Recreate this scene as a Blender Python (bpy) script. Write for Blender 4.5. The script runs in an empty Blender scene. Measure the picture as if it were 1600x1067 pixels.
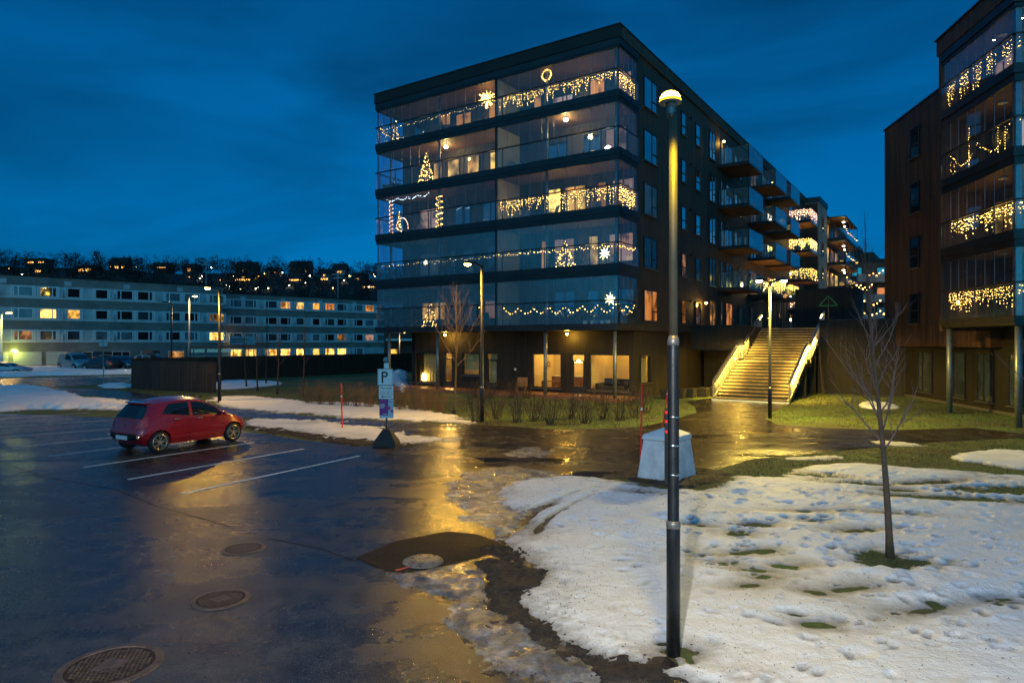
SUNP = (2.5, 180.0)
CLOUD_D = (.012, .48, .72); CLOUD_L = (.004, .90, 1.38); WEST = (60.0, 3.2, 2.3, 1)
SKY_S = .11; EXPO = 0.9
LED_P = 64
NEAR_P = 190; L2_P = 800; L3_P = 560; L4_P = 1450; L6_P = 600; BACK_P = 2150
import bpy, bmesh, math, random
import numpy as np
from mathutils import Vector, Matrix, noise
R = math.radians
SC = bpy.context.scene
COL = SC.collection
F, CH, HY = 1038.0, 3.1, 534.0
def G(px, py):
    D = F*CH/(py-HY); return ((px-800)/F*D, D)
def Gs(l): return [G(*p) for p in l]

# ---------------------------------------------------------------- materials
MATS = {}
def mat(name):
    m = bpy.data.materials.new(name); m.use_nodes = True
    nt = m.node_tree; nt.nodes.clear(); MATS[name] = m
    return m, nt
def nd(nt, t, **kw):
    n = nt.nodes.new(t)
    for k, v in kw.items():
        if k.startswith('i_'):
            n.inputs[k[2:].replace('_', ' ')].default_value = v
        else: setattr(n, k, v)
    return n
def lk(nt, a, b): nt.links.new(a, b)
def ramp(nt, fac, stops):
    r = nd(nt, 'ShaderNodeValToRGB'); e = r.color_ramp.elements
    while len(e) < len(stops): e.new(0.5)
    for i, (p, c) in enumerate(stops):
        e[i].position = p; e[i].color = (*c, 1) if len(c) == 3 else c
    lk(nt, fac, r.inputs[0]); return r.outputs[0]
def tc(nt, scale=(1, 1, 1), world=False):
    if world:
        g = nd(nt, 'ShaderNodeNewGeometry'); o = g.outputs['Position']
    else:
        g = nd(nt, 'ShaderNodeTexCoord'); o = g.outputs['Object']
    mp = nd(nt, 'ShaderNodeMapping'); mp.inputs['Scale'].default_value = scale
    lk(nt, o, mp.inputs[0]); return mp.outputs[0]
def nz(nt, vec, scale, detail=4, rough=.55, dist=0):
    n = nd(nt, 'ShaderNodeTexNoise'); n.inputs['Scale'].default_value = scale
    n.inputs['Detail'].default_value = detail; n.inputs['Roughness'].default_value = rough
    n.inputs['Distortion'].default_value = dist
    lk(nt, vec, n.inputs['Vector']); return n.outputs['Fac']
def mth(nt, op, a, b=None, c=None):
    m = nd(nt, 'ShaderNodeMath', operation=op)
    for i, x in enumerate((a, b, c)):
        if x is None: continue
        if isinstance(x, (int, float)): m.inputs[i].default_value = x
        else: lk(nt, x, m.inputs[i])
    return m.outputs[0]
def pbr(name, col, rough=.6, metal=0, var=.25, vs=3.0, bump=0, bs=30, spec=.5, emis=None, es=0, coat=0, roughvar=0, world=False, col2=None):
    m, nt = mat(name)
    out = nd(nt, 'ShaderNodeOutputMaterial'); p = nd(nt, 'ShaderNodeBsdfPrincipled')
    lk(nt, p.outputs[0], out.inputs[0])
    v = tc(nt, world=world); n = nz(nt, v, vs, 6, .6)
    c2 = col2 if col2 else tuple(x*(1-var) for x in col)
    c = ramp(nt, n, [(.32, c2), (.68, tuple(min(1, x*(1+var*.6)) for x in col))])
    lk(nt, c, p.inputs['Base Color'])
    p.inputs['Roughness'].default_value = rough; p.inputs['Metallic'].default_value = metal
    p.inputs['Specular IOR Level'].default_value = spec
    if roughvar:
        r = nd(nt, 'ShaderNodeMapRange'); lk(nt, nz(nt, v, vs*1.7, 5), r.inputs[0])
        r.inputs[1].default_value = .3; r.inputs[2].default_value = .7
        r.inputs[3].default_value = max(.03, rough-roughvar); r.inputs[4].default_value = min(1, rough+roughvar)
        lk(nt, r.outputs[0], p.inputs['Roughness'])
    if coat: p.inputs['Coat Weight'].default_value = coat; p.inputs['Coat Roughness'].default_value = .05
    if bump:
        b = nd(nt, 'ShaderNodeBump'); b.inputs['Strength'].default_value = bump; b.inputs['Distance'].default_value = .02
        lk(nt, nz(nt, v, bs, 6, .65), b.inputs['Height']); lk(nt, b.outputs[0], p.inputs['Normal'])
    if emis:
        p.inputs['Emission Color'].default_value = (*emis, 1); p.inputs['Emission Strength'].default_value = es
    return m
def emit(name, col, s, sample='NONE'):
    m, nt = mat(name); out = nd(nt, 'ShaderNodeOutputMaterial'); e = nd(nt, 'ShaderNodeEmission')
    e.inputs[0].default_value = (*col, 1); e.inputs[1].default_value = s; lk(nt, e.outputs[0], out.inputs[0])
    m.cycles.emission_sampling = sample
    return m
def bulbmat(name, col, s):
    # slightly uneven bulbs
    m, nt = mat(name); out = nd(nt, 'ShaderNodeOutputMaterial'); e = nd(nt, 'ShaderNodeEmission')
    n = nz(nt, tc(nt, world=True), 9, 1)
    st = mth(nt, 'MULTIPLY', mth(nt, 'POWER', n, 3.0), s*8); e.inputs[0].default_value = (*col, 1)
    lk(nt, st, e.inputs[1]); lk(nt, e.outputs[0], out.inputs[0]); m.cycles.emission_sampling = 'NONE'
    return m
def glass(name, tint=(.86, .93, .98), refl=.9, ior=1.5, rough=.0, dirt_shade=.0):
    m, nt = mat(name); out = nd(nt, 'ShaderNodeOutputMaterial')
    t = nd(nt, 'ShaderNodeBsdfTransparent'); t.inputs[0].default_value = (*tint, 1)
    g = nd(nt, 'ShaderNodeBsdfGlossy'); g.inputs['Roughness'].default_value = rough
    g.inputs[0].default_value = (1, 1, 1, 1)
    ge = nd(nt, 'ShaderNodeNewGeometry'); dt = nd(nt, 'ShaderNodeVectorMath', operation='DOT_PRODUCT'); lk(nt, ge.outputs['Incoming'], dt.inputs[0]); lk(nt, ge.outputs['Normal'], dt.inputs[1])
    f0 = ((ior-1)/(ior+1))**2
    sch = mth(nt, 'MULTIPLY_ADD', mth(nt, 'POWER', mth(nt, 'SUBTRACT', 1.0, mth(nt, 'ABSOLUTE', dt.outputs['Value'])), 5.0), 1-f0, f0)
    f = mth(nt, 'MULTIPLY', sch, refl)
    mx = nd(nt, 'ShaderNodeMixShader'); lk(nt, f, mx.inputs[0]); lk(nt, t.outputs[0], mx.inputs[1]); lk(nt, g.outputs[0], mx.inputs[2])
    o = mx.outputs[0]
    if dirt_shade:
        d = nd(nt, 'ShaderNodeBsdfDiffuse'); d.inputs[0].default_value = (.6, .65, .7, 1)
        n = nz(nt, tc(nt), 1.3, 6, .7); f2 = mth(nt, 'MULTIPLY', n, dirt_shade)
        m2 = nd(nt, 'ShaderNodeMixShader'); lk(nt, f2, m2.inputs[0]); lk(nt, o, m2.inputs[1]); lk(nt, d.outputs[0], m2.inputs[2]); o = m2.outputs[0]
    lk(nt, o, out.inputs[0]); return m
def cladding(name, c1, c2, w=.14, rough=.7):
    """vertical boards: pattern from local x + y so that it works on both axis-aligned faces"""
    m, nt = mat(name); out = nd(nt, 'ShaderNodeOutputMaterial'); p = nd(nt, 'ShaderNodeBsdfPrincipled'); lk(nt, p.outputs[0], out.inputs[0])
    g = nd(nt, 'ShaderNodeTexCoord'); sp = nd(nt, 'ShaderNodeSeparateXYZ'); lk(nt, g.outputs['Object'], sp.inputs[0])
    s = mth(nt, 'ADD', sp.outputs[0], sp.outputs[1]); k = mth(nt, 'DIVIDE', s, w)
    fl = mth(nt, 'FLOOR', k); fr = mth(nt, 'FRACT', k)
    cell = mth(nt, 'FLOOR', mth(nt, 'ADD', mth(nt, 'DIVIDE', sp.outputs[2], 3.1), mth(nt, 'MULTIPLY', fl, .37)))
    cb = nd(nt, 'ShaderNodeCombineXYZ'); lk(nt, fl, cb.inputs[0]); lk(nt, cell, cb.inputs[1])
    wn = nd(nt, 'ShaderNodeTexWhiteNoise'); lk(nt, cb.outputs[0], wn.inputs[0])
    st = nz(nt, tc(nt, (6, 6, .5)), 1.0, 5, .6); bl = nz(nt, tc(nt, (.25, .25, .3)), 1.0, 3)
    v = mth(nt, 'ADD', mth(nt, 'ADD', mth(nt, 'MULTIPLY', wn.outputs[0], .4), mth(nt, 'MULTIPLY', st, .35)), mth(nt, 'MULTIPLY', bl, .35))
    c = ramp(nt, v, [(.25, c1), (.8, c2)])
    gap = mth(nt, 'LESS_THAN', fr, .09)
    mx = nd(nt, 'ShaderNodeMix', data_type='RGBA'); lk(nt, gap, mx.inputs[0]); lk(nt, c, mx.inputs[6]); mx.inputs[7].default_value = (.004, .004, .004, 1)
    lk(nt, mx.outputs[2], p.inputs['Base Color']); p.inputs['Roughness'].default_value = rough
    b = nd(nt, 'ShaderNodeBump'); b.inputs['Strength'].default_value = .8; b.inputs['Distance'].default_value = .02; b.invert = True
    lk(nt, gap, b.inputs['Height']); lk(nt, b.outputs[0], p.inputs['Normal'])
    return m
def litpane(name, col, s, lo=.25, curtains=True):
    """a lit room behind glass: curtains / shapes vary the glow; glossy coat of the pane"""
    m, nt = mat(name); out = nd(nt, 'ShaderNodeOutputMaterial')
    v = tc(nt, world=True); n = nz(nt, tc(nt, (1.4, 1.4, 1.1), world=True), 1.0, 2, .5)
    oi = nd(nt, 'ShaderNodeObjectInfo')
    k = ramp(nt, n, [(.36, (lo*.35,)*3), (.5, (lo*1.6,)*3), (.68, (1, 1, 1))])
    f = nz(nt, tc(nt, (9, 9, .4), world=True), 1.0, 2)
    st = mth(nt, 'MULTIPLY', k, mth(nt, 'ADD', mth(nt, 'MULTIPLY', f, .9 if curtains else .2), .55))
    st = mth(nt, 'MULTIPLY', st, mth(nt, 'MULTIPLY', mth(nt, 'ADD', oi.outputs['Random'], .35), s))
    e = nd(nt, 'ShaderNodeEmission'); lk(nt, st, e.inputs[1])
    cc = ramp(nt, nz(nt, v, .7, 2), [(.35, tuple(x*y for x, y in zip(col, (1, .75, .5)))), (.65, col)])
    lk(nt, cc, e.inputs[0])
    g = nd(nt, 'ShaderNodeBsdfGlossy'); g.inputs['Roughness'].default_value = .02
    fr = nd(nt, 'ShaderNodeFresnel'); fr.inputs[0].default_value = 1.5
    ad = nd(nt, 'ShaderNodeMixShader'); lk(nt, fr.outputs[0], ad.inputs[0]); lk(nt, e.outputs[0], ad.inputs[1]); lk(nt, g.outputs[0], ad.inputs[2])
    lk(nt, ad.outputs[0], out.inputs[0]); m.cycles.emission_sampling = 'NONE'
    return m

# ---------------------------------------------------------------- mesh builder
class MB:
    def __init__(s): s.v = []; s.f = []
    def add(s, vs, fs):
        o = len(s.v); s.v.extend([tuple(p) for p in vs]); s.f.extend([tuple(i+o for i in f) for f in fs]); return s
    def box(s, x0, x1, y0, y1, z0, z1):
        if x0 > x1: x0, x1 = x1, x0
        if y0 > y1: y0, y1 = y1, y0
        if z0 > z1: z0, z1 = z1, z0
        return s.add([(x0, y0, z0), (x1, y0, z0), (x1, y1, z0), (x0, y1, z0), (x0, y0, z1), (x1, y0, z1), (x1, y1, z1), (x0, y1, z1)],
                     [(0, 3, 2, 1), (4, 5, 6, 7), (0, 1, 5, 4), (1, 2, 6, 5), (2, 3, 7, 6), (3, 0, 4, 7)])
    def beam(s, a, b, w, h=None):
        """box beam between two points"""
        h = h or w; a = Vector(a); b = Vector(b); d = (b-a).normalized()
        up = Vector((0, 0, 1)) if abs(d.z) < .95 else Vector((1, 0, 0))
        x = d.cross(up).normalized()*w/2; y = x.cross(d).normalized()*h/2
        return s.add([a-x-y, a+x-y, a+x+y, a-x+y, b-x-y, b+x-y, b+x+y, b-x+y],
                     [(0, 1, 2, 3), (4, 7, 6, 5), (0, 4, 5, 1), (1, 5, 6, 2), (2, 6, 7, 3), (3, 7, 4, 0)])
    def tube(s, pts, rad, n=8, cap=True):
        pts = [Vector(p) for p in pts]; m = len(pts)
        if isinstance(rad, (int, float)): rad = [rad]*m
        o = len(s.v); ref = None
        for i, p in enumerate(pts):
            d = (pts[min(i+1, m-1)]-pts[max(i-1, 0)]).normalized()
            if ref is None: ref = Vector((0, 0, 1)) if abs(d.z) < .9 else Vector((1, 0, 0))
            x = d.cross(ref)
            if x.length < 1e-6: x = d.cross(Vector((0, 1, 0)))
            x.normalize(); y = d.cross(x).normalized(); ref = x.cross(d)*1.0
            for k in range(n):
                t = 2*math.pi*k/n; s.v.append(tuple(p+(x*math.cos(t)+y*math.sin(t))*rad[i]))
        for i in range(m-1):
            for k in range(n):
                a = o+i*n+k; b = o+i*n+(k+1) % n; s.f.append((a, b, b+n, a+n))
        if cap:
            s.f.append(tuple(o+k for k in range(n))[::-1]); s.f.append(tuple(o+(m-1)*n+k for k in range(n)))
        return s
    def lathe(s, prof, c=(0, 0, 0), n=20):
        o = len(s.v)
        for r, z in prof:
            for k in range(n):
                t = 2*math.pi*k/n; s.v.append((c[0]+r*math.cos(t), c[1]+r*math.sin(t), c[2]+z))
        for i in range(len(prof)-1):
            for k in range(n):
                a = o+i*n+k; b = o+i*n+(k+1) % n; s.f.append((a, b, b+n, a+n))
        s.f.append(tuple(o+k for k in range(n))[::-1]); s.f.append(tuple(o+(len(prof)-1)*n+k for k in range(n)))
        return s
    def octa(s, p, r):
        x, y, z = p
        return s.add([(x+r, y, z), (x-r, y, z), (x, y+r, z), (x, y-r, z), (x, y, z+r), (x, y, z-r)],
                     [(0, 2, 4), (2, 1, 4), (1, 3, 4), (3, 0, 4), (2, 0, 5), (1, 2, 5), (3, 1, 5), (0, 3, 5)])
    def prism(s, poly, y0, y1):
        """poly in xz, extruded along y"""
        n = len(poly); vs = [(x, y0, z) for x, z in poly]+[(x, y1, z) for x, z in poly]
        return s.add(vs, [tuple(range(n))[::-1], tuple(range(n, 2*n))]+[(i, (i+1) % n, n+(i+1) % n, n+i) for i in range(n)])
    def flat(s, poly, z):
        n = len(poly); return s.add([(x, y, z) for x, y in poly], [tuple(range(n))])
    def build(s, name, m, parent=None, frame=None, smooth=False, recenter=None):
        me = bpy.data.meshes.new(name)
        off = Vector((0, 0, 0)); v = s.v
        if recenter is None: recenter = parent is None and len(v) > 0
        if recenter:
            a = np.array(v); off = Vector(((a[:, 0].min()+a[:, 0].max())/2, (a[:, 1].min()+a[:, 1].max())/2, a[:, 2].min()))
            v = [tuple(q) for q in (a-np.array(off))]
        me.from_pydata(v, [], s.f)
        if smooth: me.polygons.foreach_set('use_smooth', [True]*len(me.polygons))
        me.update()
        ms = m if isinstance(m, (list, tuple)) else [m]
        for q in ms: me.materials.append(MATS[q] if isinstance(q, str) else q)
        o = bpy.data.objects.new(name, me); COL.objects.link(o)
        if parent: o.parent = parent
        else:
            if frame:
                org, rz = frame; M = Matrix.Translation(org) @ Matrix.Rotation(rz, 4, 'Z')
                o.location = M @ off; o.rotation_euler = (0, 0, rz)
            else: o.location = off
        return o
def tag(o, label=None, cat=None, group=None, kind=None):
    if label: o['label'] = label
    if cat: o['category'] = cat
    if group: o['group'] = group
    if kind: o['kind'] = kind
    return o
def thing(name, label, cat, loc=(0, 0, 0), rz=0, group=None):
    o = bpy.data.objects.new(name, None); COL.objects.link(o); o.empty_display_size = .2
    o.location = loc; o.rotation_euler = (0, 0, rz); return tag(o, label, cat, group)
def copy_tree(o, parent=None):
    c = o.copy(); COL.objects.link(c); c.parent = parent
    for ch in list(o.children): copy_tree(ch, c)
    return c
def fr_pt(frame, p):
    org, rz = frame; return Matrix.Translation(org) @ Matrix.Rotation(rz, 4, 'Z') @ Vector(p)
def light(kind, name, loc, col, power, parent=None, size=.1, rot=None, spot=None, blend=.6, sx=None):
    l = bpy.data.lights.new(name, kind); l.color = col; l.energy = power
    if kind in ('POINT', 'SPOT'): l.shadow_soft_size = size
    if kind == 'SPOT': l.spot_size = spot; l.spot_blend = blend
    if kind == 'AREA':
        l.size = size
        if sx: l.shape = 'RECTANGLE'; l.size_y = sx
    o = bpy.data.objects.new(name, l); COL.objects.link(o); o.location = loc
    if rot: o.rotation_euler = rot
    if parent: o.parent = parent
    return o
# numpy value noise -------------------------------------------------
def vnoise(x, y, seed=0):
    xi = np.floor(x).astype(np.int64); yi = np.floor(y).astype(np.int64); fx = x-xi; fy = y-yi
    def h(a, b):
        n = (a*374761393+b*668265263+seed*1274126177) & 0xffffffff
        n = ((n ^ (n >> 13))*1274126177) & 0xffffffff
        return ((n ^ (n >> 16)) & 0xffff)/65535.0
    ux = fx*fx*(3-2*fx); uy = fy*fy*(3-2*fy)
    return (h(xi, yi)*(1-ux)+h(xi+1, yi)*ux)*(1-uy)+(h(xi, yi+1)*(1-ux)+h(xi+1, yi+1)*ux)*uy
def fbm(x, y, s, o=4, seed=0, g=.5):
    t = 0; a = 1; n = 0
    for i in range(o): t = t+a*(vnoise(x*s, y*s, seed+i)*2-1); n += a; a *= g; s *= 2.03
    return t/n
def sdist(x, y, poly):
    """signed distance, positive inside"""
    d = np.full(x.shape, 1e9); ins = np.zeros(x.shape, bool); n = len(poly)
    for i in range(n):
        ax, ay = poly[i]; bx, by = poly[(i+1) % n]; ex, ey = bx-ax, by-ay
        t = np.clip(((x-ax)*ex+(y-ay)*ey)/(ex*ex+ey*ey+1e-12), 0, 1)
        d = np.minimum(d, np.hypot(x-ax-t*ex, y-ay-t*ey))
        c = ((ay > y) != (by > y)) & (x < (bx-ax)*(y-ay)/((by-ay) or 1e-12)+ax); ins ^= c
    return np.where(ins, d, -d)
def hfield(name, poly, res, hmax, edge, jag, jscale, bump, material, holes=(), fn=None, base=0.0, seed=1, aniso=None, zmin=.002):
    xs = [p[0] for p in poly]; ys = [p[1] for p in poly]
    x0, x1, y0, y1 = min(xs)-.5, max(xs)+.5, min(ys)-.5, max(ys)+.5
    nx, ny = int((x1-x0)/res)+1, int((y1-y0)/res)+1
    X, Y = np.meshgrid(x0+np.arange(nx)*res, y0+np.arange(ny)*res)
    d = sdist(X, Y, poly)
    j = fbm(X, Y, jscale, 5, seed, .62)+.45*fbm(X, Y, jscale*5.3, 3, seed+40, .6)
    d = d+j*jag
    for (hx, hy, rx, ry, an) in holes:
        ca, sa = math.cos(an), math.sin(an); u = ((X-hx)*ca+(Y-hy)*sa)/rx; w = (-(X-hx)*sa+(Y-hy)*ca)/ry
        d = np.minimum(d, (np.sqrt(u*u+w*w)-1+.95*fbm(X, Y, 6, 4, seed+9))*min(rx, ry))
    t = np.clip(d/edge, -1, 1); s = np.where(t > 0, t*(2-t), t)
    Z = hmax*s
    for (a, sc, o) in bump: Z = Z+a*fbm(X, Y, sc, o, seed+20)*np.clip(t*2, 0, 1)
    if fn: Z = fn(X, Y, Z, d)
    Z = Z+base
    keep = Z > zmin
    q = keep[:-1, :-1] | keep[1:, :-1] | keep[:-1, 1:] | keep[1:, 1:]
    I, J = np.nonzero(q); a = I*nx+J
    faces = np.stack([a, a+1, a+nx+1, a+nx], 1)
    used, inv = np.unique(faces, return_inverse=True); inv = inv.reshape(faces.shape)
    V = np.stack([X.ravel()[used], Y.ravel()[used], np.maximum(Z.ravel()[used], -.02)], 1)
    me = bpy.data.meshes.new(name); me.vertices.add(len(V)); me.vertices.foreach_set('co', V.ravel())
    me.loops.add(faces.size); me.loops.foreach_set('vertex_index', inv.ravel().astype(np.int32))
    me.polygons.add(len(faces)); me.polygons.foreach_set('loop_start', np.arange(0, faces.size, 4)); me.polygons.foreach_set('loop_total', np.full(len(faces), 4))
    me.polygons.foreach_set('use_smooth', np.ones(len(faces), bool))
    me.update(calc_edges=True); me.materials.append(MATS[material])
    o = bpy.data.objects.new(name, me); COL.objects.link(o); return o
def rawmesh(name, V, Fc, material, smooth=False):
    """V (n,3); Fc (m,k)"""
    me = bpy.data.meshes.new(name); me.vertices.add(len(V)); me.vertices.foreach_set('co', V.astype(np.float32).ravel())
    k = Fc.shape[1]; me.loops.add(Fc.size); me.loops.foreach_set('vertex_index', Fc.ravel().astype(np.int32))
    me.polygons.add(len(Fc)); me.polygons.foreach_set('loop_start', np.arange(0, Fc.size, k)); me.polygons.foreach_set('loop_total', np.full(len(Fc), k))
    if smooth: me.polygons.foreach_set('use_smooth', np.ones(len(Fc), bool))
    me.update(calc_edges=True); me.materials.append(MATS[material])
    o = bpy.data.objects.new(name, me); COL.objects.link(o); return o
# ---------------------------------------------------------------- palette
WARM = (1.0, .62, .26); SOD = (1.0, .53, .055); COOLW = (1, .93, .84)
cladding('dark_wood', (.022, .017, .012), (.080, .060, .040))
cladding('red_wood', (.035, .017, .010), (.16, .070, .036), .12)
cladding('black_wood', (.008, .006, .005), (.026, .019, .014), .10)
cladding('fence_wood', (.030, .016, .010), (.065, .036, .022), .12)
pbr('dark_metal', (.019, .021, .025), .38, .3, .25, 2, .1, 40)
pbr('slab_metal', (.019, .021, .026), .42, .2, .3, .6, roughvar=.1)
pbr('grey_metal', (.22, .24, .27), .4, .6, .2, 3)
pbr('rail_metal', (.35, .34, .32), .35, .7, .2, 3)
pbr('pole_metal', (.024, .026, .030), .38, .35, .35, 4, .15, 60, roughvar=.12)
pbr('pole_pale', (.11, .10, .07), .5, .2, .2, 4)
pbr('pole_galv', (.20, .215, .23), .42, .6, .25, 4)
pbr('ceil_wood', (.13, .075, .045), .7, 0, .2, 2)
pbr('plaster', (.58, .49, .27), .8, 0, .1, 1)
pbr('fin_panel', (.42, .38, .26), .6, 0, .15, 1.2)
pbr('concrete', (.22, .205, .195), .85, 0, .35, .35, .3, 12, roughvar=.1)
pbr('pale_panel', (.44, .50, .54), .7, 0, .2, .8)
pbr('white_trim', (.66, .70, .73), .6, 0, .1, 1)
pbr('garage_white', (.55, .56, .52), .6, 0, .15, .6)
pbr('roof_dark', (.011, .010, .010), .7, 0, .3, .5)
pbr('house_wall', (.065, .054, .050), .8, 0, .4, .1)
pbr('house_pale', (.15, .15, .16), .8, 0, .3, .1)
pbr('brick_brown', (.095, .052, .040), .85, 0, .3, .4, .2, 20)
pbr('grey_render', (.26, .26, .27), .8, 0, .3, .4)
pbr('light_clad', (.24, .21, .17), .7, 0, .25, .8, .3, 14)
pbr('bark', (.085, .048, .034), .8, 0, .75, 9, 1.0, 40, col2=(.05, .05, .025))
pbr('twig', (.13, .088, .075), .75, 0, .3, 6)
pbr('twig_dark', (.035, .024, .018), .8, 0, .4, 6)
pbr('dry_stem', (.20, .10, .045), .85, 0, .5, 3)
pbr('shrub_stem', (.075, .045, .030), .85, 0, .5, 4)
pbr('far_tree', (.012, .014, .013), .95, 0, .5, .1)
pbr('leaf_dark', (.018, .045, .020), .7, 0, .5, 4)
pbr('soil', (.030, .021, .015), .95, 0, .6, 7, 1.2, 45, roughvar=.25)
pbr('red_stake', (.85, .02, .02), .4, 0, .1, 4)
pbr('reflector', (.8, .8, .8), .3, 0, .05, 4)
pbr('box_white', (.56, .60, .63), .6, 0, .28, 2.6, .25, 25, roughvar=.1)
pbr('box_lid', (.50, .58, .64), .55, 0, .08, 2)
pbr('sign_white', (.62, .72, .76), .35, 0, .05, 4)
pbr('sign_black', (.01, .01, .012), .4, 0, 0, 4)
pbr('sign_purple', (.16, .02, .20), .4, 0, .3, 4)
pbr('sign_magenta', (.42, .03, .16), .4, 0, .1, 4)
pbr('sign_blue', (.30, .50, .62), .4, 0, .1, 4)
pbr('rubber', (.016, .016, .018), .75, 0, .2, 8, .2, 60)
pbr('cast_iron', (.045, .024, .016), .6, .3, .7, 12, .7, 70, roughvar=.15)
pbr('iron_frame', (.115, .075, .052), .34, .2, .5, 9, .6, 60)
pbr('car_red', (.36, .004, .018), .25, .1, .06, 1, coat=1)
pbr('car_black', (.012, .012, .014), .45, 0, .1, 4)
pbr('car_glass', (.010, .014, .018), .05, 0, .1, 3, spec=.9)
pbr('car_dark', (.02, .022, .028), .3, .3, .1, 2, coat=.8)
pbr('car_silver', (.32, .34, .36), .35, .5, .1, 2, coat=.6)
pbr('tyre', (.012, .012, .013), .8, 0, .2, 9)
pbr('rim', (.55, .50, .44), .3, .8, .1, 4)
pbr('chrome', (.7, .7, .72), .15, 1, .05, 4)
pbr('tail_red', (.60, .03, .02), .2, 0, .1, 5, coat=1)
pbr('headlight', (.6, .62, .65), .15, .3, .1, 5, coat=1)
pbr('plate_white', (.6, .62, .62), .4, 0, .1, 4)
pbr('terrace_wood', (.26, .11, .055), .5, 0, .35, 2, roughvar=.15)
pbr('stair_tread', (.20, .15, .095), .42, 0, .75, 1.1, .5, 25, roughvar=.2)
pbr('sofa_dark', (.03, .03, .04), .9, 0, .2, 3)
pbr('furn_wood', (.25, .12, .05), .6, 0, .3, 3)
pbr('fabric_grey', (.12, .13, .15), .9, 0, .2, 3)
pbr('curtain', (.55, .45, .22), .9, 0, .25, 3)
pbr('pot_white', (.6, .6, .6), .5, 0, .1, 3)
pbr('umbrella_cloth', (.10, .16, .18), .8, 0, .1, 3)
pbr('wire', (.012, .014, .012), .7)
pbr('window_frame', (.018, .020, .024), .45, 0, .1, 3)
pbr('sill_metal', (.20, .19, .18), .4, .5, .1, 3)
pbr('pane_dark', (.010, .013, .018), .03, 0, .2, .6, spec=1.0)
pbr('curtain_pane', (.16, .20, .23), .08, 0, .45, .9, spec=.8)
pbr('dark_curtain_pane', (.05, .065, .08), .06, 0, .5, 1.0, spec=.8)
pbr('pane_sky', (.02, .03, .04), .03, 0, .2, .6, spec=1.0)
for pn_, io_ in (('pane_dark', 2.3), ('pane_sky', 9.0)):
    for n_ in MATS[pn_].node_tree.nodes:
        if n_.type == 'BSDF_PRINCIPLED': n_.inputs['IOR'].default_value = io_
litpane('pane_warm', (1, .50, .14), 1.3)
litpane('pane_spots', (1, .46, .12), .34, .16)
litpane('pane_bright', (1, .56, .12), 1.9, .5)
litpane('pane_orange', (1, .38, .10), .55, .5)
litpane('pane_pink', (.85, .50, .42), .30, .7)
litpane('pane_hill', (1, .52, .14), 3.2, .5)
bulbmat('bulb_warm', (1.0, .50, .14), 7); bulbmat('bulb_gold', (1.0, .46, .08), 10); bulbmat('bulb_white', (.8, .9, 1.0), 2.5)
bulbmat('bulb_pink', (1.0, .40, .20), 6)
emit('lamp_glow', (1, .66, .12), 26); emit('lamp_glow_dim', (1, .58, .12), 9); emit('wall_glow', (1, .56, .12), 22)
emit('led_glow', (1, .60, .10), 4.0); emit('lamp_green', (.75, .9, .12), 9); emit('star_glow', (1, .74, .30), 5)
pbr('sign_green', (.03, .25, .05), .5, 0, .1, 4)
emit('lamp_dome', (1, .62, .05), 18); emit('lamp_rim', (1, .56, .01), 2.5); emit('lamp_white', (1, .86, .62), 22); emit('ceil_glow', (1, .78, .38), 14); emit('flame', (1, .62, .14), 9)
glass('balcony_glass', refl=1.0, ior=1.52, dirt_shade=.05); glass('low_glass', (.80, .90, .96), 1.2, 1.6, dirt_shade=.07); glass('shop_glass', (.95, .96, .95), .9)
glass('frost_glass', (.74, .86, .92), 1.2, 1.65, dirt_shade=.13)

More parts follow.
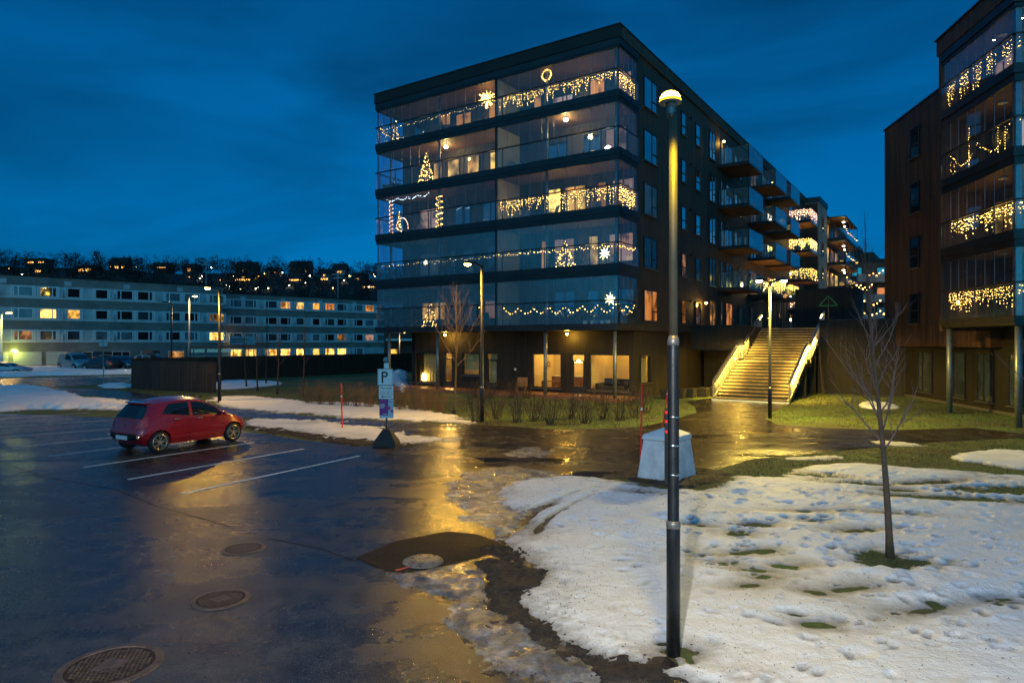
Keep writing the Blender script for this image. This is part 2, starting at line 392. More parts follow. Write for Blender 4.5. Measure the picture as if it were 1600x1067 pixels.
def ground_mats():
    # wet asphalt
    for name, c1, c2, rlo, rhi, pud in (('asphalt', (.005, .005, .006), (.088, .084, .080), .13, .40, 0.0),
                                        ('asphalt_path', (.006, .005, .005), (.085, .074, .064), .10, .34, 1.0),
                                        ('asphalt_new', (.006, .006, .006), (.034, .031, .029), .60, .85, 0.0)):
        m, nt = mat(name); out = nd(nt, 'ShaderNodeOutputMaterial'); p = nd(nt, 'ShaderNodeBsdfPrincipled'); lk(nt, p.outputs[0], out.inputs[0])
        v = tc(nt, world=True); big = nz(nt, tc(nt, (.22, .5, 1), True), 1.0, 5, .6, .6); fine = nz(nt, v, 55, 4, .8); mid = nz(nt, v, 2.3, 6, .65)
        agg = nd(nt, 'ShaderNodeTexVoronoi'); agg.inputs['Scale'].default_value = 70; lk(nt, v, agg.inputs['Vector'])
        mixf = mth(nt, 'ADD', mth(nt, 'MULTIPLY', mid, .35), mth(nt, 'MULTIPLY', fine, .65))
        c = ramp(nt, mixf, [(.40, c1), (.66, c2)])
        mx = nd(nt, 'ShaderNodeMix', data_type='RGBA'); mx.blend_type = 'MULTIPLY'; mx.inputs[0].default_value = .55
        lk(nt, c, mx.inputs[6]); lk(nt, ramp(nt, big, [(.35, (.45, .45, .47)), (.62, (1.2, 1.15, 1.1))]), mx.inputs[7])
        # scattered grit
        spk = mth(nt, 'GREATER_THAN', nz(nt, v, 30, 2, .5), .70)
        m3 = nd(nt, 'ShaderNodeMix', data_type='RGBA'); lk(nt, spk, m3.inputs[0]); lk(nt, mx.outputs[2], m3.inputs[6]); m3.inputs[7].default_value = (.13, .11, .085, 1)
        lk(nt, m3.outputs[2], p.inputs['Base Color'])
        rr = nd(nt, 'ShaderNodeMapRange'); lk(nt, mth(nt, 'ADD', mth(nt, 'MULTIPLY', big, .7), mth(nt, 'MULTIPLY', mid, .3)), rr.inputs[0])
        rr.inputs[1].default_value = .38; rr.inputs[2].default_value = .62; rr.inputs[3].default_value = rlo; rr.inputs[4].default_value = rhi
        hb = mth(nt, 'ADD', mth(nt, 'MULTIPLY', agg.outputs['Distance'], .7), mth(nt, 'MULTIPLY', fine, .5))
        b = nd(nt, 'ShaderNodeBump'); b.inputs['Distance'].default_value = .004; lk(nt, hb, b.inputs['Height'])
        if pud:
            pm = nd(nt, 'ShaderNodeMapRange'); lk(nt, nz(nt, tc(nt, (.35, .9, 1), True), 1.0, 4, .6), pm.inputs[0]); pm.inputs[1].default_value = .56; pm.inputs[2].default_value = .62
            dry = mth(nt, 'SUBTRACT', 1.0, pm.outputs[0])
            lk(nt, mth(nt, 'MAXIMUM', mth(nt, 'MULTIPLY', rr.outputs[0], dry), .03), p.inputs['Roughness']); lk(nt, mth(nt, 'MULTIPLY', dry, .75), b.inputs['Strength'])
        else:
            lk(nt, rr.outputs[0], p.inputs['Roughness']); b.inputs['Strength'].default_value = .8
        lk(nt, b.outputs[0], p.inputs['Normal']); p.inputs['Specular IOR Level'].default_value = .12 if name == 'asphalt_new' else .36
    # snow
    m, nt = mat('snow'); out = nd(nt, 'ShaderNodeOutputMaterial'); p = nd(nt, 'ShaderNodeBsdfPrincipled'); lk(nt, p.outputs[0], out.inputs[0])
    v = tc(nt, world=True); a = nz(nt, v, 26, 5, .7); b_ = nz(nt, v, 1.1, 4, .6)
    base = ramp(nt, b_, [(.3, (.74, .75, .77)), (.65, (.87, .87, .87))])
    sp = mth(nt, 'MULTIPLY', mth(nt, 'GREATER_THAN', a, .645), mth(nt, 'GREATER_THAN', nz(nt, v, 1.2, 4, .7), .49))
    mx = nd(nt, 'ShaderNodeMix', data_type='RGBA'); lk(nt, mth(nt, 'MULTIPLY', sp, .75), mx.inputs[0]); lk(nt, base, mx.inputs[6]); mx.inputs[7].default_value = (.07, .05, .035, 1)
    # thin snow near the ground picks up soil
    ps = nd(nt, 'ShaderNodeSeparateXYZ'); g = nd(nt, 'ShaderNodeNewGeometry'); lk(nt, g.outputs['Position'], ps.inputs[0])
    low = nd(nt, 'ShaderNodeMapRange'); lk(nt, ps.outputs[2], low.inputs[0]); low.inputs[1].default_value = .0; low.inputs[2].default_value = .055; low.inputs[3].default_value = 1.1; low.inputs[4].default_value = 0
    lf = mth(nt, 'MULTIPLY', low.outputs[0], mth(nt, 'ADD', nz(nt, v, 9, 5, .7), .25))
    m2 = nd(nt, 'ShaderNodeMix', data_type='RGBA'); lk(nt, lf, m2.inputs[0]); lk(nt, mx.outputs[2], m2.inputs[6]); m2.inputs[7].default_value = (.10, .09, .075, 1)
    an = nd(nt, 'ShaderNodeAttribute', attribute_name='dirt_shade'); m4 = nd(nt, 'ShaderNodeMix', data_type='RGBA'); lk(nt, mth(nt, 'MULTIPLY', an.outputs['Fac'], .85), m4.inputs[0]); lk(nt, m2.outputs[2], m4.inputs[6]); m4.inputs[7].default_value = (.085, .070, .055, 1)  # mixes the painted print shade and splashed soil into the snow colour
    lk(nt, m4.outputs[2], p.inputs['Base Color']); p.inputs['Roughness'].default_value = .55
    b = nd(nt, 'ShaderNodeBump'); b.inputs['Strength'].default_value = .9; b.inputs['Distance'].default_value = .04
    lk(nt, mth(nt, 'ADD', mth(nt, 'MULTIPLY', nz(nt, v, 14, 6, .65), 1.0), mth(nt, 'MULTIPLY', nz(nt, v, 60, 3, .7), .35)), b.inputs['Height']); lk(nt, b.outputs[0], p.inputs['Normal'])
    # ice
    m, nt = mat('ice'); out = nd(nt, 'ShaderNodeOutputMaterial'); p = nd(nt, 'ShaderNodeBsdfPrincipled'); lk(nt, p.outputs[0], out.inputs[0])
    v = tc(nt, world=True)
    lk(nt, ramp(nt, nz(nt, v, 3.2, 6, .7), [(.34, (.040, .036, .032)), (.52, (.11, .11, .115)), (.72, (.30, .31, .33))]), p.inputs['Base Color'])
    rr = nd(nt, 'ShaderNodeMapRange'); lk(nt, nz(nt, v, 5, 4), rr.inputs[0]); rr.inputs[1].default_value = .35; rr.inputs[2].default_value = .65; rr.inputs[3].default_value = .10; rr.inputs[4].default_value = .60; lk(nt, rr.outputs[0], p.inputs['Roughness'])
    p.inputs['Specular IOR Level'].default_value = .55
    b = nd(nt, 'ShaderNodeBump'); b.inputs['Strength'].default_value = .6; b.inputs['Distance'].default_value = .02; lk(nt, nz(nt, v, 11, 5, .65, .8), b.inputs['Height']); lk(nt, b.outputs[0], p.inputs['Normal'])
    m2_ = MATS['ice'].copy(); m2_.name = 'ice_wet'; MATS['ice_wet'] = m2_; n2 = m2_.node_tree
    for q in n2.nodes:
        if q.type == 'MAP_RANGE': q.inputs[3].default_value = .07; q.inputs[4].default_value = .22
        if q.type == 'BUMP': q.inputs['Strength'].default_value = 1.0; q.inputs['Distance'].default_value = .03
        if q.type == 'VALTORGB':
            for e_, c_ in zip(q.color_ramp.elements, ((.06, .056, .052, 1), (.20, .20, .21, 1), (.48, .50, .53, 1))): e_.color = c_
    # lawn ground
    m, nt = mat('lawn'); out = nd(nt, 'ShaderNodeOutputMaterial'); p = nd(nt, 'ShaderNodeBsdfPrincipled'); lk(nt, p.outputs[0], out.inputs[0])
    v = tc(nt, world=True); k = mth(nt, 'ADD', mth(nt, 'MULTIPLY', nz(nt, v, .35, 4, .6), .55), mth(nt, 'MULTIPLY', nz(nt, v, 5, 6, .75), .45))
    lk(nt, ramp(nt, k, [(.38, (.055, .042, .018)), (.5, (.075, .095, .022)), (.62, (.100, .175, .032))]), p.inputs['Base Color'])
    p.inputs['Roughness'].default_value = .9
    b = nd(nt, 'ShaderNodeBump'); b.inputs['Strength'].default_value = .9; b.inputs['Distance'].default_value = .04; lk(nt, nz(nt, v, 30, 5, .8), b.inputs['Height']); lk(nt, b.outputs[0], p.inputs['Normal'])
    # grass blades
    m, nt = mat('grass_blade'); out = nd(nt, 'ShaderNodeOutputMaterial'); p = nd(nt, 'ShaderNodeBsdfPrincipled'); lk(nt, p.outputs[0], out.inputs[0])
    v = tc(nt, world=True); k = mth(nt, 'ADD', mth(nt, 'MULTIPLY', nz(nt, v, .5, 3, .6), .6), mth(nt, 'MULTIPLY', nz(nt, v, 40, 2, .7), .4))
    lk(nt, ramp(nt, k, [(.38, (.11, .075, .032)), (.52, (.085, .085, .026)), (.66, (.060, .120, .028))]), p.inputs['Base Color']); p.inputs['Roughness'].default_value = .6
    # hill
    pbr('hill_ground', (.020, .022, .020), .95, 0, .6, .02)
    # painted line
    pbr('line_paint', (.82, .82, .80), .5, 0, .35, 12, .3, 60, world=True)
ground_mats()
pbr('mark_paint', (.75, .09, .09), .6, 0, .3, 20)
pbr('frosted_iron', (.15, .13, .115), .3, 0, .55, 9, .8, 25, roughvar=.15)

# ---------------------------------------------------------------- camera, sky
cam = bpy.data.cameras.new('camera'); camo = bpy.data.objects.new('camera', cam); COL.objects.link(camo); SC.camera = camo
camo.location = (0, 0, CH); camo.rotation_euler = (R(90), 0, 0); cam.sensor_width = 36; cam.lens = F/1600*36; cam.clip_end = 3000; cam.clip_start = .1
W = bpy.data.worlds.new('World'); SC.world = W; W.use_nodes = True; nt = W.node_tree; nt.nodes.clear()
SUN_EL, SUN_AZ = SUNP
out = nd(nt, 'ShaderNodeOutputWorld'); bg = nd(nt, 'ShaderNodeBackground'); lk(nt, bg.outputs[0], out.inputs[0])
sky = nd(nt, 'ShaderNodeTexSky', sky_type='NISHITA', sun_disc=False, sun_elevation=R(SUN_EL), sun_rotation=R(SUN_AZ), altitude=50, air_density=1.0, dust_density=1.0, ozone_density=3.0)
tcn = nd(nt, 'ShaderNodeTexCoord'); mp = nd(nt, 'ShaderNodeMapping'); mp.inputs['Scale'].default_value = (1.3, 1.3, 4.5); mp.inputs['Rotation'].default_value = (0, .12, .2)
lk(nt, tcn.outputs['Generated'], mp.inputs[0])
cl = nz(nt, mp.outputs[0], 1.25, 5, .5, .4)
clc = ramp(nt, cl, [(.38, CLOUD_D), (.60, CLOUD_L)])
mx = nd(nt, 'ShaderNodeMix', data_type='RGBA'); mx.blend_type = 'MULTIPLY'; mx.inputs[0].default_value = 1; lk(nt, sky.outputs[0], mx.inputs[6]); lk(nt, clc, mx.inputs[7])
sv = nd(nt, 'ShaderNodeSeparateXYZ'); lk(nt, tcn.outputs['Generated'], sv.inputs[0])
lift = nd(nt, 'ShaderNodeCombineXYZ'); lk(nt, sv.outputs[0], lift.inputs[0]); lk(nt, sv.outputs[1], lift.inputs[1]); lk(nt, mth(nt, 'ADD', mth(nt, 'MULTIPLY', sv.outputs[2], .8), .26), lift.inputs[2])
nrm = nd(nt, 'ShaderNodeVectorMath', operation='NORMALIZE'); lk(nt, lift.outputs[0], nrm.inputs[0]); lk(nt, nrm.outputs[0], sky.inputs[0])
# the western sky behind and the zenith are brighter than the eastern sky ahead
bk = nd(nt, 'ShaderNodeMapRange'); bk.interpolation_type = 'SMOOTHSTEP'; lk(nt, mth(nt, 'SUBTRACT', sv.outputs[2], sv.outputs[1]), bk.inputs[0])
bk.inputs[1].default_value = -.25; bk.inputs[2].default_value = .9; bk.inputs[3].default_value = 0; bk.inputs[4].default_value = 1
west = nd(nt, 'ShaderNodeMix', data_type='RGBA'); lk(nt, bk.outputs[0], west.inputs[0]); west.inputs[6].default_value = (1, 1, 1, 1); west.inputs[7].default_value = WEST
m2 = nd(nt, 'ShaderNodeMix', data_type='RGBA'); m2.blend_type = 'MULTIPLY'; m2.inputs[0].default_value = 1; m2.clamp_result = False; lk(nt, mx.outputs[2], m2.inputs[6]); lk(nt, west.outputs[2], m2.inputs[7])
lk(nt, m2.outputs[2], bg.inputs[0]); bg.inputs[1].default_value = SKY_S
sl = bpy.data.lights.new('sun', 'SUN'); sl.energy = .02; sl.angle = R(40); sl.color = (.8, .88, 1)
so = bpy.data.objects.new('sun', sl); COL.objects.link(so); so.rotation_euler = (R(70), 0, R(-20)); so.location = (0, -20, 40)
SC.view_settings.view_transform = 'Standard'; SC.view_settings.look = 'None'; SC.view_settings.exposure = EXPO; SC.view_settings.gamma = 1
SC.render.engine = 'CYCLES'; c = SC.cycles
c.use_denoising = True
try: c.denoiser = 'OPENIMAGEDENOISE'; c.denoising_input_passes = 'RGB_ALBEDO_NORMAL'
except Exception: pass
c.max_bounces = 7; c.diffuse_bounces = 2; c.glossy_bounces = 3; c.transmission_bounces = 3; c.transparent_max_bounces = 24
c.sample_clamp_indirect = 3; c.sample_clamp_direct = 0; c.caustics_reflective = False; c.caustics_refractive = False; c.use_light_tree = True; c.blur_glossy = .5
# ================================================================ THE GROUND
def struct(o): o['kind'] = 'structure'; return o
def poly_sheet(name, poly, z, material, kind='structure', parent=None):
    bm = bmesh.new(); vs = [bm.verts.new((x, y, z)) for x, y in poly]; f = bm.faces.new(vs)
    if f.normal.z < 0 or True:
        bmesh.ops.recalc_face_normals(bm, faces=bm.faces); bm.normal_update()
        if bm.faces[:][0].normal.z < 0: bmesh.ops.reverse_faces(bm, faces=bm.faces)
    bmesh.ops.triangulate(bm, faces=bm.faces)
    me = bpy.data.meshes.new(name); bm.to_mesh(me); bm.free(); me.materials.append(MATS[material])
    o = bpy.data.objects.new(name, me); COL.objects.link(o); o['kind'] = kind; return o
def smooth_poly(pts, n=4):
    """Catmull-Rom through a closed outline"""
    out_ = []; m = len(pts)
    for i in range(m):
        p0, p1, p2, p3 = (pts[(i+k-1) % m] for k in range(4))
        for j in range(n):
            t = j/n
            out_.append(tuple(.5*(2*p1[a]+(p2[a]-p0[a])*t+(2*p0[a]-5*p1[a]+4*p2[a]-p3[a])*t*t+(3*p1[a]-p0[a]-3*p2[a]+p3[a])*t**3) for a in (0, 1)))
    return out_
poly_sheet('ground', [(-900, -60), (900, -60), (900, 900), (-900, 900)], 0, 'lawn')
PARK = Gs([(-420, 646), (0, 646.5), (190, 653), (300, 660), (390, 675), (470, 688), (560, 696), (640, 696), (720, 700), (800, 716), (900, 755), (930, 800), (900, 860), (960, 960), (1060, 1040)])+[(2.2, 5.4), (2.6, 3), (2.6, -9), (-45, -9)]
poly_sheet('parking_lot', PARK, .004, 'asphalt')
PATH = Gs([(30, 604), (150, 608.5), (206, 613), (335, 633), (420, 645), (500, 652), (600, 659), (700, 664), (760, 664), (850, 670.5), (930, 671), (1000, 668), (1050, 657), (1088, 645), (1086, 636), (1072, 628), (1112, 622),
           (1226, 634), (1200, 648), (1196, 655), (1215, 664), (1300, 670), (1400, 672.5), (1520, 669), (1700, 690), (1640, 694), (1590, 685), (1450, 692), (1340, 702), (1230, 714), (1180, 717), (1110, 737), (1075, 745), (1000, 747), (960, 748),
           (910, 756), (860, 770), (800, 740), (740, 716), (690, 702), (640, 692), (600, 684), (560, 675), (480, 663), (400, 655), (340, 649), (250, 633), (150, 619), (60, 613)])
poly_sheet('footpath', PATH, .008, 'asphalt_path')
poly_sheet('road', Gs([(-700, 622), (-200, 611), (0, 609), (40, 606), (120, 604), (150, 601), (206, 597), (300, 591), (300, 585), (206, 587.5), (0, 592), (-300, 598), (-700, 601)]), .0055, 'asphalt_path')
poly_sheet('car_park', [(-110, 60), (-40, 72), (-20, 110), (-60, 100), (-120, 80)], .004, 'asphalt')
poly_sheet('asphalt_patch', Gs([(556, 872), (620, 846), (700, 831), (745, 836), (790, 852), (760, 868), (700, 884), (640, 895), (600, 892)]), .011, 'asphalt_new')
# the long seams and old cracks in the parking asphalt
for k, pl in enumerate(([(0, 722), (65, 745), (180, 765), (245, 792), (330, 815), (362, 825)], [(420, 842), (500, 858), (560, 878)], [(600, 705), (700, 730), (640, 770), (560, 800)])):
    pts = [Vector((*G(*p), 0)) for p in pl]; mb = MB()
    for a, b in zip(pts, pts[1:]):
        d = (b-a).normalized(); n_ = Vector((-d.y, d.x, 0))*.009
        mb.add([a-n_+Vector((0, 0, .0095)), b-n_+Vector((0, 0, .0095)), b+n_+Vector((0, 0, .0095)), a+n_+Vector((0, 0, .0095))], [(0, 1, 2, 3)])
    if k < 2: struct(mb.build('asphalt_seam', 'asphalt_new', recenter=True))
# parking bay lines
for (a, b, w) in (((285, 772), (562, 713), .1), ((200, 750), (475, 702), .1), ((130, 731), (397, 692), .1), ((75, 714), (330, 682), .1), ((20, 700), (300, 672), .1),
                  ((0, 684), (262, 664.5), .1), ((-20, 669), (205, 655.5), .1), ((-40, 658), (140, 645.6), .1), ((-300, 690), (-60, 671), .1)):
    A, B = Vector(G(*a)), Vector(G(*b)); d = (B-A).normalized(); n_ = Vector((-d.y, d.x))*w/2
    struct(MB().flat([A-n_, B-n_, B+n_, A+n_][::1], .0098).build('parking_line', 'line_paint', recenter=True))
# ---------------------------------------------------------------- snow, ice, soil
rs = random.Random(5)
SN = smooth_poly(Gs([(800, 752), (850, 746), (890, 744), (960, 752), (1050, 765), (1112, 763), (1150, 744), (1200, 746), (1250, 733), (1330, 723), (1420, 731), (1500, 735), (1600, 742), (1900, 752)])+[(19, 13), (19, 3), (3.0, 4.6)] +
                 Gs([(1110, 1085), (1040, 1056), (977, 1040), (923, 1028), (879, 1006), (845, 975), (807, 950), (798, 930), (836, 906), (814, 884), (790, 855), (800, 832), (812, 808), (770, 795), (772, 768)]), 3)
poly_sheet('bare_ground', [(x, y) for x, y in SN[::3]], .0025, 'lawn')
holes = []
for px, py, rx, ry in ((1176, 821, .33, .14), (1156, 835, .2, .13), (1192, 862, .2, .1), (1156, 865, .22, .06), (1342, 830, .26, .09), (1328, 921, .22, .07), (1275, 927, .12, .07), (1278, 978, .14, .07), (1450, 954, .25, .06), (1562, 940, .14, .07),
                       (1192, 902, .1, .07), (1348, 757, .4, .12), (1400, 767, .3, .12), (1490, 780, .9, .14), (1580, 768, 1.0, .3), (1270, 815, .12, .05), (1090, 822, .14, .06), (1180, 892, .12, .05), (1134, 882, .1, .05), (1170, 916, .1, .04), (1240, 640+240/2.5+150, .1, .04), (1388, 876, .42, .30), (1056, 1022, .27, .16), (1000, 770, .1, .04), (1265, 800, .25, .05), (1395, 803, .2, .05), (1250, 742, .5, .12), (1450, 755, .5, .1)):
    x, y = G(px, py); holes.append((x, y, rx*.70 if rx < .4 else rx, ry*.72 if rx < .4 else ry, rs.uniform(-.4, .3)))
pits = []
for i in range(420):
    x, y = rs.uniform(.6, 13), rs.uniform(5.2, 16); pits.append((x, y, rs.uniform(.05, .13), rs.uniform(.012, .055), rs.uniform(.4, 1), rs.uniform(0, 3)))
for i in range(26):  # a trail of footprints
    t = i/26; pits.append((1.9+6.5*t+rs.uniform(-.05, .05)+(.1 if i % 2 else -.1), 5.7+3.4*t+(.12 if i % 2 else -.12), .085, .05, .6, .9))
for i in range(190):
    x, y = rs.uniform(2.2, 7.5), rs.uniform(6.5, 14.5); pits.append((x, y, rs.uniform(.035, .085), rs.uniform(.05, .12), rs.uniform(.35, .9), rs.uniform(-.5, .6)))
def snow_fn(X, Y, Z, d):
    for (x, y, r, dep, asp, an) in pits:
        ca, sa = math.cos(an), math.sin(an); u = ((X-x)*ca+(Y-y)*sa)/r; w = (-(X-x)*sa+(Y-y)*ca)/(r*asp); q = u*u+w*w
        Z = Z-dep*np.exp(-q*1.2)+dep*.25*np.exp(-(np.sqrt(q)-1.6)**2*3)
    # wheel ruts pressed in by a turning car
    for (a, b, wd) in ((G(800, 826), G(905, 765), .10), (G(770, 845), G(880, 782), .10), (G(835, 838), G(925, 770), .07)):
        ex, ey = b[0]-a[0], b[1]-a[1]; L = math.hypot(ex, ey); t = ((X-a[0])*ex+(Y-a[1])*ey)/L; s = ((X-a[0])*-ey+(Y-a[1])*ex)/L-.12*np.sin(t*1.3)
        m_ = np.clip(t/.3, 0, 1)*np.clip((L-t)/.4, 0, 1); Z = Z-m_*(.075+.03*fbm(X, Y, 4, 3, 5))*np.exp(-(s/wd)**2)
    Z = Z+.012*fbm(X*1.0, Y*2.6, 3.2, 3, 77)*np.clip(d*3, 0, 1)
    return Z
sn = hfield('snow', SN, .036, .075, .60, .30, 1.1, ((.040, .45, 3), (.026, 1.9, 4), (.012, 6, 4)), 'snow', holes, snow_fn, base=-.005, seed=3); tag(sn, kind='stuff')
# soil plus painted-in shade darken the deep prints; soil splashed along the kerb side
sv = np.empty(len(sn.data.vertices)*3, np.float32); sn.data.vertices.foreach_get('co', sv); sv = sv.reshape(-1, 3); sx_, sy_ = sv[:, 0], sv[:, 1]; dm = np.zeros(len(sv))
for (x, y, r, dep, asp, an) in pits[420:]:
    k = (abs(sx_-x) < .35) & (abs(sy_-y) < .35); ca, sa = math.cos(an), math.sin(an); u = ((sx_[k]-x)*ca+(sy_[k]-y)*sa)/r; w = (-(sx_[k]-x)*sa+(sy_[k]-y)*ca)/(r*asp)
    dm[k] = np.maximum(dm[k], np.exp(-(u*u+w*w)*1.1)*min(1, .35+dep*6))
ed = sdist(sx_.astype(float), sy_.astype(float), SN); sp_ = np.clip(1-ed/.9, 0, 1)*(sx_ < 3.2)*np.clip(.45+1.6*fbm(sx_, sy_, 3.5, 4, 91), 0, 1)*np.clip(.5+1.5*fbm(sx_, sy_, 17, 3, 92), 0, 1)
dm = np.clip(np.maximum(dm, sp_*.9), 0, 1); at_ = sn.data.attributes.new('dirt_shade', 'FLOAT', 'POINT'); at_.data.foreach_set('value', dm.astype(np.float32))
FARSN = [([(332, 622), (400, 620), (430, 623), (480, 628), (560, 631), (640, 639), (700, 650), (752, 662), (700, 661), (600, 656), (500, 650), (420, 643), (350, 635)], .075, .45, .75, .055),
         ([(380, 657), (440, 655), (540, 662), (600, 672), (650, 681), (685, 688), (640, 693), (590, 694), (520, 684), (470, 676), (400, 668)], .06, .45, .95, .05),
         ([(470, 668), (600, 678), (640, 690), (560, 692), (480, 680)], .05, .4, .9, .05),
         ([(-120, 607), (0, 607), (60, 606), (110, 618), (200, 632), (215, 640), (150, 641), (60, 641), (-120, 645)], .26, 1.3, 1.1, .09),
         ([(-140, 577), (0, 576.5), (206, 575), (330, 573), (330, 581), (206, 585), (0, 590), (-140, 594)], .35, 1.5, 1.2, .2),
         ([(150, 603), (180, 600), (206, 601), (206, 606), (170, 608)], .15, .6, .5, .15),
         ([(338, 597), (380, 595), (430, 597), (442, 601), (420, 604), (380, 608), (345, 610), (330, 606)], .10, .5, .4, .12),
         ([(1340, 633), (1360, 631), (1390, 633), (1408, 638), (1380, 641), (1350, 639)], .16, .4, .15, .08),
         ([(1480, 716), (1520, 707), (1600, 704), (1720, 712), (1720, 738), (1600, 736), (1540, 727)], .07, .3, .3, .06),
         ([(612, 583), (632, 579), (632, 612), (620, 604), (606, 590)], .4, 1.0, .6, .15),
         ([(1225, 716), (1290, 713), (1330, 716), (1260, 720)], .05, .3, .35, .06),
         ([(1340, 688), (1400, 690), (1440, 697), (1390, 697)], .04, .3, .5, .06),
         ([(905, 752), (960, 752), (1000, 757), (960, 762), (900, 760)], .03, .2, .3, .05)]
for i, (pl, h, e, j, res) in enumerate(FARSN):
    P = smooth_poly(Gs(pl), 3)
    o = hfield('snow', P, res, h, e, j, 1.6 if res < .1 else .6, ((h*.35, 1.0 if res < .1 else .3, 4), (h*.15, 4, 3)), 'snow', base=-.01, seed=30+i); tag(o, kind='stuff')
# ice sheets with melt water
for i, (pl, h, e, j, res) in enumerate([([(702, 768), (735, 742), (790, 731), (850, 735), (872, 748), (840, 775), (826, 810), (808, 838), (790, 850), (765, 838), (742, 810), (720, 785)], .028, .35, .5, .03),
                                        ([(606, 902), (640, 896), (690, 888), (725, 884), (745, 905), (775, 945), (810, 975), (850, 1005), (900, 1030), (960, 1058), (900, 1067), (860, 1050), (800, 1042), (752, 1030), (694, 990), (688, 962), (700, 938), (670, 918), (630, 912)], .030, .45, .42, .022),
                                        ([(790, 712), (820, 700), (855, 703), (850, 713), (810, 714)], .025, .3, .4, .05), ([(688, 690), (700, 682), (722, 684), (716, 692)], .02, .2, .2, .05),]):
    o = hfield('ice', smooth_poly(Gs(pl), 3), res, h, e, j, 1.8, ((.010, 3, 3), (.016, 9, 3)), 'ice_wet' if i in (0, 2, 3) else 'ice', base=.006, seed=60+i); tag(o, kind='stuff')
for (a, b) in (((618, 893), (652, 884)), ((648, 884), (662, 890)), ((112, 613), (138, 611.5))):
    A, B = Vector(G(*a)), Vector(G(*b)); d = (B-A).normalized(); n_ = Vector((-d.y, d.x))*(.022 if a[0] > 300 else .12)
    struct(MB().flat([A-n_, B-n_*.6, B+n_*.6, A+n_], .0145).build('paint_mark', 'mark_paint', recenter=True))
# muddy grit washed up along the edge of the snow
for i, (pl, h, j) in enumerate([([(770, 862), (798, 864), (818, 886), (834, 904), (802, 926), (802, 950), (850, 981), (885, 1011), (930, 1033), (985, 1046), (1000, 1064), (940, 1060), (880, 1037), (830, 1007), (790, 967), (768, 928), (757, 892)], .036, .62),
                             ([(1010, 1030), (1050, 1036), (1060, 1050), (1030, 1064), (960, 1058), (990, 1045)], .045, .3),
                             ([(400, 672), (470, 684), (560, 697), (640, 697), (600, 690), (500, 680), (440, 672), (390, 665)], .03, .5),
                             ([(985, 748), (1010, 756), (1060, 762), (1110, 756), (1140, 742), (1120, 736), (1080, 744), (1040, 752)], .04, .25)]):
    o = hfield('soil', smooth_poly(Gs(pl), 3), .02 if i < 2 else .05, h, .2, j, 2.2, ((.018, 3, 3), (.034, 11, 4)), 'soil', base=.008, seed=80+i); tag(o, kind='stuff')
# pebbles and grit lying on the asphalt
rn = np.random.default_rng(4); V = []; Fc = []
def pebbles(n, area, rmin, rmax):
    k = 0
    while k < n:
        px, py = rn.uniform(*area[0]), rn.uniform(*area[1]); x, y = G(px, py); r = rn.uniform(rmin, rmax); o = len(V)
        for dx, dy, dz in ((1, 0, .3), (-1, .2, .3), (.1, 1, .2), (0, -1, .3), (0, 0, 1), (0, 0, -.2)): V.append((x+dx*r*rn.uniform(.7, 1.2), y+dy*r, .008+dz*r))
        for f in ((0, 2, 4), (2, 1, 4), (1, 3, 4), (3, 0, 4)): Fc.append([o+q for q in f])
        k += 1
pebbles(500, ((0, 820), (760, 1067)), .004, .012); pebbles(900, ((760, 1010), (880, 1060)), .006, .02); pebbles(300, ((400, 640), (672, 700)), .01, .03)
o = rawmesh('gravel', np.array(V), np.array(Fc), 'soil'); tag(o, kind='stuff')
# needles, bark crumbs and grit dropped on the snow
sv = np.empty(len(sn.data.vertices)*3, np.float32); sn.data.vertices.foreach_get('co', sv); sv = sv.reshape(-1, 3); sv = sv[sv[:, 2] > .01]
wgt = np.exp(-np.clip(sv[:, 0]-.8, 0, 9)/1.6)*(.2+vnoise(sv[:, 0]*1.3, sv[:, 1]*1.3, 4)**2*2)+.035; ix = rn.choice(len(sv), 2600, p=wgt/wgt.sum()); Q = sv[ix]
r = rn.uniform(.003, .011, (len(Q), 1)); a = rn.uniform(0, 6.28, len(Q)); e1 = np.stack([np.cos(a), np.sin(a), .1*np.ones(len(Q))], 1)*r*rn.uniform(.8, 2.0, (len(Q), 1)); e2 = np.stack([-np.sin(a), np.cos(a), .1*np.ones(len(Q))], 1)*r*.7; up = np.array([0, 0, 1.0])*r*.6
A = np.stack([Q-e1, Q+e2, Q+e1, Q-e2, Q+up+.001], 1).reshape(-1, 3); B_ = np.arange(len(Q))[:, None]*5; Fq = np.concatenate([B_+np.array([[0, 3, 4]]), B_+np.array([[3, 2, 4]]), B_+np.array([[2, 1, 4]]), B_+np.array([[1, 0, 4]])])
o = rawmesh('debris', A, Fq, 'soil'); tag(o, kind='stuff')
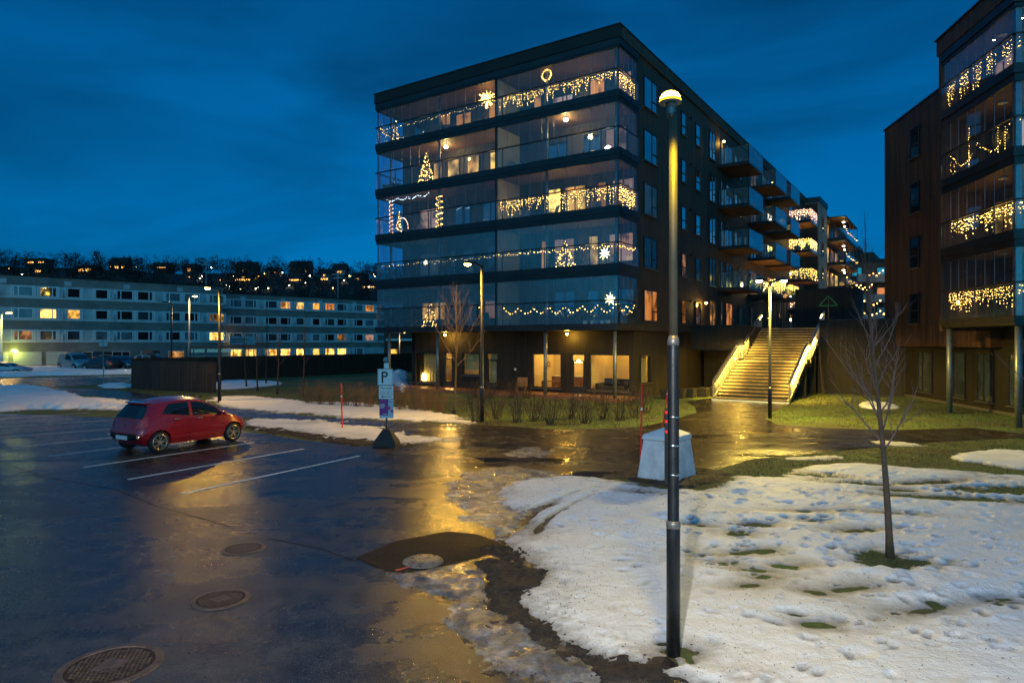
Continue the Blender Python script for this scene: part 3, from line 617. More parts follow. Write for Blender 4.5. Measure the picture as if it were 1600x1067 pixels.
# grass blades -----------------------------------------------------
def grass(regions, seed):
    rg = np.random.default_rng(seed); VV = []; 
    for (pl, dens, h, w) in regions:
        P = np.array(pl); x0, y0 = P.min(0); x1, y1 = P.max(0); n = int((x1-x0)*(y1-y0)*dens)
        x = rg.uniform(x0, x1, n); y = rg.uniform(y0, y1, n); k = (sdist(x, y, pl)+.25*fbm(x, y, 1.2, 3, 5) > 0) & (vnoise(x*2.1, y*2.1, 8) > .18)
        x, y = x[k], y[k]; n = len(x); a = rg.uniform(0, 6.283, n); hh = h*rg.uniform(.4, 1.2, n)*(.5+vnoise(x*1.5, y*1.5, 3)); ww = w*rg.uniform(.7, 1.3, n)
        dx, dy = np.cos(a)*ww, np.sin(a)*ww; lx, ly = rg.normal(0, .5, n)*hh, rg.normal(0, .5, n)*hh
        z0 = np.zeros(n)
        VV.append(np.stack([np.stack([x-dx, y-dy, z0], 1), np.stack([x+dx, y+dy, z0], 1), np.stack([x+lx, y+ly, hh], 1)], 1).reshape(-1, 3))
    A = np.concatenate(VV); Fq = np.arange(len(A)).reshape(-1, 3); o = rawmesh('grass', A, Fq, 'grass_blade'); return tag(o, kind='stuff')
def disc(px, py, r, n=12): x, y = G(px, py); return [(x+r*math.cos(6.283*i/n), y+r*math.sin(6.283*i/n)) for i in range(n)]
grass([(disc(1388, 874, .42), 3000, .028, .004), (disc(1056, 1020, .27), 4000, .035, .003),
       (Gs([(1140, 762), (1150, 722), (1230, 712), (1340, 702), (1450, 692), (1600, 684), (1700, 700), (1650, 790), (1500, 790), (1330, 770), (1200, 750)]), 420, .04, .006),
       (Gs([(965, 748), (1000, 745), (1110, 735), (1130, 750), (1080, 768), (1010, 764)]), 900, .05, .006)]+[([(hx-.3, hy-.15), (hx+.3, hy-.15), (hx+.3, hy+.15), (hx-.3, hy+.15)], 900, .015, .004) for hx, hy, *_ in holes[:22]], 1)
grass([(Gs([(1226, 636), (1250, 620), (1420, 622), (1600, 655), (1600, 676), (1520, 667), (1400, 670), (1300, 668), (1215, 662), (1198, 655)]), 90, .06, .012),
       (Gs([(760, 664), (850, 670), (1000, 668), (1085, 645), (1070, 628), (1000, 628), (760, 625), (620, 615), (480, 605), (345, 610), (335, 620), (480, 627), (640, 637)]), 60, .07, .014),
       (Gs([(206, 612), (335, 632), (340, 622), (206, 606)]), 60, .09, .016), (Gs([(150, 606), (206, 612), (206, 604)]), 60, .08, .016)], 2)
# ================================================================ MAIN BUILDING
FH = 2.95
RZ1 = math.atan2(-.558, .83)
B1 = ((5.44, 33.84, 0), RZ1)           # local +x along the balcony front towards its right corner (x from -17.2 to 0), +y back along the side facade
def fac_front(y0): return lambda a, o, z: (a, y0-o, z)
def fac_right(x0): return lambda a, o, z: (x0+o, a, z)
def fac_left(x0): return lambda a, o, z: (x0-o, a, z)
def fbox(mb, fac, a0, a1, o0, o1, z0, z1):
    p, q = fac(a0, o0, z0), fac(a1, o1, z1); mb.box(p[0], q[0], p[1], q[1], p[2], q[2])
def window(parent, fac, a0, a1, z0, z1, pane='pane_dark', mull=(), trans=None, fw=.06, sill=True, fmat='window_frame', label=None, split=None):
    """frame with mullions (at a) and transoms ((a0,a1,z)); pane is a sub-part"""
    mb = MB(); d0, d1 = .004, .075
    fbox(mb, fac, a0, a0+fw, d0, d1, z0, z1); fbox(mb, fac, a1-fw, a1, d0, d1, z0, z1)
    fbox(mb, fac, a0+fw, a1-fw, d0, d1, z1-fw, z1); fbox(mb, fac, a0+fw, a1-fw, d0, d1, z0, z0+fw)
    for m_ in mull: fbox(mb, fac, m_-fw/2, m_+fw/2, d0, d1-.006, z0+fw, z1-fw)
    for (b0, b1, z) in (trans or ()): fbox(mb, fac, b0, b1, d0, d1-.009, z-fw/2, z+fw/2)
    w = mb.build('window', fmat, parent, recenter=False)
    if label: w['label'] = label
    pm = MB(); fbox(pm, fac, a0+fw*.6, a1-fw*.6, .002, .032, z0+fw*.6, z1-fw*.6); pm.build('pane', pane, w)
    if sill:
        sm = MB(); fbox(sm, fac, a0-.06, a1+.06, d1*.1, .14, z0-.035, z0-.002); sm.build('sill', 'sill_metal', w)
    return w
WB = 17.2; SL = 49.3; TOP = 19.2
b1 = thing('apartment_building', 'dark timber clad apartment block with five glazed balcony storeys and a lit ground floor', 'building', B1[0], RZ1)
def P(name, m, *boxes, par=None, smooth=False):
    mb = MB()
    for b in boxes: mb.box(*b)
    return mb.build(name, m, par or b1, smooth=smooth)
# upper wall mass (starts behind the balconies), lower solid core
P('wall', 'dark_wood', (-WB+.02, -.005, 2.4, SL, 3.69, TOP-.55))
P('ground_wall', 'black_wood', (-WB+1.6, -.25, 6.6, 14.8, 0, 3.68), (-4.2, -.25, 14.8, SL, 0, 3.68))
P('parapet', 'roof_dark', (-WB-.12, .12, -.12, .10, TOP-.62, TOP)); P('parapet', 'dark_wood', (-WB-.12, -WB+.1, .10, SL, TOP-.62, TOP), (-.1, .12, .10, SL, TOP-.62, TOP))
P('roof', 'roof_dark', (-WB+.1, -.1, .10, SL, TOP-.5, TOP-.25))
P('roof_edge', 'dark_metal', (-WB-.16, .16, -.16, -.08, TOP, TOP+.05), (.10, .16, -.08, SL, TOP, TOP+.05), (-WB-.16, -WB-.1, -.08, SL, TOP, TOP+.05))
P('fascia', 'slab_metal', (-WB-.08, .08, -.08, .06, TOP-.98, TOP-.63), (-.06, .08, .06, 2.4, TOP-.98, TOP-.63), (-WB-.08, -WB+.06, .06, 2.4, TOP-.98, TOP-.63))
DIV = -7.66
for k in range(5):
    z = 3.69+FH*k; hz = .33 if k == 0 else .46
    P('floor_slab', 'slab_metal', (-WB-.06, .06, -.06, 2.39, z, z+.20), (-WB-.08, .08, -.10, .0, z+.12, z+hz), (.0, .10, .0, 2.39, z+.12, z+hz), (-WB-.10, -WB, .0, 2.39, z+.12, z+hz), (-WB-.03, .03, -.05, .0, z+.03, z+.10))
    P('floor_deck', 'terrace_wood', (-WB+.02, -.02, .05, 2.38, z+.20, z+.26))
    zt = z+FH
    P('ceiling', 'ceil_wood', (-WB+.02, -.02, .05, 2.38, zt-.06, zt-.02) if k < 4 else (-WB+.02, -.02, .07, 2.38, zt-.26, zt-.22))
    ztop = zt if k < 4 else zt-.2
    # top track, handrail, balusters
    P('top_track', 'dark_metal', (-WB-.02, .02, -.05, .03, ztop-.16, ztop), (-.04, .03, .03, 2.39, ztop-.16, ztop-.002), (-WB-.03, -WB+.04, .03, 2.39, ztop-.16, ztop-.002))
    P('handrail', 'dark_metal', (-WB-.06, .06, -.09, -.01, z+1.50, z+1.56), (-.0, .08, -.01, 2.39, z+1.50, z+1.56), (-WB-.08, -WB, -.01, 2.39, z+1.50, z+1.56))
    bars = []
    for i in range(13):
        x = -WB+.25+i*(WB-.5)/12; bars.append((x-.025, x+.025, -.01, .04, z+hz, z+1.5))
    bars += [(-.01, .04, 2.25, 2.3, z+hz, z+1.5), (-WB-.04, -WB+.01, 1.2, 1.25, z+hz, z+1.5)]
    P('baluster', 'dark_metal', *bars)
    gm = 'low_glass'
    for (x0, x1) in ((-WB+.03, DIV-.04), (DIV+.04, -.03)):
        P('balustrade_glass', gm, (x0, x1, -.055, -.045, z+hz+.01, z+1.495))
        P('balcony_glazing', 'frost_glass' if k < 2 else 'balcony_glass', (x0, x1, .0, .010, z+1.57, ztop-.162))
        n = int((x1-x0)/.72); P('panel_joint', 'grey_metal', *[(x0+(x1-x0)*i/n-.007, x0+(x1-x0)*i/n+.007, -.004, .016, z+1.57, ztop-.162) for i in range(1, n)])
    for (xa, xb) in ((.055, .065), (-WB-.065, -WB-.055)): P('balustrade_glass', gm, (xa, xb, .02, 2.36, z+hz+.01, z+1.495))
    for (xa, xb) in ((-.012, -.002), (-WB+.002, -WB+.012)):
        P('balcony_glazing', 'frost_glass' if k < 1 else 'balcony_glass', (xa, xb, .03, 2.36, z+1.57, ztop-.162))
        P('panel_joint', 'grey_metal', *[(xa-.004, xb+.004, .03+i*.58-.007, .03+i*.58+.007, z+1.57, ztop-.162) for i in range(1, 4)])
    P('party_wall', 'fin_panel', (DIV-.05, DIV+.05, .12, 2.395, z+.26, ztop-.07)); P('divider_post', 'dark_metal', (DIV-.035, DIV+.035, -.06, .10, z+.2, ztop))
    P('corner_post', 'dark_metal', (-.10, -.03, .03, .10, z+.26, ztop-.06), (-WB+.03, -WB+.08, .03, .08, z+.26, ztop-.06), (-.06, .02, 2.3, 2.39, z+.2, ztop))
# columns under and through the balconies
for x in (-16.35, -12.26, -4.53, -.35):
    mb = MB(); mb.tube([(x, .28, 0), (x, .28, 3.69)], .10, 14); mb.build('column', 'pole_galv', b1, smooth=True)
    for k in range(5): mb = MB(); mb.tube([(x+.02, .42, 3.95+FH*k), (x+.02, .42, 3.69+FH*(k+1)-(.06 if k < 4 else .26))], .075, 12); mb.build('column', 'pole_galv', b1, smooth=True)
# back-wall windows of each balcony: (x0, x1, zlow, zhigh, pane, mullions)
BW = {4: [(-16.1, -14.9, .3, 2.35, 'pane_dark'), (-13.9, -12.9, .3, 2.35, 'pane_orange'), (-12.5, -11.2, .3, 2.1, 'pane_orange'), (-9.9, -9.1, .3, 2.3, 'pane_orange'), (-6.6, -6.0, .3, 2.2, 'pane_orange'), (-5.3, -3.9, .3, 1.7, 'pane_pink'), (-2.9, -1.9, .3, 2.2, 'pane_orange'), (-1.4, -.3, .5, 2.2, 'pane_pink')],
      3: [(-15.2, -14.6, .3, 2.2, 'pane_orange'), (-14.4, -13.6, .3, 2.2, 'pane_warm'), (-13.2, -12.2, .3, 2.2, 'pane_warm'), (-11.6, -10.6, .3, 2.2, 'pane_warm'), (-9.8, -8.2, .75, 2.2, 'pane_bright'), (-5.6, -4.3, .5, 2.0, 'pane_dark'), (-3.3, -2.2, .3, 2.2, 'pane_dark'), (-1.9, -.6, .5, 2.2, 'pane_pink')],
      2: [(-15.6, -13.6, .3, 2.2, 'pane_pink'), (-12.6, -11.3, .3, 2.2, 'pane_dark'), (-10.4, -9.1, .5, 2.1, 'pane_dark'), (-8.6, -7.9, .5, 2.1, 'pane_dark'), (-5.6, -4.7, .3, 2.3, 'pane_bright'), (-4.5, -3.1, .3, 2.3, 'pane_warm'), (-2.4, -1.8, .3, 2.3, 'pane_orange'), (-1.5, -.15, .5, 2.3, 'pane_pink')],
      1: [(-15.6, -13.8, .5, 2.2, 'curtain_pane'), (-13.0, -12.5, .3, 2.3, 'curtain_pane'), (-12.0, -11.0, .3, 2.2, 'curtain_pane'), (-10.0, -8.6, .5, 2.3, 'curtain_pane'), (-8.3, -7.8, .3, 2.3, 'dark_curtain_pane'), (-6.1, -5.6, .3, 2.3, 'pane_orange'), (-5.2, -3.8, .5, 2.3, 'pane_pink'), (-2.95, -2.3, .3, 2.3, 'pane_warm'), (-1.7, -.2, .5, 2.3, 'pane_pink')],
      0: [(-15.4, -13.3, .5, 1.9, 'pane_warm'), (-11.6, -10.8, .3, 2.2, 'curtain_pane'), (-10.2, -8.4, .5, 2.2, 'pane_pink'), (-8.2, -7.8, .3, 2.2, 'curtain_pane'), (-5.2, -3.8, .5, 2.2, 'pane_dark'), (-3.0, -2.3, .3, 2.2, 'pane_dark'), (-1.7, -.2, .5, 2.2, 'pane_dark')]}
bf = fac_front(2.4)
for k, ws in BW.items():
    z = 3.69+FH*k
    for (x0, x1, a, b, pn) in ws: window(b1, bf, x0, x1, z+a+(.05 if a < .4 else .3), z+b+.1, pn, mull=((x0+x1)/2,) if x1-x0 > 1.25 else (), sill=False)
# side-facade windows
sf = fac_right(0)
side = {'A': (3.15, 5.1), 'B': (9.1, 9.95), 'C': (11.8, 12.8), 'D': (14.7, 16.1)}
pA = ['pane_orange', 'dark_curtain_pane', 'curtain_pane', 'pane_sky', 'pane_sky']; pB = ['pane_spots', 'pane_spots', 'pane_sky', 'pane_sky', 'pane_sky']; pC = ['pane_spots', 'dark_curtain_pane', 'pane_sky', 'pane_sky', 'pane_sky']; pD = ['pane_spots', 'dark_curtain_pane', 'pane_sky', 'pane_sky', 'pane_sky']
for k in range(5):
    z = 3.69+FH*k
    a, b = side['A']; window(b1, sf, a, b, z+.52, z+2.28, pA[k], mull=(a+1.15,), trans=((a+1.15, b-.06, z+1.1),))
    a, b = side['B']; window(b1, sf, a, b, z+.52, z+1.98, pB[k], trans=((a+.06, b-.06, z+1.1),))
    a, b = side['C']; window(b1, sf, a, b, z+.52, z+2.0, pC[k], trans=((a+.06, b-.06, z+1.1),))
    a, b = side['D']; window(b1, sf, a, b, z+.32, z+2.28, pD[k], mull=(a+.7,), trans=((a+.7, b-.06, z+.9),))
    for (a, b, pn) in ((17.3, 17.8, 'pane_sky'), (18.6, 20.3, ['pane_orange', 'dark_curtain_pane', 'pane_sky', 'pane_sky', 'pane_sky'][k]), (22.2, 23.2, 'dark_curtain_pane'), (25.6, 27.6, ['pane_sky', 'pane_orange', 'pane_sky', 'pane_spots', 'pane_spots'][k]), (31.4, 33.6, ['pane_sky', 'pane_orange', 'pane_sky', 'pane_sky', 'pane_sky'][k]), (36.0, 37.0, 'dark_curtain_pane'), (41.0, 43.4, 'pane_sky')):
        window(b1, sf, a, b, z+.32, z+2.28, pn, mull=((a+b)/2,) if b-a > 1.2 else (), sill=False)
    vm = MB()
    for yy in (10.9,):
        vm.tube([(.0, yy, z+2.0), (.10, yy, z+2.0)], .085, 12)
    vm.build('vent', 'dark_metal', b1)
# ---- ground floor: wall with real openings and rooms behind
GY = 2.4; gx0 = -WB+1.2
op = [(-15.55, -13.45, .36, 2.4, 'w', 'curtain'), (-13.05, -12.3, .12, 2.4, 'd', 'curtain'), (-10.9, -9.55, .95, 2.4, 'w', 'dim'), (-8.95, -8.1, .12, 2.4, 'd', 'dim'), (-5.35, -3.55, .36, 2.4, 'w', 'kitchen'), (-2.95, -2.1, .12, 2.4, 'd', 'kitchen'), (-1.75, .35-.35, .36, 2.4, 'w', 'living')]
op = []
def t_at(px, y0):
    q = (px-800)/F; ox, oy = 5.44+.558*y0, 33.84+.83*y0; return -(ox-q*oy)/(.83+.558*q)
for (p0, p1, z0, z1, kd, rm) in ((643.5, 687, .36, 2.4, 'w', 'curtain'), (691, 708, .12, 2.4, 'd', 'curtain'), (722, 749, .95, 2.4, 'w', 'dim'), (759, 778, .12, 2.4, 'd', 'dim'), (831, 877, .36, 2.4, 'w', 'kitchen'), (892, 914, .12, 2.4, 'd', 'kitchen'), (920, 984.5, .36, 2.4, 'w', 'living')):
    op.append((t_at(p0, GY), t_at(p1, GY), z0, z1, kd, rm))
xr = -.25
segs = []; x = gx0
for (a, b, z0, z1, kd, rm) in op:
    segs.append((x, a, GY, GY+.22, 0, 3.68)); segs.append((a, b, GY, GY+.22, z1, 3.68)); segs.append((a, b, GY, GY+.22, 0, z0)); x = b
segs.append((x, xr, GY, GY+.22, 0, 3.68))
sw = (3.3, 4.9, .75, 2.35)   # side window of the ground floor
segs += [(xr-.22, xr, GY+.22, sw[0], 0, 3.68), (xr-.22, xr, sw[1], 6.6, 0, 3.68), (xr-.22, xr, sw[0], sw[1], 0, sw[2]), (xr-.22, xr, sw[0], sw[1], sw[3], 3.68), (gx0, gx0+.22, GY+.22, 6.6, 0, 3.68)]
P('ground_wall', 'black_wood', *segs)
P('interior_wall', 'plaster', (gx0+.24, xr-.24, 6.40, 6.55, .1, 3.6), (gx0+.24, xr-.24, GY+.24, 6.38, 3.5, 3.6), *[(q-.06, q+.06, GY+.26, 6.38, .12, 3.48) for q in (op[1][1]+.3, op[3][1]+.5, (op[3][1]+op[4][0])/2+.4, op[5][1]-.1)])
P('interior_floor', 'furn_wood', (gx0+.24, xr-.24, GY+.24, 6.38, .05, .1))
gf = fac_front(GY+.12)
for i, (a, b, z0, z1, kd, rm) in enumerate(op):
    mb = MB(); fw = .07
    for bx in ((a, a+fw, z0, z1), (b-fw, b, z0, z1), (a+fw, b-fw, z1-fw, z1), (a+fw, b-fw, z0, z0+fw)): fbox(mb, gf, bx[0], bx[1], -.05, .09, bx[2], bx[3])
    if kd == 'd': fbox(mb, gf, a+fw, b-fw, -.04, .08, z0+fw, z0+.42); fbox(mb, gf, a+fw, b-fw, -.04, .08, 1.93, 2.0); fbox(mb, gf, a+fw, a+fw+.07, -.04, .08, z0+.42, 1.93); fbox(mb, gf, b-fw-.07, b-fw, -.04, .08, z0+.42, 1.93)
    w = mb.build('door' if kd == 'd' else 'window', 'window_frame', b1)
    pm = MB(); fbox(pm, gf, a+fw*.5, b-fw*.5, .012, .022, z0+fw*.5, z1-fw*.5); pm.build('pane', 'shop_glass', w)
    if kd == 'd': hm = MB(); fbox(hm, gf, b-fw-.05, b-fw-.02, .08, .13, 1.0, 1.14); hm.build('handle', 'chrome', w)
    else: sm = MB(); fbox(sm, gf, a-.05, b+.05, .10, .2, z0-.04, z0-.003); sm.build('sill', 'sill_metal', w)
w = window(b1, fac_right(xr-.02), sw[0], sw[1], sw[2], sw[3], 'shop_glass')
P('blind', 'curtain', (op[2][0]+.05, op[2][1]-.05, GY+.3, GY+.32, 1.3, 2.38), (op[3][0]+.1, op[3][1]-.1, GY+.34, GY+.36, .5, 2.3), (xr-.34, xr-.32, sw[0], sw[1], .8, 2.3))
cu = MB()
for (a, b) in ((op[0][0]-.1, op[0][1]+.1), (op[1][0]+.3, op[1][1])):
    n = int((b-a)/.05)
    for i in range(n):
        x0 = a+(b-a)*i/n; x1 = a+(b-a)*(i+1)/n; y0 = GY+.62+.035*math.sin(i*1.3); y1 = GY+.62+.035*math.sin((i+1)*1.3); cu.add([(x0, y0, .15), (x1, y1, .15), (x1, y1, 3.3), (x0, y0, 3.3)], [(0, 1, 2, 3)])
cu.build('curtain', 'curtain', b1)
P('terrace', 'terrace_wood', (gx0-.6, .1, .25, GY-.01, 0, .14))
P('terrace_edge', 'terrace_wood', (gx0-.62, .12, .18, .245, 0, .17))
# small things fixed to the wall
P('wall_sign', 'white_trim', (-8.0, -7.85, GY-.02, GY-.002, 1.35, 1.48))
P('downpipe', 'dark_metal', (-7.2, -7.12, GY-.09, GY-.01, 0, 3.69))
# room contents
def put(name, label, cat, loc, boxes, frame=B1, group=None, m='furn_wood', rz=0):
    """boxes: list of (part name, material, [box...]) in local coordinates round loc"""
    L = fr_pt(frame, loc); t = thing(name, label, cat, L, frame[1]+rz, group)
    for (pn, mm, bx) in boxes:
        mb = MB()
        for b in bx: mb.box(*b)
        mb.build(pn, mm, t)
    return t
put('kitchen_counter', 'low wooden kitchen counter under the purple star in the middle lit window', 'counter', (op[4][0]+.9, 5.2, .1), [('cabinet', 'furn_wood', [(-1.0, 1.0, -.3, .3, 0, .82)]), ('worktop', 'pot_white', [(-1.03, 1.03, -.33, .33, .822, .86)])])
put('bookcase', 'brown low bookcase seen through the window left of the glass door', 'bookcase', (op[4][0]+1.0, 3.5, .1), [('side_panel', 'furn_wood', [(-.9, -.86, -.15, .15, 0, .62), (.86, .9, -.15, .15, 0, .62), (-.02, .02, -.15, .15, .03, .58)]), ('shelf', 'furn_wood', [(-.86, .86, -.15, .15, .58, .62), (-.86, .86, -.15, .15, 0, .03)])])
put('sofa', 'dark sofa behind the wide ground-floor window right of the door', 'sofa', (op[6][0]+1.0, 3.6, .1), [('seat', 'sofa_dark', [(-.8, .8, -.4, .4, .1, .42)]), ('backrest', 'sofa_dark', [(-.8, .8, .4, .6, .1, .85)]), ('armrest', 'sofa_dark', [(-1.0, -.8, -.4, .6, .1, .6)]), ('armrest', 'sofa_dark', [(.8, 1.0, -.4, .6, .1, .6)])])
put('table', 'small light table beside the dark sofa', 'table', (op[6][0]+.15, 4.3, .1), [('tabletop', 'furn_wood', [(-.3, .3, -.3, .3, .5, .53)]), ('leg', 'furn_wood', [(-.28, -.24, -.28, -.24, 0, .5)]), ('leg', 'furn_wood', [(.24, .28, -.28, -.24, 0, .5)]), ('leg', 'furn_wood', [(.24, .28, .24, .28, 0, .5)]), ('leg', 'furn_wood', [(-.28, -.24, .24, .28, 0, .5)])])
for (x, pw, z) in ((op[0][0]+1.0, 480, 2.4), (op[3][0]-.8, 24, 2.2), ((op[4][0]+op[4][1])/2, 150, 3.0), ((op[6][0]+op[6][1])/2, 95, 3.0)):
    light('POINT', 'room_light', (x, 4.9, z), (1, .56, .14), pw, b1, .15)
# decoy flame: an electric log fire in the curtained window
fl = MB(); rr_ = random.Random(2)
for i in range(7):
    x = rr_.uniform(-.16, .16); h = rr_.uniform(.35, .8)*(1-abs(x)*2.2); fl.lathe([(.03, 0), (.075, h*.25), (.05, h*.6), (.005, h)], (x, rr_.uniform(-.04, .04), .08), 7)
t = thing('electric_fire', 'flame shaped light glowing low behind the curtained ground-floor window', 'fire', fr_pt(B1, (op[0][0]+.72, GY+.42, .38)), RZ1)
fl.build('flame', 'flame', t, smooth=True); MB().box(-.25, .25, -.08, .08, 0, .075).build('log', 'soil', t)
light('POINT', 'fire_light', (0, -.05, .35), (1, .6, .15), 6, t, .1)
# terrace wall lights hung under the balcony slab
def wall_lamp(label, frame, loc, power, par_name='wall_lamp', col=SOD, group=None, r=.09, glow='wall_glow', size=.08, pend=.12):
    t = thing(par_name, label, 'lamp', fr_pt(frame, loc), frame[1], group)
    MB().lathe([(.05, pend), (.05, pend*.5), (r*.9, pend*.45), (r, .02)], n=14).build('housing', 'dark_metal', t, smooth=True)
    MB().lathe([(r*.85, .018), (r*.95, -.02), (r*.7, -.07), (.01, -.10)], n=14).build('globe', glow, t, smooth=True)
    if power: light('POINT', 'lamp_light', (0, -.02, -.16), col, power, t, size)
    return t
wall_lamp('round lamp under the balcony slab above the curtained window with the flame', B1, (t_at(695.5, 1.9), 1.9, 3.55), 60)
wall_lamp('round lamp under the balcony slab between the two right-hand lit windows', B1, (t_at(886, 1.9), 1.9, 3.55), 60)
# ---- cantilever balconies on the side facade
def side_balcony(x0, y0, w, d, z, par=None):
    """x0 wall plane, y0..y0+w along the wall, d deep"""
    s = P('balcony', 'slab_metal', (x0+.002, x0+d, y0, y0+w, z, z+.22), par=par or b1)
    MB().box(x0+.01, x0+d-.04, y0+.04, y0+w-.04, z-.02, z-.003).build('soffit', 'ceil_wood', s)
    mb = MB(); H = z+1.36
    for (a, b) in (((x0+.05, y0+.03), (x0+d-.03, y0+.03)), ((x0+d-.03, y0+.03), (x0+d-.03, y0+w-.03)), ((x0+d-.03, y0+w-.03), (x0+.05, y0+w-.03))):
        n = max(2, int(math.hypot(b[0]-a[0], b[1]-a[1])/1.0)); mb.beam((*a, H), (*b, H), .05, .04)
        for i in range(n+1):
            t = i/n; x, y = a[0]+(b[0]-a[0])*t, a[1]+(b[1]-a[1])*t; mb.box(x-.018, x+.018, y-.018, y+.018, z+.22, H-.02)
    mb.build('railing', 'dark_metal', s)
    g = MB(); g.box(x0+.08, x0+d-.06, y0+.004, y0+.014, z+.12, z+1.31); g.box(x0+d-.002, x0+d+.008, y0+.02, y0+w-.02, z+.05, z+1.31); g.box(x0+.08, x0+d-.06, y0+w-.014, y0+w-.004, z+.12, z+1.31)
    g.build('glass_screen', 'frost_glass', s); return s
for k in (1, 2, 3, 4):
    z = 3.69+FH*k+.1
    for y0, w in ((16.8, 3.9), (24.9, 4.1), (30.7, 3.9)): side_balcony(0, y0, w, 2.18, z)
for k in (1, 2, 3, 4): side_balcony(0, 40.2, 4.0, 2.18, 3.69+FH*k-.5)
# ================================================================ second block further back
b2 = thing('apartment_building', 'farther apartment block with a pale end wall and glowing stacked balconies beyond the stairs', 'building', fr_pt(B1, (1.5, 49.3, 0)), RZ1)
def P2(name, m, *b): mb = MB(); [mb.box(*q) for q in b]; return mb.build(name, m, b2)
P2('wall', 'light_clad', (-18, 0, .02, 5.2, 0, 18.6)); P2('rear_wall', 'dark_wood', (-18, -.4, 5.2, 40, 0, 17.4))
P2('roof', 'dark_metal', (-18.1, .1, -.05, 5.3, 18.61, 19.2), (-18.1, .1, 5.32, 40, 17.41, 17.9))
P2('front_panel', 'black_wood', (-3.5, -.15, -.02, .015, 0, 18.5))
for k in range(5):
    z = 3.9+2.85*k
    window(b2, fac_right(0), 1.6, 2.7, z+.3, z+1.9, 'pane_dark', sill=False)
    P2('floor_slab', 'slab_metal', (.0, 2.0, 5.6, 16.5, z-.25, z)); P2('ceiling', 'ceil_wood', (.05, 1.95, 5.7, 16.4, z+2.45, z+2.57) if k < 4 else (.05, 1.95, 5.7, 16.4, z+2.4, z+2.5))
    P2('glass_screen', 'low_glass', (1.98, 2.0, 5.65, 16.4, z, z+1.1), (.02, 1.97, 5.6, 5.62, z, z+1.1))
    P2('column', 'dark_metal', *[(1.9, 1.97, y, y+.07, z, z+2.5) for y in (5.7, 9.2, 12.8, 16.3)])
    for y0 in (6.5, 10.2, 13.6): window(b2, fac_right(-.4), y0, y0+2.4, z+.1, z+2.1, ['pane_warm', 'pane_orange', 'pane_bright', 'pane_dark', 'pane_warm'][(k*2+int(y0)) % 5], mull=(y0+1.2,), sill=False)
for k in range(5):
    z = 3.9+2.85*k
    for j, (yy, lab) in enumerate(((7.2, 'nearer'), (10.6, 'farther'))):
        wall_lamp(f'{lab} warm globe lamp on the {["lowest", "second", "third", "fourth", "topmost"][k]} balcony of the pale farther block', B1, (3.0-.3*j, 49.3+yy, z+2.0), 16 if j == 0 else 0, r=.16, glow='ceil_glow', col=(1, .66, .25), group='lamps on the stacked balconies of the farther block')
# blocks far behind
def far_block(label, x0, x1, y, h, walls, m, floors, seed, rz=0):
    t = thing('apartment_building', label, 'building', (x0, y, 0), rz); w = x1-x0; r_ = random.Random(seed)
    MB().box(0, w, 0, 14, 0, h).build('wall', m, t); MB().box(-.2, w+.2, -.2, 14.2, h+.003, h+.5).build('roof', 'roof_dark', t)
    fh = h/floors; ff = fac_front(0)
    for k in range(floors):
        n = int(w/3.2)
        for i in range(n):
            a = (i+.3)*w/n; window(t, ff, a, a+1.5, k*fh+.9, k*fh+2.2, r_.choice(['pane_dark', 'pane_dark', 'curtain_pane', 'pane_warm', 'pane_orange', 'dark_curtain_pane']), sill=False)
        if k: MB().box(w*.05, w*.4, -1.6, -.01, k*fh-.1, k*fh+.05).box(w*.05, w*.4, -1.6, -1.57, k*fh+.05, k*fh+1.1).build('balcony', 'grey_render', t)
    return t
far_block('brown brick block with a flat roof showing between the two timber buildings', 50, 72, 100, 15.0, None, 'brick_brown', 5, 3, -.05)
far_block('grey rendered end of the distant block directly left of the right-hand building', 68, 92, 97, 14.6, None, 'grey_render', 5, 7, -.05)
side2 = thing('apartment_building', 'dark slim tower with small cantilever balconies behind the glowing balcony stack', 'building', fr_pt(B1, (1.2, 90, 0)), RZ1)
MB().box(-12, 1.8, 0, 30, 0, 17.5).build('wall', 'dark_wood', side2)
for k in range(5): MB().box(1.81, 4.0, 1, 5, 3.5+2.8*k, 3.7+2.8*k).box(1.81, 4.0, 1.0, 1.04, 3.7+2.8*k, 4.8+2.8*k).box(3.96, 4.0, 1.04, 5, 3.7+2.8*k, 4.8+2.8*k).build('balcony', 'slab_metal', side2)
for k in range(5): window(side2, fac_front(0), -1.6, -.4, 4.6+2.8*k, 6+2.8*k, 'pane_warm' if k % 2 else 'pane_dark', sill=False)
# ================================================================ raised courtyard deck and the stairs
# local frame S: origin at bottom-left of the stairs; +x along the nosing towards the right, +y up the flight
ST = ((10.72, 35.1, 0), RZ1); SW = 3.6
DZ = 3.94
deck = thing('courtyard_deck', 'raised courtyard deck with black boarded front walls at the head of the stairs', 'deck', ST[0], RZ1)
def PD(name, m, *b): mb = MB(); [mb.box(*q) for q in b]; return mb.build(name, m, deck)
# stairs land at y = 10.2; main building side wall is at x = -2.64 in this frame
mx = -((-(10.72-5.44)*math.cos(-RZ1)-(35.1-33.84)*math.sin(RZ1)))
dl = (Matrix.Rotation(-RZ1, 4, 'Z') @ Vector((10.72-5.44, 35.1-33.84, 0)))   # stairs origin in B1 coordinates
XW = -dl.x                                                                 # x of the building's side wall in the stair frame
PD('deck_slab', 'grey_render', (XW+.01, SW+.3, 9.9, 70, DZ-.35, DZ-.002), (SW+.3, 16, 8.6, 70, DZ-.35, DZ-.004))
PD('front_wall', 'black_wood', (SW+.02, 15.5, 8.5, 8.72, 0, DZ+.42))
PD('front_wall', 'black_wood', (XW+.01, -.12, 6.8, 7.0, 2.65, DZ+.15), (-.13, -.02, 7.001, 10.4, 1.9, DZ+.1), (XW+.01, -.14, 7.001, 9.9, DZ-.2, DZ-.01))
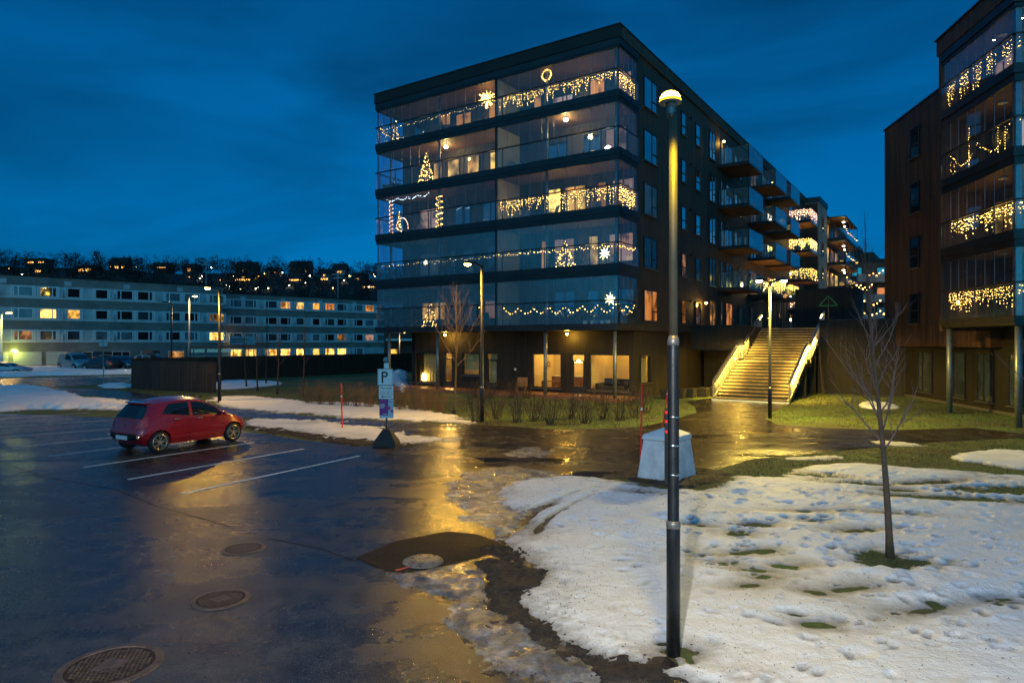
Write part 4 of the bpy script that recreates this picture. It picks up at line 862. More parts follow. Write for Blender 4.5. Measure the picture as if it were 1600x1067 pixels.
PD('front_wall', 'black_wood', (XW+.01, -1.3, 9.6, 9.8, 0, 3.5), (-.35, SW, 9.6, 9.8, 0, 3.5), (-1.3, -.35, 9.6, 9.8, 2.15, 3.5))
PD('wall_cap', 'slab_metal', (SW+.0, 15.6, 8.44, 8.78, DZ+.42, DZ+.47), (XW+.01, -.1, 6.76, 7.04, DZ+.15, DZ+.19), (XW+.02, -.15, 6.70, 6.78, 2.55, 2.65))
dr = PD('door', 'grey_render', (-1.26, -.39, 9.64, 9.70, .03, 2.12)); MB().box(-.95, -.7, 9.615, 9.638, 1.35, 1.65).build('pane', 'pane_warm', dr)
PD('storage_shed', 'black_wood', (.9, 4.9, 16.0, 19.5, DZ, DZ+2.9)); PD('house_number_plate', 'white_trim', (4.1, 4.5, 15.96, 15.985, DZ+.25, DZ+.5))
# slat screen and glazing beside the building at deck level
mb = MB()
for i in range(16): mb.box(XW+2.0+i*.16, XW+2.06+i*.16, 13.8, 13.85, DZ, DZ+1.9)
mb.box(XW+1.9, XW+4.6, 13.78, 13.87, DZ+1.9, DZ+1.98); mb.build('screen', 'black_wood', deck)
wall_lamp('round lamp on the side wall just above the deck screen beside the stairs', ST, (XW+.35, 9.0, DZ+1.75), 22, pend=.05)
wall_lamp('round wall lamp low in the passage left of the stairs', ST, (-1.55, 9.45, 2.0), 24, pend=.05)
wall_lamp('small round lamp high on the side wall above the topmost balcony', B1, (.25, 17.4, 17.6), 14, pend=.05)
# stairs
stairs = thing('outdoor_stairs', 'wide outdoor stairs with two flights lit golden by strips under the handrails', 'stairs', ST[0], RZ1)
NR = 12; rise = DZ/24; g1 = 4.6/NR; yl = 5.8; g2 = (10.2-yl)/NR
treads = MB(); nos = MB()
for i in range(NR):
    for (y0, z0, g) in ((0, 0, g1), (yl, DZ/2, g2)):
        if z0 and i == 0: pass
        y = y0+i*g; z = z0+(i+1)*rise
        treads.box(0, SW, y, y+g+.03 if i < NR-1 else y+g, z-.055, z); nos.box(.02, SW-.02, y+.025, y+.04, z-rise, z-.056)
treads.box(0, SW, 4.63, yl-.002, DZ/2-.06, DZ/2-.002)
treads.build('tread', 'stair_tread', stairs); nos.build('shadow_riser', 'black_wood', stairs)  # risers coloured black to paint in the shadow under each tread
MB().box(-.15, SW+.1, -.09, -.012, .0, .07).box(0, SW, yl-.09, yl-.02, DZ/2, DZ/2+.006).box(0, SW, 10.16, 10.24, DZ, DZ+.01).build('nosing_strip', 'white_trim', stairs)
# stringers
def slope_z(y): return max(0, min(DZ/2, y/4.6*DZ/2)) if y < yl else DZ/2+min(1, (y-yl)/(10.2-yl))*DZ/2
for sx in (-.06, SW+.0):
    mb = MB(); ys = [0, 4.6, yl, 10.2]
    poly = [(y, slope_z(y)+.12) for y in ys]+[(10.2, DZ-.35), (yl+.3, DZ/2-.35), (4.9, DZ/2-.35), (.45, 0), (0, 0)]
    n = len(poly); vs = [(sx, y, z) for y, z in poly]+[(sx+.06, y, z) for y, z in poly]
    mb.add(vs, [tuple(range(n)), tuple(range(n, 2*n))[::-1]]+[(i, n+i, n+(i+1) % n, (i+1) % n) for i in range(n)]); mb.build('stringer', 'dark_metal', stairs)
MB().box(.0, SW, 8.0, 8.1, 0, DZ-1.15).box(0, SW, 5.0, 5.1, 0, 1.6).build('support_wall', 'black_wood', stairs)
for side_, sx in (('l', -.10), ('r', SW+.10)):
    rl = MB(); ys = [0, 4.6, yl, 10.4]
    def rz_(y): return slope_z(min(y, 10.2))
    for hh, r_ in ((1.05, .024), (.12, .016)):
        for a, b in zip(ys, ys[1:]): rl.beam((sx, a, rz_(a)+hh), (sx, b, rz_(b)+hh), r_*2)
    yy = 0
    while yy < 10.4: rl.box(sx-.008, sx+.008, yy-.012, yy+.012, rz_(yy)+.12, rz_(yy)+1.04); yy += .125
    for yy in (0, 2.3, 4.6, 5.8, 8.0, 10.35): rl.box(sx-.025, sx+.025, yy-.025, yy+.025, rz_(yy)-.1, rz_(yy)+1.06)
    rail = rl.build('railing', 'rail_metal', stairs)
    ix = sx+.09 if side_ == 'l' else sx-.09
    hr = MB(); 
    for a, b in zip(ys, ys[1:]): hr.beam((ix, a, rz_(a)+.92), (ix, b, rz_(b)+.92), .045)
    hr.build('handrail', 'rail_metal', stairs)
    ls = MB()
    for a, b in zip(ys, ys[1:]): ls.beam((ix, a, rz_(a)+.892), (ix, b, rz_(b)+.892), .03, .006)
    ls.build('light_strip', 'led_glow', stairs)
    # the strips' light
    for a, b in ((.2, 4.5), (4.6, 5.8), (5.9, 10.2)):
        L = math.hypot(b-a, rz_(b)-rz_(a)); tilt = math.atan2(rz_(b)-rz_(a), b-a)
        light('AREA', 'strip_light', (ix, (a+b)/2, (rz_(a)+rz_(b))/2+.87), (1, .62, .08), LED_P*L, stairs, .03, (tilt, 0, 0), sx=L)
# ================================================================ right-hand building
RZ2 = math.atan2(-.14, .99)        # local +x to the right, +y back along its left facade
B2 = ((17.95, 23.7, 0), RZ2)       # local origin: near-left corner of the glazed balconies
b3 = thing('apartment_building', 'reddish-brown timber apartment block at the right edge with garlanded glazed balconies', 'building', B2[0], RZ2)
def P3(name, m, *b): mb = MB(); [mb.box(*q) for q in b]; return mb.build(name, m, b3)
BL = 5.15
P3('wall', 'dark_wood', (1.95, 14, 1.9, BL-.01, 3.69, 15.5))
P3('wall', 'red_wood', (1.9, 14, BL, 16.1, 2.88, 15.55)); P3('fin_wall', 'red_wood', (-.06, 1.89, BL, BL+.22, 3.55, 16.0))
P3('ground_wall', 'black_wood', (2.35, 14, 2.2, 15.9, 0, 2.875), (2.35, 14, 2.2, BL-.02, 2.88, 3.68))
P3('soffit', 'red_wood', (1.92, 2.34, BL+.02, 16.0, 2.84, 2.878))
P3('roof', 'red_wood', (-.14, 14, -.14, BL+.24, 15.52, 16.18)); P3('roof_edge', 'dark_metal', (-.22, 14, -.22, BL+.3, 16.183, 16.24), (1.84, 14, BL+.31, 16.2, 15.56, 15.64)); P3('fascia', 'slab_metal', (-.10, 14, -.10, BL-.01, 15.18, 15.515))
for k in range(4):
    z = 3.69+FH*k; hz = .33 if k == 0 else .46; zt = z+FH-(.0 if k < 3 else .3)
    P3('floor_slab', 'slab_metal', (-.04, 14, -.04, BL-.01, z, z+.2), (-.10, .0, -.10, BL-.01, z+.12, z+hz), (.001, 14, -.10, .0, z+.12, z+hz))
    P3('floor_deck', 'terrace_wood', (.03, 14, .03, BL-.02, z+.202, z+.26)); P3('ceiling', 'ceil_wood', (.03, 14, .03, BL-.02, zt-.06, zt-.02))
    P3('handrail', 'dark_metal', (-.09, -.01, -.09, BL-.01, z+1.5, z+1.56), (-.008, 14, -.09, -.01, z+1.5, z+1.56)); P3('top_track', 'dark_metal', (-.04, .03, -.04, BL-.01, zt-.16, zt-.001), (.032, 14, -.04, .03, zt-.16, zt-.001))
    P3('balustrade_glass', 'low_glass', (-.06, -.05, .0, BL-.03, z+hz+.01, z+1.495)); P3('balustrade_glass', 'low_glass', (.0, 5, -.06, -.05, z+hz+.01, z+1.495))
    P3('balcony_glazing', 'balcony_glass', (.0, .01, .04, BL-.03, z+1.57, zt-.162)); P3('balcony_glazing', 'balcony_glass', (.02, 5, .0, .01, z+1.57, zt-.162))
    P3('panel_joint', 'grey_metal', *[(-.004, .014, i*.64-.007, i*.64+.007, z+1.57, zt-.162) for i in range(1, 8)]); P3('panel_joint', 'grey_metal', *[(i*.7-.007, i*.7+.007, -.004, .014, z+1.57, zt-.162) for i in range(1, 7)])
    P3('baluster', 'dark_metal', *[(-.03, .01, y-.02, y+.02, z+hz, z+1.5) for y in (.05, 1.3, 2.6, 3.9, BL-.06)]); P3('corner_post', 'pole_galv', (.08, .28, .10, .30, z+.26, zt-.06))
    lf = fac_left(1.95)
    for (a, b, pn) in ((2.1, 3.1, ['pane_dark', 'dark_curtain_pane', 'pane_pink', 'curtain_pane'][k]), (3.5, 4.9, ['dark_curtain_pane', 'pane_warm', 'dark_curtain_pane', 'pane_pink'][k])): window(b3, lf, a, b, z+.35, z+2.35, pn, mull=((a+b)/2,), sill=False)
    wf = fac_left(1.9)
    pl = [['pane_dark', 'pane_warm'], ['pane_dark', 'pane_dark'], ['pane_dark', 'pane_orange'], ['pane_dark', 'pane_dark']][k]
    window(b3, wf, 11.6, 12.7, z+.35, z+2.0, pl[0], trans=((11.66, 12.64, z+1.05),)); window(b3, wf, 6.0, 6.9, z+.35, z+2.1, pl[1], trans=((6.06, 6.84, z+1.05),))
    MB().lathe([(.16, .0), (.16, .05), (.12, .09)], (.9, 2.4, zt-.155), 14).build('ceiling_light', 'pot_white', b3)
gl = fac_left(2.35)
for (a, b) in ((3.6, 4.6), (5.7, 7.0), (8.0, 9.6), (11.2, 12.8)): window(b3, gl, a, b, .4, 2.6, 'dark_curtain_pane', mull=(b-.55,), trans=((b-.55, b-.06, 1.2),))
window(b3, fac_front(2.2), 2.7, 4.4, .4, 2.6, 'pane_orange', mull=(3.5,))
for (x, y) in ((.2, 5.0), (.25, .25)): mb = MB(); mb.tube([(x, y, 0), (x, y, 3.69)], .115, 16); mb.build('column', 'pole_galv', b3, smooth=True)
P3('plinth', 'sill_metal', (2.28, 2.34, 2.2, 15.9, 0, .12))
# ================================================================ long pale-banded block on the left
def long_block(label, org, rz, L, top, bands, wins, lit, x_end=None):
    """wins: (px0, px1, narrow side -1/0/1) spans of the repeating window columns; lit: {(floor, column): pane}"""
    t = thing('apartment_block', label, 'building', org, rz); r_ = random.Random(len(wins)); o = Vector(org); d = Vector((math.cos(rz), math.sin(rz), 0))
    def xl(px):
        q = (px-800)/F; return (q*o.y-o.x)/(d.x-q*d.y)
    MB().box(0, L, 0, 12, -1, top).build('wall', 'concrete', t); MB().box(-.1, L+.1, -.12, 12, top+.003, top+.15).build('roof', 'roof_dark', t)
    f2 = lambda a_, o_, z_: (a_, -.05-o_, z_)
    for k, z in enumerate(bands):
        MB().box(0, L, -.10, -.003, z-.16, z-.003).build('band', 'white_trim', t); MB().box(0, L, -.05, -.002, z, z+1.5).build('panel_strip', 'pale_panel', t)
        for c, (p0, p1, nr) in enumerate(wins):
            if k == 3 and c > 8: continue
            x0, x1 = xl(p0), xl(p1); w = x1-x0; nw = .26*w if nr else 0
            pn = lit.get((k, c)) or r_.choice(['pane_dark', 'pane_dark', 'dark_curtain_pane', 'dark_curtain_pane', 'curtain_pane'])
            if nr: mull = (x0+nw,) if nr < 0 else (x1-nw,)
            else: mull = ()
            window(t, f2, x0, x1, z+.06, z+1.44, pn, mull=mull, fmat='white_trim', sill=False, fw=.13)
            for xx in (x0-.24, x1+.06): MB().box(xx, xx+.18, -.16, -.051, z, z+1.5).build('pilaster', 'white_trim', t)
            if c % 2: MB().box(x1+.55, x1+.62, -.5, -.051, z+.05, z+.9).build('balcony_screen', 'pale_panel', t)
    for i in range(int(L/7)): MB().box(3+i*7, 3.8+i*7, -.06, -.003, top-1.0, top-.4).build('roof_hatch', 'pale_panel', t)
    return t
A_ = Vector((-66.3, 82.5, 0)); dA = Vector((.727, .686, 0)).normalized(); rzA = math.atan2(dA.y, dA.x)
WL = [(-75, -48, 1), (-32, -10, 0), (20, 52, -1), (61, 89, 1), (104, 126, 0), (148, 169, 0), (181.5, 208, -1), (213.7, 239, 1), (258, 282, -1), (287, 309.5, 1), (326, 350, -1)]
lb1 = long_block('long concrete-banded block with white panels above the garages at the left edge', tuple(A_-dA*22), rzA, 51.6, 11.5, (3.15, 6.0, 8.85), WL,
                 {(1, 3): 'pane_bright', (1, 4): 'pane_bright', (2, 2): 'curtain_pane', (0, 10): 'pane_bright', (0, 2): 'pane_spots', (2, 9): 'curtain_pane', (2, 7): 'pane_dark', (2, 3): 'pane_dark', (2, 4): 'pane_dark', (2, 5): 'pane_dark', (1, 10): 'pane_spots', (2, 10): 'curtain_pane', (1, 2): 'curtain_pane'})
WR = [(359, 378, -1), (381.5, 401, 1), (414, 433, -1), (437, 454, 1), (462, 475, 0), (487.5, 499.6, 0), (507, 522.7, -1), (526, 541, 1), (552.5, 567, -1), (570, 584, 0), (588, 602, 0)]
G2 = {(2, 3): 'pane_warm', (2, 4): 'pane_warm', (2, 5): 'pane_bright', (2, 6): 'pane_orange', (0, 9): 'pane_pink', (2, 1): 'curtain_pane', (2, 9): 'pane_orange', (1, 5): 'pane_dark', (0, 7): 'pane_spots'}
for i in range(8): G2[(3, i)] = 'pane_bright'
lb2 = long_block('lower continuation of the banded block with a row of glowing ground-floor windows', (-47.6, 109.0, 0), rzA, 44, 11.0, (3.1, 5.9, 8.7, .45), WR, G2)
# ground storey of the left part: garage doors
for i in range(7):
    g = MB(); x = 8+i*3.5
    g.box(x, x+3.0, -.08, -.003, -.2, 1.75); gd = g.build('garage_door', 'garage_white', lb1)
    rbm = MB(); [rbm.box(x+.05, x+2.95, -.10, -.083, .1+j*.4, .12+j*.4) for j in range(4)]; rbm.build('rib', 'pale_panel', gd)
for i in range(4): window(lb1, fac_front(.03), 33+i*3.6, 35.2+i*3.6, .35, 1.7, ['dark_curtain_pane', 'pane_dark', 'curtain_pane', 'pane_warm'][i], mull=(34.2+i*3.6,), fmat='white_trim', sill=False)
MB().box(-.3, 0, -.3, 12, -1, 11.9).build('end_wall', 'brick_brown', lb2)
t = thing('wall_lamp', 'greenish lamp glowing above the white garage doors', 'lamp', tuple(A_+dA*3.6+Vector((dA.y, -dA.x, 0))*.35+Vector((0, 0, 1.75))), rzA)
MB().lathe([(.06, 0), (.35, .05), (.4, .14), (.2, .28), (.02, .32)], n=12).build('globe', 'lamp_green', t, smooth=True); MB().box(-.05, .05, 0, .3, .1, .2).build('bracket', 'dark_metal', t)
light('POINT', 'lamp_light', (0, -.6, -.1), (.72, .9, .15), 60, t, .2)
# notice board / bus shelter / distant house with a porch lamp
t = thing('shop_sign', 'small pale lit sign board fixed above the glowing ground-floor windows', 'sign', (-45.5, 106.9, 2.6), rzA)
MB().box(0, 4.2, -.1, 0, 0, 1.4).build('board', 'pale_panel', t); MB().box(.3, 2.9, -.115, -.102, .75, .9).box(.3, 2.4, -.115, -.102, .4, .52).build('lettering', 'sign_black', t); MB().box(3.3, 3.7, -.115, -.102, .3, 1.1).build('emblem', 'sign_blue', t)
wall_lamp('small lamp at the left end of the pale sign board on the long block', ((-46.4, 106.6, 4.1), rzA), (0, 0, 0), 40, r=.25, col=(1, .75, .4))
t = thing('bus_shelter', 'dark framed bus shelter showing over the fence in front of the long block', 'shelter', (-33.5, 68, 0), .25)
MB().box(0, 6, 0, 2, 2.45, 2.62).build('roof', 'dark_metal', t); [MB().box(a, a+.1, b, b+.1, 0, 2.44).build('post', 'dark_metal', t) for a, b in ((.1, .1), (5.8, .1), (.1, 1.8), (5.8, 1.8), (3, 1.8))]
MB().box(.2, 5.8, 1.84, 1.86, .3, 2.3).build('glass_screen', 'low_glass', t); MB().box(1, 5, 1.2, 1.6, .45, .5).build('bench', 'furn_wood', t)
t = thing('house', 'reddish house with a small lit entrance between the long block and the timber building', 'house', (-19.5, 98, 0), .1)
MB().box(.6, 6.5, 0, 9, 0, 7.5).build('wall', 'brick_brown', t); MB().box(.3, 6.8, -.2, 9.2, 7.5, 7.9).build('roof', 'roof_dark', t)
window(t, fac_front(0), 4.0, 5.2, 4.6, 6.0, 'pane_pink', mull=(4.6,), sill=False); window(t, fac_front(0), 1.4, 2.6, 1.0, 2.0, 'pane_bright', sill=False); MB().box(1, 5, -1.4, -.01, 3.2, 3.5).build('canopy', 'white_trim', t)
# ================================================================ fences
def board_fence(label, pts, h, group=None):
    o = Vector((*pts[0], 0)); t = thing('wooden_fence', label, 'fence', o, 0, group)
    for a, b in zip(pts, pts[1:]):
        a = Vector((*a, 0))-o; b = Vector((*b, 0))-o; d = b-a; L = d.length; d.normalize(); n = Vector((-d.y, d.x, 0)); mb = MB(); k = int(L/.125); rr = random.Random(int(L*10))
        for i in range(k):
            p = a+d*(i*.125); q = p+d*.114; w = .022 if i % 2 else .034; z1 = h+rr.uniform(-.006, .006)
            mb.add([p-n*w, q-n*w, q+n*.012, p+n*.012, *[v+Vector((0, 0, z1)) for v in (p-n*w, q-n*w, q+n*.012, p+n*.012)]], [(0, 3, 2, 1), (4, 5, 6, 7), (0, 1, 5, 4), (1, 2, 6, 5), (2, 3, 7, 6), (3, 0, 4, 7)])
        mb.build('boards', 'fence_wood', t); mb = MB(); mb.beam(a+Vector((0, 0, h+.03)), b+Vector((0, 0, h+.03)), .12, .04); mb.build('top_rail', 'fence_wood', t)
board_fence('near brown board fence section standing beside the path behind the red car', [(-24.9, 43.5), (-17.6, 39.7)], 1.8)
board_fence('long brown board fence running behind the young trees to the building', [(-27.5, 48.0), (-23.5, 53.5), (-10.4, 69.5)], 1.85)
# ================================================================ wooded hillside with houses
rg = np.random.default_rng(11)
def hill_z(x, y):
    t = np.clip((y-190)/260, 0, 1); t = t*t*(3-2*t); r = 43+.045*np.clip(-x-90, -100, 300)
    fall = np.clip((160-x)/260, 0, 1); fall = fall*fall*(3-2*fall)
    return r*t*(.30+.70*fall)+5*fbm(x, y, .012, 3, 2)*t
X, Y = np.meshgrid(np.linspace(-560, 300, 90), np.linspace(180, 620, 50)); Z = hill_z(X, Y)-.3
V = np.stack([X.ravel(), Y.ravel(), Z.ravel()], 1); I, J = np.meshgrid(np.arange(49), np.arange(89), indexing='ij'); a = (I*90+J).ravel()
o = rawmesh('hill', V, np.stack([a, a+1, a+91, a+90], 1), 'hill_ground', True); o['kind'] = 'structure'
def clump(n, hx, hy, hz_, rx, h, rgen):
    """leafless crown as many small sticks"""
    th = rgen.uniform(0, 6.283, n); u = rgen.uniform(.25, 1, n); rr = rx*np.sqrt(rgen.uniform(0, 1, n))*np.sin(np.clip(u, 0, 1)*2.9)
    p = np.stack([hx+rr*np.cos(th), hy+rr*np.sin(th), hz_+u*h], 1); d = rgen.normal(0, 1, (n, 3)); d[:, 2] = np.abs(d[:, 2])+.6
    d /= np.linalg.norm(d, axis=1)[:, None]; L = rgen.uniform(.5, 1.4, n)[:, None]*rx*.5; w = rgen.normal(0, 1, (n, 3)); w -= d*(w*d).sum(1)[:, None]; w /= np.linalg.norm(w, axis=1)[:, None]; w *= rx*.045
    return np.stack([p-w, p+w, p+d*L], 1).reshape(-1, 3)
VV = []
for i in range(2300):
    x = rg.uniform(-400, 60); y = rg.uniform(235, 452)
    if -800+ 0 > 0: pass
    h = rg.uniform(4, 9.5); h *= 1.25 if y > 400 else 1; VV.append(clump(44, x, y, float(hill_z(np.array(x), np.array(y)))-.5, rg.uniform(2.2, 4.4), h, rg))
A = np.concatenate(VV); o = rawmesh('hillside_woods', A, np.arange(len(A)).reshape(-1, 3), 'far_tree'); tag(o, kind='stuff')
def far_tree(px, ytop, D, w, dense, label, conifer=False, seed=0):
    g = np.random.default_rng(seed); x = (px-800)/F*D; zt = CH+(HY-ytop)/F*D; z0 = float(hill_z(np.array(x), np.array(D)))-.5; h = max(3, zt-z0)
    t = thing('conifer_tree' if conifer else 'bare_tree', label, 'tree', (x, D, z0), 0, 'trees on the ridge')
    mb = MB(); mb.tube([(0, 0, 0), (0, 0, h*.5), (.1, 0, h*.9)], [.3, .18, .04], 5); mb.build('trunk', 'far_tree', t)
    if conifer:
        n = dense; u = g.uniform(.08, 1, n); th = g.uniform(0, 6.283, n); rr = w*(1-u)*np.sqrt(g.uniform(.2, 1, n)); p = np.stack([rr*np.cos(th), rr*np.sin(th), u*h], 1)
        q = p+np.stack([np.cos(th)*.8, np.sin(th)*.8, -.5*np.ones(n)], 1)*.9; s = p+np.stack([-np.sin(th), np.cos(th), .1*np.ones(n)], 1)*.7; A = np.stack([p, q, s], 1).reshape(-1, 3)
    else: A = clump(dense, 0, 0, h*.15, w, h*.8, g)
    c_ = rawmesh('crown', A, np.arange(len(A)).reshape(-1, 3), 'far_tree'); c_.parent = t
for i, (px, yt, w, con, lb) in enumerate(((20, 404, 3.5, 0, 'bare rounded tree beside the flat-roofed house, leftmost on the ridge'), (103, 395, 3.2, 0, 'tall bare tree left of the pair above the glowing windows'), (118, 392, 3.5, 0, 'tall bare tree right of centre in the pair above the glowing windows'), (150, 391, 4.2, 0, 'spreading bare tree between the lit villa and the gabled house'),
                                        (25, 400, 3, 1, 'dark conifer in front of the flat-roofed hill house'), (50, 412, 3.5, 1, 'squat dark conifer right of the flat-roofed hill house'), (148, 412, 2.6, 1, 'narrow dark conifer left of the gabled hill house'), (210, 400, 4.2, 0, 'wide bare tree right of the gabled hill house'), (222, 404, 4.0, 1, 'large dark conifer right of the gabled hill house'), (240, 408, 3.6, 0, 'bare tree behind the snow-roofed cabin'),
                                        (318, 405, 3.5, 0, 'bare tree beside the tall mast on the ridge'), (372, 410, 5, 0, 'broad bare tree mid ridge above the banded block'), (405, 414, 4, 0, 'bare tree right of the broad one mid ridge'), (475, 415, 3, 0, 'bare tree on the skyline above the right part of the banded block'), (498, 416, 2.6, 0, 'paired bare tree just right on the skyline'), (575, 420, 3, 0, 'bare tree on the skyline next to the glazed balconies'))):
    far_tree(px, yt, 262 if con else 290, w, 260, lb, con, 100+i)
def hill_D(px, py):
    D = 225
    while D < 420 and CH+(HY-py)/F*D > float(hill_z(np.array((px-800)/F*D), np.array(float(D)))): D += 4
    return D
def hill_house(px, py, D0, w, h, gable, wins, label, m='house_wall', snow=False):
    D = hill_D(px, py); x = (px-800)/F*D; z = CH+(HY-py)/F*D; t = thing('house', label, 'house', (x, D, z), 0, 'houses on the hillside'); t.scale = (min(1.0, D/D0*.7),)*3
    MB().box(-w/2, w/2, 0, 8, -7, h).build('wall', m, t)
    if gable: MB().add([(-w/2-.6, -.6, h), (w/2+.6, -.6, h), (w/2+.6, 8.6, h), (-w/2-.6, 8.6, h), (-w/2-.3, 4, h+gable), (w/2+.3, 4, h+gable)], [(0, 1, 5, 4), (2, 3, 4, 5), (0, 4, 3), (1, 2, 5), (0, 3, 2, 1)]).build('roof', 'snow' if snow else 'roof_dark', t); MB().box(w*.15, w*.15+.8, 3.6, 4.4, h+gable*.6, h+gable+1).build('chimney', 'brick_brown', t)
    else: MB().box(-w/2-.6, w/2+.6, -.8, 8.4, h+.003, h+.5).build('roof', 'snow' if snow else 'roof_dark', t)
    for (a, b, z0, z1) in wins: window(t, fac_front(0), a, b, z0, z1, 'pane_hill', fmat='window_frame', sill=False, fw=.12, mull=((a+b)/2,) if b-a > 2.5 else ())
for i, hh in enumerate(((55, 416, 235, 13, 4.2, 0, [(-5, -1, 1.6, 2.8), (2, 5.5, 1.8, 2.8)], 'wide flat-roofed house with a lit upper storey at the left end of the ridge'), (60, 428, 225, 10, 3, 0, [(-2, 1.5, .6, 2.2)], 'low house with a glowing window below the flat-roofed one'),
                       (132, 428, 232, 13, 4.2, 0, [(-4, -.4, 1.2, 3.2), (.6, 4.2, 1.2, 3.2)], 'villa with two large square glowing windows above the garages'), (183, 422, 240, 11, 3.6, 4.6, [(-1.6, .8, .8, 2.4), (2.6, 4.6, .8, 2.4), (-4.6, -3.9, 1.6, 2.3)], 'gabled house with two white lit windows on the left ridge'),
                       (252, 424, 262, 9, 2.8, 3, [(-3, 3, 1.8, 2.6)], 'snow-roofed cabin with a thin row of lights'), (296, 428, 262, 9, 4, 2.4, [(-1.6, .8, 1.2, 3.4)], 'dark house with one orange lit porch left of the mast'), (300, 436, 255, 8, 2, 1.6, [(-2, -1, .5, 1.4)], 'small dark house under the orange porch'),
                       (380, 440, 270, 9, 2.6, 3, [(-4, 4, .2, 1.3), (-1, 1, 2.0, 2.6)], 'house with a long low lit verandah mid slope'), (383, 426, 330, 14, 3, 5, [(-2, -1, .5, 1.4)], 'dark gabled house high on the mid ridge'), (425, 430, 290, 8, 2.5, 2.5, [(1.5, 2.4, 1, 1.8)], 'dark house with one small yellow window right of the verandah house'),
                       (462, 441, 275, 9, 2.6, 2, [(-3.8, 3.2, .6, 1.6)], 'low house with a wide band of light above the middle of the banded block'), (468, 425, 330, 15, 3, 5, [(3, 4, .8, 1.8)], 'broad dark villa on the skyline left of the white gables'), (507, 440, 285, 8, 4, 4, [(-2.6, 2.0, .6, 2.0), (-.8, .6, 3, 4.2)], 'white-gabled house with bright ground windows', 'house_pale'),
                       (530, 435, 290, 8, 5, 4.5, [(-1.4, 1.6, 2.8, 4.4)], 'second white-gabled house with a bright upper window', 'house_pale'), (577, 452, 285, 10, 2.5, 1.5, [(-4, 3, .8, 1.7)], 'low house with a strip of lights close to the glazed balconies'), (560, 440, 300, 9, 3, 3, [(-1, .4, 1, 2)], 'dark house with a single light right of the white gables'),
                       (345, 442, 262, 7, 2.5, 2, [(-1, 0, 1, 1.8)], 'little dark house low on the slope right of the mast'))): hill_house(*hh)
# scattered garden lamps on the slope
for i, (px, py) in enumerate(((212, 418), (316, 432), (330, 419), (365, 432), (426, 423), (441, 427), (478, 424), (484, 432), (538, 439), (546, 432), (556, 428), (586, 433), (14, 421), (353, 447), (400, 452), (520, 451), (452, 447))+tuple((random.Random(900+q).uniform(10, 585), random.Random(700+q).uniform(428, 456)) for q in range(30))):
    D = hill_D(px, py)-6; t = thing('garden_lamp', 'tiny warm lamp glowing on the dark wooded hillside', 'lamp', ((px-800)/F*D, D, CH+(HY-py)/F*D-3), 0, 'tiny lamps scattered on the hillside')
    MB().tube([(0, 0, -3), (0, 0, 2.9)], .06, 5).build('pole', 'far_tree', t); MB().lathe([(.1, 0), (.38, .3), (.28, .6), (.05, .7)], (0, 0, 2.8), 8).build('globe', 'lamp_white' if i % 3 else 'lamp_glow_dim', t)
for (px, yt, lab) in ((322, 407, 'tall lattice mast with crossbars rising over the long block'), (528, 428, 'slim pole mast near the white-gabled houses')):
    D = 230; x = (px-800)/F*D; zt = CH+(HY-yt)/F*D; t = thing('mast', lab, 'mast', (x, D, 5), 0)
    MB().tube([(0, 0, -5), (0, 0, zt-5)], .16, 6).build('pole', 'grey_metal', t); MB().box(-2.2, 2.2, -.1, .1, zt-5.4, zt-5.2).box(-1.6, 1.6, -.1, .1, zt-6.6, zt-6.4).build('crossbar', 'grey_metal', t)
# ================================================================ street lamps
def street_lamp(label, x, y, h, arm=(), mats='pole_metal', steps=((0, .064), (1.3, .054)), power=300, glow='lamp_glow', col=SOD, spot=True, head=(.30, .12), lit=True, group=None, rb=None, ltilt=0):
    """arm: list of (dx, dy) unit directions for the heads"""
    t = thing('street_lamp', label, 'street lamp', (x, y, 0), 0, group)
    pts = []; rad = []
    for i, (z, r) in enumerate(steps):
        if i: pts.append((0, 0, z)); rad.append(steps[i-1][1]); pts.append((0, 0, z+.05)); rad.append(r)
        else: pts.append((0, 0, z)); rad.append(r)
    pts.append((0, 0, h)); rad.append(steps[-1][1]*.8); mb = MB(); mb.tube(pts, rad, 20); mb.build('pole', mats, t, smooth=True)
    for i, (z, r) in enumerate(steps[1:]): mb = MB(); mb.lathe([(steps[i][1]+.004, 0), (steps[i][1]+.006, .02), (r+.002, .07)], (0, 0, z-.012), 20); mb.build('collar', 'sill_metal', t, smooth=True)
    for (dx, dy) in arm:
        a = math.atan2(dy, dx); mb = MB(); L, w = head; M = Matrix.Rotation(a, 3, 'Z')
        mb.tube([M @ Vector((0, 0, h-.05)), M @ Vector((.12, 0, h+.02)), M @ Vector((.25, 0, h+.05))], .035, 8)
        # tapered housing
        vs = [(.18, -w*.6, h+.0), (.18+L*1.6, -w, h+.05), (.18+L*1.6, w, h+.05), (.18, w*.6, h+.0), (.2, -w*.5, h+.13), (.10+L*1.6, -w*.7, h+.16), (.10+L*1.6, w*.7, h+.16), (.2, w*.5, h+.13)]
        mb.add([M @ Vector(v) for v in vs], [(0, 3, 2, 1), (4, 5, 6, 7), (0, 1, 5, 4), (1, 2, 6, 5), (2, 3, 7, 6), (3, 0, 4, 7)]); mb.build('lamp_head', mats, t)
        if lit:
            gm = MB(); gm.lathe([(.02, -.075), (w*.5, -.06), (w*.85, -.02), (w*.9, .012)], tuple(M @ Vector((.22+L, 0, h+.02))), 12); gm.build('lens', glow, t, smooth=True)
            p = M @ Vector((.22+L, 0, h-.12)); light('SPOT', 'lamp_light', p, col, power, t, .10, (0, 0, 0), R(172), .3)
    return t
def px_lamp(px, pyb, pyt): x, y = G(px, pyb); return x, y, CH+(HY-pyt)/F*y
